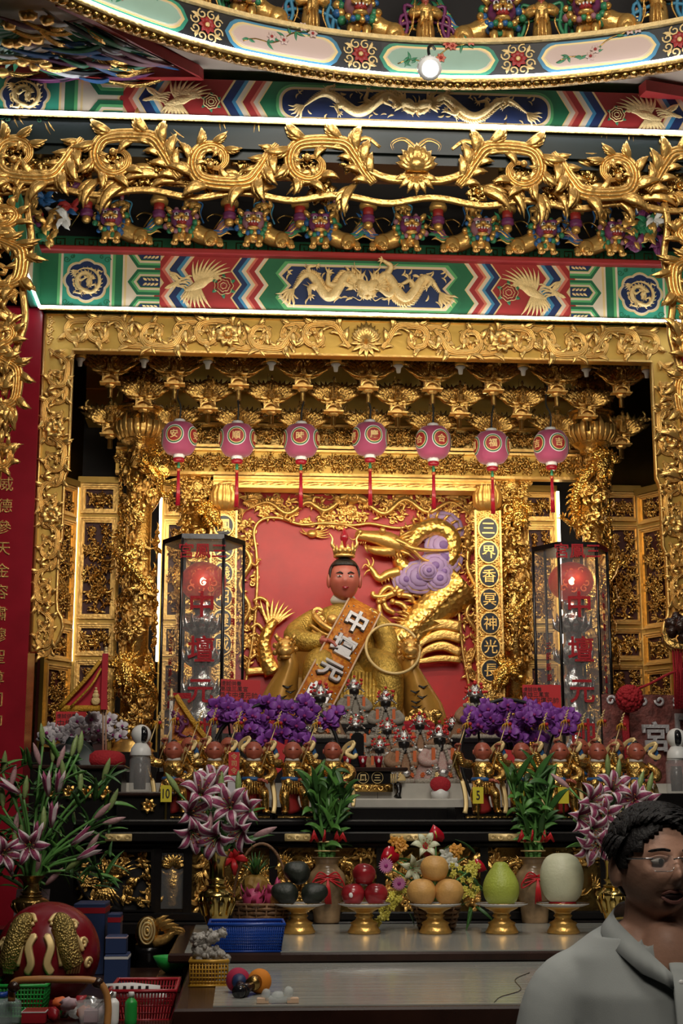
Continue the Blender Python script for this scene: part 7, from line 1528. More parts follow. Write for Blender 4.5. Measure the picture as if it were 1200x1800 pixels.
for q, l in enumerate(('round tan pear at the left of its dish', 'round tan pear at the right of its dish', 'round tan pear on top of the other two')): fruit('asian_pear', p[q], r*(1 if q < 2 else .97), 'pear_tan', l, 'pear', q == 2, (1.04, 1, .95), None, (.1, .1*(q-1), q), 'pears')
fruit('pomelo', stands[3]+A(0, 0, .099+.069), .0645, 'pomelo', 'green yellow pomelo standing on its own dish', 'pomelo', True, (1, 1, 1.15), [(.02, -.96), (.5, -.97), (.85, -.72), (1, -.3), (.96, .1), (.75, .5), (.5, .8), (.38, .98), (.2, 1.07), (.02, 1.05)])
fruit('melon', stands[4]+A(0, 0, .099+.092), .077, 'melon', 'large pale melon standing on a red ring', 'melon', False, (1, 1, 1.13), [(.02, -1), (.5, -.97), (.85, -.65), (1, -.1), (.97, .35), (.75, .78), (.4, .97), (.02, 1.0)])
mb = MB(); t = np.arange(36)*2*pi/36; mb.sweep(np.c_[.042*np.cos(t), .042*np.sin(t), np.zeros(36)], .008, 8, closed=True); o = mb.build('red_ring', 'lacquer_red', None, stands[4]+A(0, 0, .104)); tag(o, 'red padded ring under the pale melon', 'ring')
# ---------------------------------------------------------------- vases with bamboo
mat('porcelain', (.26, .17, .09), .25, var=.5, vscale=14); mat('knot_red', (.55, .015, .02), .45)
for i, px in enumerate((574, 940)):
    c = atz(px, 1622, zU); h = at(px, 1507, c[1])[2]-zU; e = empty('porcelain_vase', c); tag(e, 'brown porcelain vase with red knot and dragon handles, %s' % ('beside the avocados' if i == 0 else 'between pomelo and melon'), 'vase', 'porcelain vases')
    mb = MB(); mb.lathe(cr([(.05, 0), (.052, .01), (.058, h*.3), (.074, h*.6), (.068, h*.75), (.046, h*.86), (.05, h*.96), (.062, h), (.056, h-.002), (.04, h*.85)], 4), 28); mb.build('body', 'porcelain', e)
    for s in (-1, 1): d = dragon(cr([(s*.055, -.01, h*.93), (s*.10, -.015, h*.88), (s*.105, 0, h*.7), (s*.08, 0, h*.5)], 7), .011, (0, -1, 0), (.5,), 1.0, n=6); d.build('dragon_handle', 'gold_old', e)
    mb = MB()
    for s in (-1, 1):
        for q in range(3): mb.sweep(cr([(0, -.072, h*.72), (s*(.03+.01*q), -.078, h*(.78-.05*q)), (s*(.045+.008*q), -.07, h*(.70-.08*q)), (0, -.076, h*.68)], 4), .0032, 5)
    for q in range(5): mb.sweep([(0, -.077, h*.68), (-.008+.004*q, -.08, h*.5), (-.012+.006*q, -.078, h*.30)], .0028, 5)
    mb.build('red_knot', 'knot_red', e)
    bb = empty('lucky_bamboo', (c[0], c[1], c[2]+h*.9)); tag(bb, 'bunch of green lucky bamboo in the vase %s' % ('beside the avocados' if i == 0 else 'between pomelo and melon'), 'bamboo', 'lucky bamboo bunches'); rs = random.Random(i+12)
    Hh = (at(px, 1330, c[1])[2]-at(px, 1510, c[1])[2])*1.18
    for q in range(9):
        x_ = -.032+.008*q; y_ = .022*math.sin(q*2.4); top = A(x_*2.3+rs.uniform(-.01, .01), y_*2, Hh*rs.uniform(.55, .78)); mb = MB(); P = cr([(x_*.7, y_, -.02), (x_, y_, Hh*.2), top*.7+A(x_*.2, 0, 0), top], 4); mb.sweep(P, np.interp(np.linspace(0, 1, len(P)), [0, .35, 1], [.0085, .0075, .003]), 8)
        for z_ in (.04, .09, .14): mb.lathe([(.0088, z_-.002), (.0098, z_), (.0088, z_+.002)], 8, (x_*.85, y_, 0))
        mb.build('cane', 'stem_green', bb)
        for j in range(10):
            f = .28+.072*j; b_ = P[min(len(P)-1, int(f*len(P)))]; a = rs.uniform(-pi, pi); L_ = Hh*rs.uniform(.30, .48); u = A(math.cos(a)*.55, math.sin(a)*.4-.1, 0); up_ = rs.uniform(.25, 1.0); mb = MB(); t = np.linspace(0, 1, 6)[:, None]
            mb.leaf(b_+u*L_*t*.8+A(0, 0, 1)*L_*(up_*t-.35*t*t), L_*.075*A(.4, .9, 1, .85, .5, .04), tuple(A(-u[0]*.5, -1, .8)), .3); mb.build('leaf', 'leaf_green' if j % 2 else 'leaf_bright', bb)
    mb = MB()
    for z_ in (.05, .085):
        t = np.arange(20)*2*pi/20; mb.sweep(np.c_[.048*np.cos(t), .036*np.sin(t), np.full(20, z_)], .003, 5, closed=True)
    mb.build('gold_wire', 'gold_rim', bb)
    for q in range(7): mb = MB(); a = q*.9; mb.leaf([(.04*math.cos(a), -.035, .085), (.06*math.cos(a), -.055, .11+.01*(q % 2)), (.075*math.cos(a), -.045, .085)], [.005, .014, .004], (0, -1, 0), .5); mb.build('red_bow', 'knot_red', bb)
# ---------------------------------------------------------------- lilies
mat('lily_pink', (.28, .05, .12), .5, var=.3, vscale=9); mat('lily_edge', (.66, .56, .57), .5, var=.08); mat('bud_green', (.22, .30, .10), .5, var=.2, vscale=10); mat('bud_pink', (.42, .24, .25), .5, var=.25, vscale=10); mat('anther', (.28, .06, .01), .6); mat('lily_white', (.66, .68, .48), .5, var=.1)
def lily_mesh(nm, m0, m1):
    mb = MB()
    for q in range(6):
        a = q*pi/3; s = 1. if q % 2 else .92
        t = np.linspace(0, 1, 9); r = s*(.10+.95*t**1.2); y = -s*(.85*np.sin(t*pi*.62)-.28*t**4)
        P = np.c_[r*math.cos(a), y, r*math.sin(a)]; W = s*.21*A(.45, .75, .95, 1.05, 1.05, .95, .72, .4, .04)
        mb.leaf(P, W*1.16, (-.6*math.cos(a), -1, -.6*math.sin(a)), .12, 1); mb.leaf(P+A(0, -.015, 0), W*.66, (-.6*math.cos(a), -1, -.6*math.sin(a)), .30, 0)
    for q in range(6): a = q*pi/3+.4; mb.sweep([(0, -.1, 0), (.12*math.cos(a), -.6, .12*math.sin(a)), (.24*math.cos(a), -.95, .24*math.sin(a))], .014, 4, 3); mb.ball((.24*math.cos(a), -.97, .24*math.sin(a)), (.07, .03, .03), 6, 4, 2)
    return mb.mesh(nm, [m0, m1, 'anther', 'bud_green'])
LILY = lily_mesh('lily_flower', 'lily_pink', 'lily_edge'); WLILY = lily_mesh('white_lily', 'lily_white', 'lily_white')
mb = MB(); mb.lathe(cr([(.05, 0), (.13, .25), (.17, .6), (.14, .95), (.06, 1.25), (.01, 1.36)], 3), 12, ribs=3, ra=.08); BUDG = mb.mesh('lily_bud', 'bud_green'); BUDP = mb.mesh('lily_bud', 'bud_pink')
mb = MB(); 
for q in range(6): a = q*pi/3; mb.leaf([(.04*math.cos(a), .04*math.sin(a), 0), (.16*math.cos(a), .16*math.sin(a), .5), (.20*math.cos(a), .20*math.sin(a), .95), (.30*math.cos(a), .30*math.sin(a), 1.3)], [.06, .13, .12, .01], (math.cos(a), math.sin(a), 0), .3, q % 2)
HALF = mb.mesh('half_open_lily', ['lily_pink', 'lily_edge'])
mb = MB(); t = np.linspace(0, 1, 6)[:, None]; mb.leaf(A(1, 0, 0)*t+A(0, 0, 1)*(.15*t-.35*t*t), .085*A(.5, .95, 1, .85, .5, .03), (0, -.5, 1), .3); LEAFM = mb.mesh('leaf', 'leaf_green'); LEAFB = mb.mesh('leaf', 'leaf_bright')
def bouquet(label, base, Y, flowers, buds, halves, nleaf, box, size, seed):
    rs = random.Random(seed); e = empty('lily_bouquet', base); tag(e, label, 'bouquet'); b0 = A(*base)
    def stem(p): mb = MB(); mb.sweep(cr([A(rs.uniform(-.015, .015), rs.uniform(-.015, .015), -.05), p*A(.35, .35, .5), p], 4), np.linspace(.006, .004, 9), 6); mb.build('stem', 'stem_green', e)
    for (px, py, dy, rx, rz) in flowers:
        p = at(px, py, Y+dy)-b0; put('lily_flower', LILY, e, p, (rx, rs.uniform(0, 1), rz), size*rs.uniform(.92, 1.06)); stem(p+A(0, .03, -.01))
    for (px, py, tilt, pink, dy) in buds:
        p = at(px, py, Y+dy)-b0; put('lily_bud', BUDP if pink else BUDG, e, p, (rs.uniform(-.3, .3), tilt, 0), size*.85); stem(p)
    for (px, py, tilt, dy) in halves:
        p = at(px, py, Y+dy)-b0; put('half_open_lily', HALF, e, p, (rs.uniform(-.3, .5), tilt, 0), size*.95); stem(p)
    for q in range(nleaf):
        px, py = rs.uniform(box[0], box[2]), rs.uniform(box[1], box[3]); p = at(px, py, Y+rs.uniform(-.02, .12))-b0
        put('leaf', LEAFB if q % 3 == 0 else LEAFM, e, p, (rs.uniform(-.8, .8), rs.uniform(-1.2, .6), rs.uniform(-3.1, 3.1)), rs.uniform(.9, 1.5)*size*1.15)
    return e
def brass_vase(px, pyt, pyb, Y, z_, label, w=1., m='brass'):
    c = at(px, pyb, Y); h = at(px, pyt, Y)[2]-z_; e = empty('brass_vase', (c[0], Y, z_)); tag(e, label, 'vase'); k_ = h*w
    mb = MB(); mb.lathe(cr(np.array([(.26, 0), (.28, .03), (.16, .07), (.14, .13), (.20, .18), (.34, .42), (.36, .52), (.20, .60), (.17, .64), (.19, .67), (.16, .72), (.17, .88), (.27, 1.0), (.24, .995), (.13, .85)])*A(k_, h), 4), 28, ribs=14, ra=.012); mb.build('body', m, e)
    mb = MB(); [mb.lathe([(k_*r1, h*z0-.003), (k_*r1+.005, h*z0), (k_*r1, h*z0+.003)], 24) for r1, z0 in ((.165, .12), (.21, .61), (.185, .68))]; mb.build('rings', m, e)
    mb = MB()
    for q in range(10): a = q*2*pi/10; u = A(math.cos(a), math.sin(a), 0); mb.leaf([u*k_*.28+A(0, 0, h*.28), u*k_*.365+A(0, 0, h*.42), u*k_*.35+A(0, 0, h*.54)], [.006, .012, .002], tuple(u), .5)
    mb.build('petal_relief', m, e); return e, (c[0], Y, z_+h*.97)
v_, top = brass_vase(380, 1497, 1622, 5.15, zU, 'tall brass vase holding the middle lily bouquet', .56)
bouquet('open pink lilies in the brass vase at the middle', top, 5.15, [(352, 1398, -.05, -.5, .1), (405, 1420, -.07, -.2, -.2), (330, 1430, -.04, -.1, .5), (440, 1425, -.02, -.1, -.6), (335, 1460, -.08, .4, .4), (385, 1468, -.10, .6, 0), (430, 1455, -.06, .5, -.4), (375, 1385, .05, -.8, 0)], [(385, 1400, .1, 0, 0), (418, 1400, 0, 0, -.05), (350, 1395, -.2, 0, 0), (365, 1472, .1, 1, -.1), (445, 1470, 1.2, 1, 0), (315, 1395, -.6, 0, 0)], [], 34, (330, 1420, 450, 1500), .075, 21)
# big budding bouquet at the left in its own vase
zW = at(60, 1745, 4.35)[2]
fl = [(70, 1345, -.3, 1, 0), (92, 1340, .0, 0, 0), (75, 1312, -.1, 0, .05), (125, 1330, .2, 0, 0), (138, 1325, .1, 0, 0), (18, 1385, .2, 1, 0), (5, 1360, .1, 0, 0), (180, 1372, .3, 0, 0), (140, 1395, 0, 0, 0), (42, 1405, .1, 0, -.05), (165, 1440, .8, 1, 0), (190, 1425, .4, 0, 0), (180, 1448, 1.3, 1, 0), (25, 1470, .1, 1, 0), (75, 1460, 0, 0, -.08), (30, 1500, -.2, 0, 0), (150, 1500, .6, 1, 0), (60, 1540, .3, 1, 0), (35, 1480, .1, 0, 0), (5, 1420, -.1, 0, 0), (112, 1375, -.1, 0, 0), (100, 1350, .3, 1, 0), (8, 1510, -.3, 1, 0), (115, 1530, .9, 0, -.03), (80, 1555, .8, 1, 0)]
zVs = at(52, 1630, 4.9)[2]
vz, top2 = brass_vase(52, 1540, 1630, 4.9, zVs, 'dark flared vase under the large budding bouquet', 1.0, 'bronze_dark')
bouquet('large bouquet of lily buds and dark leaves at the left', top2, 4.9, [(52, 1485, -.08, .2, .3), (5, 1500, 0, 0, .4)], fl, [(85, 1400, -.1, -.05), (100, 1398, .2, -.02), (90, 1455, .1, -.05), (125, 1485, .9, -.05), (135, 1510, 1.1, -.05), (35, 1395, -1.0, -.02), (60, 1490, .2, -.1), (22, 1540, -.4, 0)], 230, (-10, 1335, 195, 1560), .066, 22)
v_, top3 = brass_vase(1080, 1500, 1622, 5.25, zU, 'brass vase behind the man holding the right lilies', .56)
bouquet('open dark pink lilies behind the man at the right', top3, 5.25, [(1035, 1410, -.06, -.2, .2), (1060, 1432, -.06, 0, -.1), (1010, 1435, -.04, .1, .6), (1040, 1455, -.08, .3, .2), (1075, 1392, -.02, -.6, -.2), (1115, 1405, -.02, -.1, -.5), (1055, 1478, -.08, .7, .1), (1135, 1415, 0, -.1, -.6), (1030, 1480, -.04, .5, .5)], [(1068, 1365, 0, 0, 0), (1085, 1372, .15, 0, 0), (1120, 1390, .4, 0, 0), (1138, 1395, .3, 0, 0), (1000, 1385, -.9, 1, 0)], [], 30, (1010, 1400, 1120, 1500), .070, 23)
# ---------------------------------------------------------------- flower basket, fruit basket
mat('wicker', (.17, .085, .035), .55, bump=.6, bscale=80, var=.4, vscale=30)
def weave(e, r0, r1, h, rows, n, m='wicker'):
    for j in range(rows):
        f = j/(rows-1); r_ = r0+(r1-r0)*f; t = np.arange(48)*2*pi/48; rr_ = r_*(1+.035*np.cos(t*n/2+(j % 2)*pi)); mb = MB(); mb.sweep(np.c_[rr_*np.cos(t), rr_*np.sin(t), np.full(48, f*h)], h/rows*.48, 5, closed=True); mb.build('weaver', m, e)
    mb = MB(); mb.lathe([(r0*.96, .002), (r1*.95, h*.95)], 24); mb.build('basket_shell', m, e)
    for q in range(n): a = q*2*pi/n; mb = MB(); mb.sweep([(r0*1.02*math.cos(a), r0*1.02*math.sin(a), 0), (r1*1.02*math.cos(a), r1*1.02*math.sin(a), h)], .004, 4); mb.build('stake', m, e)
c = atz(762, 1632, zU); c = A(c[0], 5.56, zU); e = empty('flower_basket', c); tag(e, 'small wicker basket under the mixed bouquet behind the pears', 'basket'); weave(e, .06, .085, .085, 6, 14)
e = empty('mixed_bouquet', c+A(0, 0, .085)); tag(e, 'mixed bouquet with white lilies, red anthuriums and yellow sprays', 'bouquet'); b0 = A(*e.location); rs = random.Random(31); YQ = 5.55
mat('anthurium', (.42, .008, .02), .2); mat('gerbera', (.58, .20, .42), .5); mat('yellow_bloom', (.70, .62, .10), .5, var=.15); mat('orange_bloom', (.66, .30, .04), .5); mat('bloom_white', (.66, .66, .58), .5)
def bq(nm, me, px, py, dy, s, rot): p = at(px, py, YQ+dy)-b0; put(nm, me, e, p, rot, s); mb = MB(); mb.sweep(cr([A(0, 0, -.02), p*A(.4, .4, .55), p+A(0, .02, 0)], 4), .0035, 5); mb.build('stem', 'stem_green', e)
mb = MB(); P = np.array([(.0, .55), (.38, .75), (.7, .45), (.72, 0), (.45, -.5), (0, -1), (-.45, -.5), (-.72, 0), (-.7, .45), (-.38, .75)]); mb.prism(P, -.06, .06); mb.sweep([(0, -.08, .2), (0, -.28, -.35)], [.08, .05], 6, 1); ANT = mb.mesh('anthurium', ['anthurium', 'yellow_bloom'])
mb = MB()
for q in range(20): petal(mb, q*2*pi/20, 1, .13, .12, .05, 0)
mb.ball((0, -.08, 0), (.25, .1, .25), 10, 6, 1); GER = mb.mesh('gerbera', ['gerbera', 'lip_magenta'])
mb = MB()
for a in range(5): petal(mb, a*2*pi/5, 1, .34, .25, .1)
mb.ball((0, -.2, 0), .2, 6, 5, 0); YB_ = mb.mesh('yellow_bloom', 'yellow_bloom'); mb2 = mb; OB_ = mb.mesh('orange_bloom', 'orange_bloom'); WB_ = mb.mesh('white_bloom', 'bloom_white')
for a in ((722, 1525, 0, .055, (.1, .3, .3)), (747, 1492, -.05, .055, (-.5, 0, 0)),): bq('white_lily', WLILY, *a)
for a in ((684, 1505, 0, .045, (.2, .9, .3)), (752, 1492, -.06, .034, (0, .2, 0)), (766, 1468, .02, .040, (0, 2.9, 0)), (840, 1523, 0, .034, (.1, -1.2, -.3))): bq('anthurium', ANT, *a)
for a in ((678, 1522, -.02, .030, (0, 0, .2)), (701, 1553, -.05, .028, (.2, 0, .1))): bq('gerbera', GER, *a)
for q in range(70):
    if q < 34: px, py = rs.uniform(795, 840), rs.uniform(1515, 1575)
    else: px = rs.uniform(660, 712); py = 1555+(712-px)*1.4+rs.uniform(-20, 10)
    p = at(px, py, YQ+rs.uniform(-.06, .03))-b0; put('yellow_bloom', YB_, e, p, (rs.uniform(-.5, .5), rs.uniform(0, 3), rs.uniform(-.6, .6)), rs.uniform(.013, .019))
for q in range(14): px, py = (rs.uniform(690, 710), rs.uniform(1475, 1495)) if q < 7 else (rs.uniform(795, 815), rs.uniform(1485, 1505)); p = at(px, py, YQ+.03)-b0; put('orange_bloom', OB_, e, p, (rs.uniform(-.5, .5), rs.uniform(0, 3), 0), .022)
for q in range(9): px, py = rs.uniform(775, 800), rs.uniform(1500, 1520); p = at(px, py, YQ)-b0; put('white_bloom', WB_, e, p, (rs.uniform(-.5, .5), rs.uniform(0, 3), 0), .028)
for q in range(60): p = at(rs.uniform(690, 840), rs.uniform(1500, 1610), YQ+rs.uniform(.0, .10))-b0; put('leaf', LEAFM if q % 3 else LEAFB, e, p, (rs.uniform(-.8, .8), rs.uniform(-1, .8), rs.uniform(-3.1, 3.1)), rs.uniform(.07, .11))
c = A(at(458, 1632, 5.5)[0], 5.5, zU); e = empty('fruit_basket', c); tag(e, 'woven basket with pineapple and dragon fruit behind the avocados', 'basket'); weave(e, .085, .105, .10, 8, 18)
mb = MB(); t = np.linspace(0, pi, 24); mb.sweep(np.c_[.10*np.cos(t), np.zeros(24), .09+.22*np.sin(t)], .006, 6); mb.build('handle', 'wicker', e)
for q in range(5): mb = MB(); a = q*1.2; mb.leaf([(-.10, -.02, .26), (-.10+.03*math.cos(a), -.04, .26+.03*math.sin(a)), (-.10+.05*math.cos(a), -.03, .25+.05*math.sin(a))], [.006, .014, .004], (0, -1, 0), .4); mb.build('red_bow', 'knot_red', e)
mat('pineapple', (.30, .17, .03), .6, bump=1., bscale=35, kind='scale'); mat('dragonfruit', (.50, .06, .16), .45, var=.2)
p = empty('pineapple', c+A(-.02, .03, .10)); tag(p, 'pineapple with spiky crown in the woven basket', 'pineapple'); mb = MB(); mb.lathe(cr([(.03, 0), (.045, .02), (.05, .05), (.042, .085), (.02, .10)], 3), 16); mb.build('flesh', 'pineapple', p)
for q in range(18): a = q*2.4; u = A(math.cos(a), math.sin(a), 0); f = q/18; mb = MB(); mb.leaf([(0, 0, .095), u*.03*(1.2-f)+A(0, 0, .12+.02*f), u*.06*(1.2-f)+A(0, 0, .13+.06*f)], [.008, .007, .001], tuple(-u*.5+A(0, 0, .8)), .3); mb.build('crown_leaf', 'leaf_green', p)
for q, (dx, dy, dz) in enumerate(((-.03, -.04, .115), (.045, -.02, .125))):
    p = empty('dragon_fruit', c+A(dx, dy, dz)); tag(p, 'pink dragon fruit at the %s side of the woven basket' % ['front', 'right'][q], 'dragon fruit', 'dragon fruits'); mb = MB(); mb.ball((0, 0, 0), (.036, .032, .040), 14, 10); mb.build('flesh', 'dragonfruit', p)
    for j in range(12): a = j*2.4; z_ = -.02+.005*j; u = A(math.cos(a), math.sin(a), 0); mb = MB(); mb.leaf([u*.030+A(0, 0, z_), u*.042+A(0, 0, z_+.015), u*.046+A(0, 0, z_+.032)], [.010, .008, .001], tuple(u), .3); mb.build('scale', 'dragonfruit', p)
fruit('orange', c+A(.06, -.055, .115), .028, 'pear_tan', 'orange at the front rim of the woven basket', 'orange')
# ---------------------------------------------------------------- side cabinet and clutter at the lower left
zS = 1.13
mat('plastic_blue', (.008, .05, .30), .35); mat('plastic_green', (.02, .30, .05), .35); mat('plastic_red', (.30, .012, .02), .35); mat('plastic_gold', (.50, .27, .03), .4, .3); mat('bottle_clear', (.45, .55, .55), .08, alpha=.35); mat('box_navy', (.012, .03, .10), .5); mat('rock', (.26, .24, .21), .45, bump=.8, bscale=50, var=.5, vscale=30, col2=(.45, .42, .38)); mat('foam_red', (.35, .01, .05), .8); mat('foam_orange', (.62, .20, .01), .8); mat('wood_tan', (.42, .19, .055), .45, var=.25, vscale=10); mat('paper_white', (.62, .60, .58), .7); mat('paper_pink', (.50, .36, .40), .7); mat('crystal', (.75, .8, .78), .05, alpha=.4)
sc_ = empty('side_cabinet', (-1.0, 4.6, 0)); tag(sc_, 'dark side table under the wooden fish and boxes at the left', 'table')
x1_ = atz(318, 1760, zS)[0]-sc_.location.x
mb = MB(); mb.box((-1.0, -.75, zS-.04), (x1_, .95, zS), bev=.006); mb.build('top', 'wood_dark', sc_, smooth=False)
for x_ in (-.9, x1_-.06):
    for y_ in (-.65, .85): mb = MB(); mb.box((x_-.03, y_-.03, 0), (x_+.03, y_+.03, zS-.04)); mb.build('leg', 'wood_black', sc_, smooth=False)
mb = MB(); mb.box((-.11, -.09, zS), (.11, .09, zVs)); o = mb.build('black_riser', 'wood_black', None, (at(52, 1630, 4.9)[0], 4.9, 0), smooth=False); tag(o, 'black block lifting the flared vase behind the wooden fish', 'block')
for q, (px0, px1) in enumerate(((20, 44), (64, 88))):
    a = at(px0, 1640, 5.03); c = at(px1, 1563, 5.03); mb = MB(); W = c[0]-a[0]; H = c[2]-a[2]; e = empty('printed_sheet', (a[0], 5.03, a[2])); tag(e, 'pinkish printed paper sheet %s of the flared vase' % ['left', 'right'][q], 'paper', 'printed sheets behind the vase'); mb.prism([(0, 0), (W*.8, 0), (W, H), (W*.3, H)], 0, .002); mb.build('sheet', 'paper_pink', e, smooth=False)
    mb = MB(); [mb.box((W*.3, -.001, H*(.15+.08*j)), (W*.75, 0, H*(.17+.08*j))) for j in range(9)]; mb.build('printed_lines', 'ink', e, smooth=False)
    mb = MB(); mb.box((0, .002, zS-a[2]), (W*.8, .012, .01)); mb.build('support', 'wood_black', e, smooth=False)
# wooden fish
c = at(84, 1706, 4.45); R = 84/ppm(4.45); e = empty('wooden_fish', (c[0], 4.45, zS)); tag(e, 'large round red lacquered wooden fish with gold dragon carving', 'wooden fish'); cz = R*.98
mb = MB(); P = [(R*math.cos(t)*(1.0), cz+R*.98*math.sin(t)) for t in np.linspace(-pi/2+.25, pi/2-.02, 20)]; mb.lathe(P, 40); mat('fish_red', (.17, .006, .012), .25); mb.build('body', 'fish_red', e)
mb = MB(); t = np.arange(40)*2*pi/40; mb.sweep(np.c_[R*.42*np.cos(t), R*.42*np.sin(t), np.full(40, .02)], .025, 8, closed=True); mb.build('cushion_ring', 'cloth_red', e)
def onball(pts, lift=1.01):
    out = []
    for (u, v_) in pts: p = A(R*math.sin(u)*math.cos(v_), -R*math.cos(u)*math.cos(v_), R*.98*math.sin(v_))*lift; out.append(p+A(0, 0, cz))
    return np.array(out)
mat('scale_gold_dark', (.34, .24, .07), .4, .7, .6, 160, kind='scale')
for s, o_ in ((1, .0), (-1, -.1)):
    mb = MB(); P = cr(onball([(s*.22+o_, .72), (s*.38+o_, .66), (s*.45+o_, .40), (s*.50+o_, .1), (s*.62+o_, -.15)]), 6); nrm = None; mb.sweep(P, np.interp(np.linspace(0, 1, len(P)), [0, .3, 1], [.022, .034, .030]), 12); mb.build('dragon_body', 'scale_gold_dark', e)
    mb = MB(); mb.sweep(cr(onball([(s*.12+o_, .70), (s*.28+o_, .86), (s*.50+o_, .78), (s*.60+o_, .45), (s*.70+o_, .35), (s*.80+o_, .1)], 1.03), 6), .006, 8); mb.sweep(cr(onball([(s*.14+o_, .66), (s*.30+o_, .55), (s*.30+o_, .2), (s*.36+o_, -.15)], 1.03), 6), .006, 8); mb.build('gold_outline', 'gold_rim', e)
    mb = MB(); mb.leaf(cr(onball([(s*.06+o_, .45), (s*.16+o_, .2), (s*.10+o_, -.1), (s*.2+o_, -.3)], 1.03), 6), [.004]+[.012]*17+[.004], (s*.2, -1, .2), .5); mb.build('gold_flame', 'gold_rim', e)
    for q in range(3): mb = MB(); cu, cv = s*(.72+.12*q)+o_, .62-.38*q; mb.sweep(onball([(cu+(.10-.006*j)*math.cos(j*.6), cv+(.12-.008*j)*math.sin(j*.6)) for j in range(14)], 1.02), .0055, 6); mb.build('cloud_scroll', 'gold_rim', e)
    for q in range(5): mb = MB(); mb.sweep(cr(onball([(s*(.52+.04*q)+o_, .15), (s*(.54+.05*q)+o_, -.1), (s*(.50+.06*q)+o_, -.3)], 1.03), 4), .004, 6); mb.build('mane_strand', 'gold_rim', e)
# cane chair arm in front
e = empty('cane_basket_handle', atz(110, 1800, zS)); b0 = A(*e.location); tag(e, 'bent cane handle of a basket arching over the clutter', 'handle'); mb = MB(); mb.sweep(cr([at(20, 1760, 4.02)-b0, at(24, 1728, 4.02)-b0, at(60, 1722, 4.0)-b0, at(110, 1722, 4.0)-b0, at(165, 1724, 4.0)-b0, at(184, 1740, 4.0)-b0, at(190, 1770, 4.0)-b0, at(188, 1805, 4.0)-b0], 5), .0095, 10); mb.build('cane', 'wood_tan', e)
for px, py in ((172, 1728), (24, 1735)): mb = MB(); mb.ball(at(px, py, 4.0)-b0, (.016, .012, .014), 10, 8); mb.build('binding', 'wood_dark', e)
def open_basket(name, label, px0, px1, pyt, pyb, Y, z_, depth, m, nx=14, nz=5, taper=.82):
    a, c = at(px0, pyb, Y), at(px1, pyt, Y); W = (c[0]-a[0])/2; H = c[2]-z_; e = empty(name, ((a[0]+c[0])/2, Y+depth/2, z_)); tag(e, label, 'basket'); D_ = depth/2; w, d = W*taper, D_*taper
    mb = MB(); mb.box((-w, -d, 0), (w, d, .004)); mb.build('bottom', m, e, smooth=False)
    mb = MB(); rim = [(-W, -D_, H), (W, -D_, H), (W, D_, H), (-W, D_, H)]; mb.sweep(cr(rim, 4, True) if False else np.array(rim), .006, 6, closed=True); mb.build('rim', m, e)
    for (p0, p1, q0, q1, n_) in (((-w, -d), (w, -d), (-W, -D_), (W, -D_), nx), ((w, -d), (w, d), (W, -D_), (W, D_), nx//2), ((w, d), (-w, d), (W, D_), (-W, D_), nx), ((-w, d), (-w, -d), (-W, D_), (-W, -D_), nx//2)):
        mb = MB(); p0, p1, q0, q1 = (A(*p0, 0), A(*p1, 0), A(*q0, H), A(*q1, H))
        for i in range(n_+1): f = i/n_; mb.sweep([p0+(p1-p0)*f, q0+(q1-q0)*f], .0022, 4)
        for j in range(nz+1): f = j/nz; mb.sweep([p0+(q0-p0)*f, p1+(q1-p1)*f], .0022 if 0 < j < nz else .005, 4)
        mb.build('mesh_side', m, e)
    return e
open_basket('plastic_basket', 'green plastic basket at the lower left corner', -20, 80, 1733, 1785, 4.2, zS, .22, 'plastic_green', 16, 7)
open_basket('plastic_basket', 'blue plastic basket at the left end of the marble table', 366, 500, 1625, 1672, yUf+.012, zU, .20, 'plastic_blue', 34, 9, .9)
open_basket('tray_basket', 'red plastic tray full of small goods beside the table', 190, 308, 1742, 1790, 4.1, zS, .30, 'plastic_red', 20, 4)
def bottle(px, pyt, Y, label, r, capm, bm, zb_=zS):
    c = at(px, pyt, Y); h = max(.08, c[2]-zb_); e = empty('bottle', (c[0], Y, zb_)); tag(e, label, 'bottle'); mb = MB(); mb.lathe(cr([(r*.9, 0), (r, .01), (r, h*.62), (r*.85, h*.72), (r*.4, h*.82), (r*.36, h*.86)], 3), 18); mb.build('body', bm, e); mb = MB(); mb.lathe([(r*.46, h*.85), (r*.46, h*.99), (r*.4, h)], 16, ribs=16, ra=.03); mb.build('cap', capm, e)
bottle(18, 1748, 4.08, 'clear water bottle with blue cap nearest the picture edge', .030, 'plastic_blue', 'bottle_clear'); bottle(2, 1760, 4.06, 'clear water bottle with blue cap cut by the picture edge', .030, 'plastic_blue', 'bottle_clear')
bottle(230, 1778, 4.05, 'small green bottle with white cap before the red tray', .016, 'white_gloss', 'plastic_green'); bottle(198, 1783, 4.05, 'small white bottle before the red tray', .016, 'white_gloss', 'white_gloss')
def boxthing(name, label, cat, px0, px1, pyt, Y, depth, m, zb_=zS, rz=0., extra=None, z1=None):
    a, c = at(px0, pyt, Y), at(px1, pyt, Y); W = (c[0]-a[0])/2; H = (z1 or c[2])-zb_; e = empty(name, ((a[0]+c[0])/2, Y+depth/2, zb_), rz); tag(e, label, cat); mb = MB(); mb.box((-W, -depth/2, 0), (W, depth/2, H), bev=.003); mb.build('body', m, e, smooth=False)
    mb = MB(); mb.box((-W-.001, -depth/2-.001, H*.86), (W+.001, depth/2+.001, H*.94)); mb.build('band', extra or 'paper_white', e, smooth=False); return e
boxthing('storage_box', 'dark blue box standing behind the red tray', 'box', 184, 225, 1678, 4.9, .12, 'box_navy'); boxthing('storage_box', 'small dark blue packet on the taller dark box', 'box', 186, 222, 1645, 4.91, .08, 'box_navy', at(200, 1678, 4.9)[2], 0, 'paper_pink')
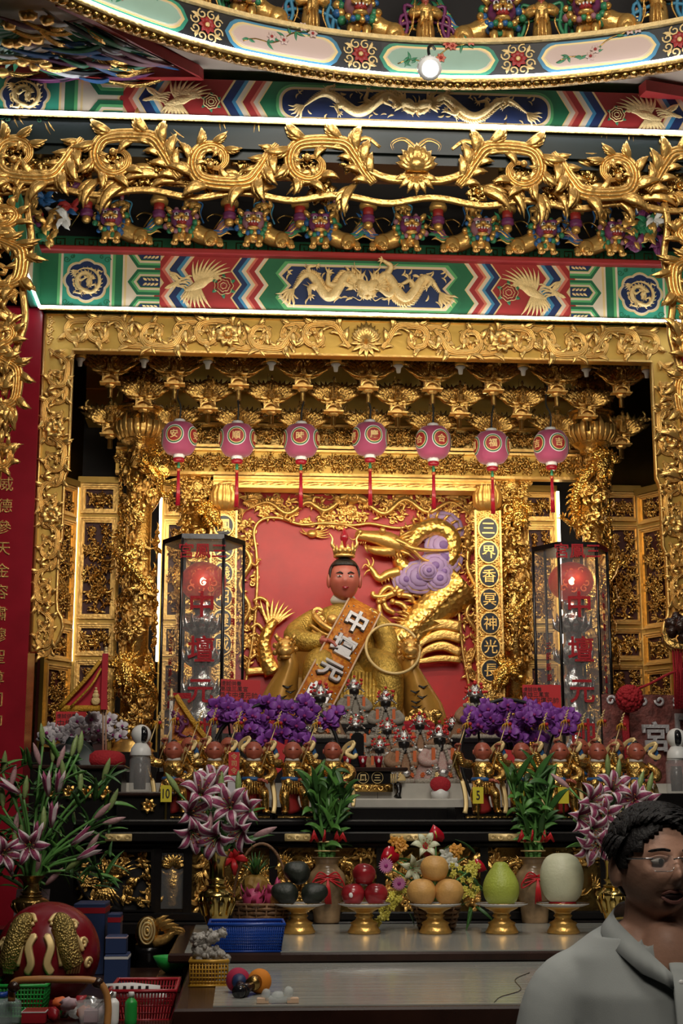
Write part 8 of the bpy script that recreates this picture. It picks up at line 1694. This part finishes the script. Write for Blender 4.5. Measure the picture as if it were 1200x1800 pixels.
boxthing('dark_carton', 'dark blue carton in the shadow under the carved panel', 'box', 130, 185, 1588, 5.3, .2, 'box_navy', zS, 0, 'plastic_red'); boxthing('red_bag', 'red paper bag crumpled behind the wooden fish', 'bag', 92, 132, 1600, 5.15, .1, 'plastic_red', zS, .3, 'fringe_gold')
boxthing('brown_box', 'brown cardboard box below the green bowl', 'box', 276, 318, 1715, 4.75, .2, 'wood_dark', zS, 0, 'wood_tan'); boxthing('red_case', 'small red plastic case with white clasp at the bottom edge', 'case', 38, 80, 1777, 4.06, .08, 'plastic_red', zS, 0, 'paper_white')
boxthing('shopping_carton', 'dark box with red lid in the shadow beside the fish', 'box', 190, 212, 1606, 5.25, .1, 'box_navy', zS, 0, 'plastic_red')
zt2 = at(290, 1715, 4.75)[2]; mb = MB(); mb.lathe([(.02, 0), (.045, .02), (.06, .05), (.055, .05), (.04, .022), (.001, .006)], 22); o = mb.build('green_bowl', 'plastic_green', None, (at(302, 1700, 4.84)[0], 4.84, zt2), (0, 0, 0)); tag(o, 'bright green bowl on the brown cardboard box', 'bowl')
e = empty('cream_tube', at(230, 1752, 4.2)); tag(e, 'white printed tube lying across the red tray', 'tube'); mb = MB(); mb.sweep([(-.075, 0, .02), (.0, 0, .015), (.075, 0, .005)], [.014, .022, .024], 16); mb.build('tube', 'paper_white', e); mb = MB(); [mb.box((-.06+.02*q, -.024, .012), (-.052+.02*q, -.020, .03)) for q in range(6)]; mb.build('print', 'ink', e, smooth=False)
for (px, py, r_, m, lab) in ((262, 1742, .018, 'paper_pink', 'pale pink cotton ball in the red tray'), (282, 1752, .017, 'paper_white', 'white round tin in the red tray'), (270, 1762, .015, 'crystal', 'clear crumpled wrapper in the red tray')):
    mb = MB(); mb.lathe([(r_*.9, -.008), (r_, 0), (r_*.9, .01), (r_*.3, .014)], 18); o = mb.build('small_tin', m, None, at(px, py, 4.22), (.5, 0, 0)); tag(o, lab, 'small goods')
e = empty('plastic_cup', at(162, 1800, 4.04)); e.location.z = zS; tag(e, 'clear plastic cup holding pink pieces and a stick', 'cup'); h = at(162, 1760, 4.04)[2]-zS; mb = MB(); mb.lathe([(.03, 0), (.046, h), (.044, h), (.028, .004)], 20); mb.build('wall', 'clear_plastic', e); mb = MB(); mb.box((-.02, -.02, .005), (.015, .015, h*.7), bev=.004); mb.build('pink_pieces', 'paper_pink', e, smooth=False); mb = MB(); mb.sweep([(-.02, 0, .01), (.05, .0, h*1.4)], .005, 6); mb.build('stick', 'silver', e)
rs = random.Random(17)
for q in range(9):
    mb = MB(); mb.ball((0, 0, 0), (.022, .018, .014), 8, 6, 0, .6); m = ['plastic_red', 'orange_silk', 'silver', 'paper_pink', 'crystal'][q % 5]; px, py = 95+q*9, (1765, 1778, 1770)[q % 3]; o = mb.build('wrapped_sweet', m, None, (at(px, py, 4.12)[0], 4.1+.03*(q % 3), zS+.02+.025*(q % 2)), (rs.uniform(0, 3), 0, rs.uniform(0, 3))); tag(o, '%s %s wrapped sweet in the heap beside the plastic cup' % (['first', 'second', 'third', 'fourth', 'fifth', 'sixth', 'seventh', 'eighth', 'ninth'][q], ['red', 'orange', 'silver', 'pink', 'clear'][q % 5]), 'sweet', 'wrapped sweets')
# carved gilded lion head foot of the altar
c = at(262, 1640, 5.6); e = empty('carved_lion_support', (c[0], 5.6, c[2])); tag(e, 'gilded carved lion head foot with curled trunk under the altar', 'carved foot'); mb = MB(); mb.ball((-.005, 0, .0), (.045, .05, .06), 14, 10); mb.build('cheek', 'gold_old', e)
for r_ in (.045, .030, .016): mb = MB(); t = np.arange(24)*2*pi/24; mb.sweep(np.c_[-.005+r_*.6*np.cos(t), np.full(24, -.045-.004*(r_ < .04)), .01+r_*np.sin(t)], .004, 6, closed=True); mb.build('eye_ring', 'gold_rim', e)
mb = MB(); mb.sweep(cr([(.02, -.02, -.03), (.06, -.03, -.02), (.09, -.03, .005), (.115, -.03, .01), (.125, -.03, -.005)], 5), np.linspace(.022, .009, 21), 8); mb.build('trunk', 'gold', e)
for q in range(5): mb = MB(); vleaf(mb, (.02+.012*q, .02-.005*q), 1.2-.2*q, .07, .012, -1.0, .03, .2); mb.build('mane_curl', 'gold', e)
mb = MB(); mb.sweep(cr([(0, .0, -.04), (.0, .02, -.12), (-.03, .03, -.25), (-.03, .03, -.5)], 4), np.linspace(.05, .04, 13), 10); mb.build('leg', 'wood_black', e)
# gold wire box with stones
c = atz(368, 1733, zL); e = open_basket('wire_box', 'gold wire box on the black edge of the offering table', 333, 400, 1690, 1733, c[1], zL, .08, 'plastic_gold', 12, 6, 1.0)
rs = random.Random(6); zt3 = at(366, 1690, c[1])[2]
for q, (px, py, r_) in enumerate(((355, 1672, 1.), (380, 1680, .9), (350, 1652, .8), (372, 1648, .75), (390, 1640, .5), (396, 1685, .5), (362, 1690, .9))):
    mb = MB(); mb.ball((0, 0, 0), (.028*r_, .024*r_, .022*r_), 14, 10, 0, .35)
    for j in range(14): u = A(rs.gauss(0, 1), rs.gauss(0, 1), rs.gauss(0, 1)); u /= np.linalg.norm(u); mb.ball(u*.024*r_, .008*r_, 6, 4, 0, .5)
    p = at(px, py, c[1]+.03); o = mb.build('rock_ornament', 'rock', None, p); tag(o, ['large grey coral rock in the middle of the wire box', 'pale coral rock at the right of the wire box', 'grey coral rock upper left in the pile', 'grey coral rock at the top of the pile', 'small silvery stone topmost towards the blue basket', 'small white stone hanging at the right rim', 'grey rock low inside the wire box'][q], 'rock', 'rocks in the wire box')
# percussion mallets and crystal rest
for q, (px, py, m, cm, rz, lab) in enumerate(((418, 1722, 'foam_red', 'box_navy', .12, 'dark red headed mallet with teal collar lying on the marble'), (456, 1724, 'foam_orange', 'bronze_dark', -.5, 'orange headed mallet lying beside the red one'))):
    c = atz(px, py+8, zL+.02); e = empty('mallet', (c[0], c[1], zL), rz); tag(e, lab, 'mallet', 'drum mallets'); mb = MB(); mb.ball((0, .0, .030), (.031, .028, .031), 20, 14); mb.build('head', m, e)
    mb = MB(); mb.sweep([(0, -.02, .030), (0, -.045, .026)], [.019, .017], 16); mb.build('collar', cm, e); mb = MB(); mb.sweep([(0, -.035, .024), (0, -.10, .016)], [.011, .013], 12); mb.build('handle', 'wood_dark', e); mb = MB(); mb.sweep([(0, -.098, .016), (0, -.115, .015)], [.016, .016], 14); mb.build('end_cap', 'black_gloss', e)
c = atz(488, 1764, zL); e = empty('crystal_rest', c); tag(e, 'small clear crystal rest with pink blocks on the marble', 'crystal rest')
for x_ in (-.036, .036): mb = MB(); mb.box((x_-.014, -.008, 0), (x_+.014, .008, .014), bev=.002); mb.build('pink_block', 'sash_trim', e, smooth=False)
mb = MB(); mb.sweep([(-.03, 0, .010), (.03, 0, .010)], .009, 8); mb.ball((-.028, 0, .022), .012, 8, 6, 0, .3); mb.ball((.025, 0, .026), .013, 8, 6, 0, .3); mb.ball((0, 0, .018), (.018, .01, .010), 8, 6, 0, .3); mb.build('crystal', 'crystal', e)
# ---------------------------------------------------------------- the man
mat('skin', (.56, .31, .215), .5, var=.08, vscale=20, bump=.08, bscale=150); mat('polo_grey', (.44, .47, .46), .85, bump=.06, bscale=500, var=.04); mat('trousers', (.02, .022, .03), .8); mat('lip', (.24, .10, .08), .45); mat('mouth_dark', (.02, .006, .006), .6); mat('hair_man', (.008, .006, .006), .65, bump=.5, bscale=120); mat('lens', (1, 1, 1), .02, alpha=.06); mat('eye_white', (.45, .42, .38), .3)
YM = 2.9; cH = at(1152, 1516, YM); me_ = empty('person', (cH[0]+.02, YM+.02, 0)); tag(me_, 'man in a grey polo shirt and rimless glasses, talking and looking aside', 'person'); ox, oy = me_.location.x, me_.location.y
hp = A(cH[0]-ox, -.02, 1.566); HY = .17
def xf(mb, loc, rz=0., rx=0., s=1.):
    M4 = Matrix.Translation(Vector(loc)) @ Matrix.Rotation(rz, 4, 'Z') @ Matrix.Rotation(rx, 4, 'X') @ Matrix.Scale(s, 4); r_ = MB(); r_.merge(mb, M4); return r_
body = MB(); fb = face_ball(64, 52, .077, .094, .102, .17, .024, .010, .007, .006)
# open the mouth a little and soften the jaw
v = fb.v[0]; g = np.exp(-((v[:, 0])/.020)**2-((v[:, 2]+.055)/.008)**2)*(v[:, 1] < 0); v[:, 1] += .016*g
body.merge(xf(fb, hp, HY, .06))
body.merge(xf(MB().ball((-.079, .012, -.012), (.013, .022, .034), 16, 12), hp, HY)); body.merge(xf(MB().ball((.079, .012, -.012), (.013, .022, .034), 16, 12), hp, HY))
body.merge(xf(MB().ball((0, -.075, -.020), (.017, .014, .011), 14, 10), hp, HY, .06))
body.sweep([(hp[0], .03, 1.36), (hp[0], .025, 1.42), (hp[0]+.004, .015, 1.47), (hp[0]+.008, .01, 1.53)], [.082, .062, .058, .060], 24)
def loft(mb, rings, n=32, tilt=0.):
    V_ = []
    for q, (z_, rx_, ry, cx_, cy_) in enumerate(rings):
        t = np.arange(n)*2*pi/n; V_.append(np.c_[cx_+rx_*np.sign(np.cos(t))*np.abs(np.cos(t))**.85, cy_+ry*np.sin(t), z_+(tilt*np.sin(t)*(np.sin(t) < 0) if q >= len(rings)-1 else 0*t)])
    k = len(rings); mb.add(np.vstack(V_), [(i*n+j, i*n+(j+1) % n, (i+1)*n+(j+1) % n, (i+1)*n+j) for i in range(k-1) for j in range(n)]+[tuple(range(n))[::-1], tuple((k-1)*n+j for j in range(n))]); return mb
bx_ = hp[0]+.012
TR = [(.88, .165, .115, bx_, .04), (.98, .155, .11, bx_, .04), (1.10, .158, .115, bx_, .04), (1.22, .172, .12, bx_, .04), (1.325, .185, .115, bx_, .04), (1.392, .170, .092, bx_, .04), (1.428, .115, .072, bx_, .035), (1.455, .07, .062, bx_, .03)]
loft(body, TR)
body.ball((bx_, -.030, 1.395), (.052, .052, .070), 20, 14)
AR = {-1: [(bx_-.125, .04, 1.352), (bx_-.196, .04, 1.300), (bx_-.235, .035, 1.12), (bx_-.238, .0, .98), (bx_-.225, -.05, .86)], 1: [(bx_+.125, .04, 1.352), (bx_+.196, .04, 1.300), (bx_+.235, .035, 1.12), (bx_+.238, .0, .98), (bx_+.225, -.05, .86)]}
for s in (-1, 1):
    body.sweep(cr(AR[s], 5), np.interp(np.linspace(0, 1, 21), [0, .25, .5, .75, 1], [.058, .054, .046, .040, .029]), 18)
    hm = hand_mb(.45, s); body.merge(xf(hm, (bx_+s*.222, -.075, .80), 0, 1.35, 1.15))
    body.sweep(cr([(bx_+s*.09, .04, .90), (bx_+s*.10, .03, .70), (bx_+s*.10, .03, .48), (bx_+s*.10, .05, .25), (bx_+s*.10, .05, .07)], 5), np.interp(np.linspace(0, 1, 21), [0, .45, .7, 1], [.088, .062, .055, .040]), 18); body.ball((bx_+s*.10, -.02, .045), (.045, .12, .045), 16, 10)
o = body.build('body', 'skin', me_); r_ = o.modifiers.new('join', 'REMESH'); r_.mode = 'VOXEL'; r_.voxel_size = .0042; r_.use_smooth_shade = True; sm = o.modifiers.new('soft', 'SMOOTH'); sm.factor = .5; sm.iterations = 3
# polo shirt
sh = MB(); loft(sh, [(.86, .182, .132, bx_, .04)]+[(z_, rx_+.018, ry+.018, cx_, cy_) for z_, rx_, ry, cx_, cy_ in TR[1:6]]+[(1.432, .132, .098, bx_, .035), (1.455, .090, .082, bx_, .03)], tilt=.125)
for s in (-1, 1): sh.sweep(cr(AR[s][:3], 6), np.interp(np.linspace(0, 1, 13), [0, .3, 1], [.068, .070, .073]), 20)
for q in range(7): sh.sweep(cr([(bx_-.165+.012*q, -.045-.008*q, 1.26-.03*q), (bx_-.10+.02*q, -.090-.003*q, 1.20-.025*q), (bx_-.03+.02*q, -.098, 1.17-.03*q)], 4), np.interp(np.linspace(0, 1, 9), [0, .5, 1], [.004, .011, .004]), 8)
o = sh.build('polo_shirt', 'polo_grey', me_); r_ = o.modifiers.new('join', 'REMESH'); r_.mode = 'VOXEL'; r_.voxel_size = .007; r_.use_smooth_shade = True; sm = o.modifiers.new('soft', 'SMOOTH'); sm.factor = .5; sm.iterations = 5
for s in (-1, 1):
    mb = MB(); P = cr([(bx_+s*.005, .105, 1.492), (bx_+s*.060, .075, 1.488), (bx_+s*.090, .02, 1.465), (bx_+s*.074, -.050, 1.430), (bx_+s*.012, -.098, 1.365)], 5); k = len(P); w_ = np.interp(np.linspace(0, 1, k), [0, .5, .85, 1], [.032, .038, .042, .024]); D_ = np.array([(s*.75*math.sin(min(1, i/k*1.1)*pi), .15-.75*(i/k), -1.) for i in range(k)]); D_ /= np.linalg.norm(D_, axis=1)[:, None]
    lo_ = P+D_*w_[:, None]; v = np.vstack([P, lo_, P+A(0, .006, -.002), lo_+A(0, .008, 0)]); mb.add(v, [(i, i+1, k+i+1, k+i) for i in range(k-1)]+[(2*k+i+1, 2*k+i, 3*k+i, 3*k+i+1) for i in range(k-1)]+[(k+i, k+i+1, 3*k+i+1, 3*k+i) for i in range(k-1)]+[(i+1, i, 2*k+i, 2*k+i+1) for i in range(k-1)]); o = mb.build('collar', 'polo_grey', me_); o.modifiers.new('th', 'SOLIDIFY').thickness = .004
mb = MB(); mb.sweep(cr([(bx_+.004, -.080, 1.385), (bx_+.003, -.108, 1.33), (bx_+.002, -.126, 1.25), (bx_, -.128, 1.22)], 4), .016, 10, 0, (0, -1, 0), .3); mb.build('placket', 'polo_grey', me_)
for z_, y_ in ((1.352, -.102), (1.285, -.124)): mb = MB(); mb.ball((bx_+.004, y_, z_), (.006, .003, .006), 10, 6); mb.build('button', 'white_gloss', me_)
mb = MB(); loft(mb, [(.80, .175, .125, bx_, .04), (.90, .172, .122, bx_, .04), (.92, .17, .12, bx_, .04)])
for s in (-1, 1): mb.sweep(cr([(bx_+s*.085, .04, .84), (bx_+s*.10, .03, .70), (bx_+s*.10, .03, .48), (bx_+s*.10, .05, .06)], 5), np.linspace(.105, .075, 16), 16)
mb.build('trousers', 'trousers', me_)
# face details ride on the head
hd = put('face_details', None, me_, hp, (.06, 0, HY)); hd.rotation_euler = (.06, 0, HY)
for s in (-1, 1):
    mb = MB(); mb.ball((s*.031, -.0745, .011), (.0145, .008, .0062), 14, 10); mb.build('eye', 'eye_white', hd); mb = MB(); mb.ball((s*.031+.003, -.0815, .011), (.0055, .0022, .0055), 12, 8); mb.build('iris', 'hair_man', hd)
    mb = MB(); mb.leaf(cr([(s*.014, -.083, .017), (s*.031, -.083, .0205), (s*.048, -.073, .015)], 4), .0028, (0, -1, 0), .5); mb.build('eyelid', 'skin', hd)
    mb = MB(); mb.leaf(cr([(s*.012, -.090, .031), (s*.030, -.089, .0335), (s*.052, -.077, .029)], 4), [.0018]+[.0028]*7+[.001], (0, -1, 0), .4); mb.build('eyebrow', 'hair_man', hd)
mb = MB(); mb.ball((0, -.0725, -.054), (.021, .007, .0085), 18, 10); mb.build('open_mouth', 'mouth_dark', hd)
mb = MB(); mb.leaf(cr([(-.024, -.0715, -.052), (-.010, -.0790, -.0455), (0, -.0795, -.0465), (.010, -.0790, -.0455), (.024, -.0715, -.052)], 4), [.001]+[.0030]*15+[.001], (0, -1, 0), .7); mb.build('upper_lip', 'lip', hd)
mb = MB(); mb.leaf(cr([(-.024, -.0715, -.055), (-.010, -.0775, -.0635), (0, -.079, -.065), (.010, -.0775, -.0635), (.024, -.0715, -.055)], 4), [.001]+[.0036]*15+[.001], (0, -1, 0), .8); mb.build('lower_lip', 'lip', hd)
# hair: shell with tufts
m2 = MB(); m2.ball((0, .006, .010), (.086, .103, .097), 48, 36); v = m2.v[0]; rs = np.random.RandomState(3)
def hairline(p):
    x_, y_, z_ = p; f = -y_/.10
    if f > .35: return z_ > .056+.018*math.cos(x_*40)+.02*(abs(x_) > .05)*-1
    if f > -.15: return z_ > .014-.03*(abs(x_)/.09) if f > .12 else z_ > -.012
    return z_ > -.065
keep = [hairline(p) for p in v]; nz = 1+.02*(rs.rand(len(v), 1)-.5); mb = MB(); mb.add(v*nz, [q for q in m2.f if all(keep[i] for i in q)])
o = mb.build('hair', 'hair_man', hd); o.modifiers.new('th', 'SOLIDIFY').thickness = .012
mb = MB(); r3 = random.Random(4)
for q in range(800):
    a = r3.uniform(0, 2*pi); ph_ = r3.uniform(.15, 1.45); p = A(.086*math.cos(ph_)*math.sin(a), .006-.104*math.cos(ph_)*math.cos(a), .010+.097*math.sin(ph_))
    if not hairline(p-A(0, 0, .004)) or (-p[1] > .03 and p[2] < .080): continue
    n_ = p/np.linalg.norm(p); d = A(.45*math.sin(a)+.45, -.15*math.cos(a)+.1, .05+.3*r3.random()*(p[2] > .05)-.4*(p[2] < .05)); d = d-(d@n_)*n_; d /= np.linalg.norm(d); mb.leaf([p+n_*.004-d*.014, p+n_*.012+d*.004, p+n_*.010+d*.030], [.0035, .0055, .001], tuple(n_), .2)
stuff(mb.build('hair_tufts', 'hair_man', hd))
# rimless glasses
gl = put('glasses', None, hd) if False else hd
for s in (-1, 1):
    mb = MB(); mb.prism(rrect(s*.031-.022, s*.031+.022, -.006, .024, .008, 4), -.0985, -.0975); mb.build('glasses_lens', 'lens', hd, smooth=False)
    mb = MB(); mb.sweep([(s*.052, -.098, .018), (s*.070, -.080, .016), (s*.080, .0, .010), (s*.080, .02, .0)], .0016, 6); mb.build('glasses_temple', 'silver', hd)
    mb = MB(); mb.sweep(np.array([(p[0], -.098, p[1]) for p in rrect(s*.031-.022, s*.031+.022, -.006, .024, .008, 4)])[10:18], .0008, 5); mb.build('lens_edge', 'silver', hd)
mb = MB(); mb.sweep(cr([(-.010, -.098, .016), (0, -.103, .019), (.010, -.098, .016)], 4), .0016, 6); mb.build('glasses_bridge', 'silver', hd)
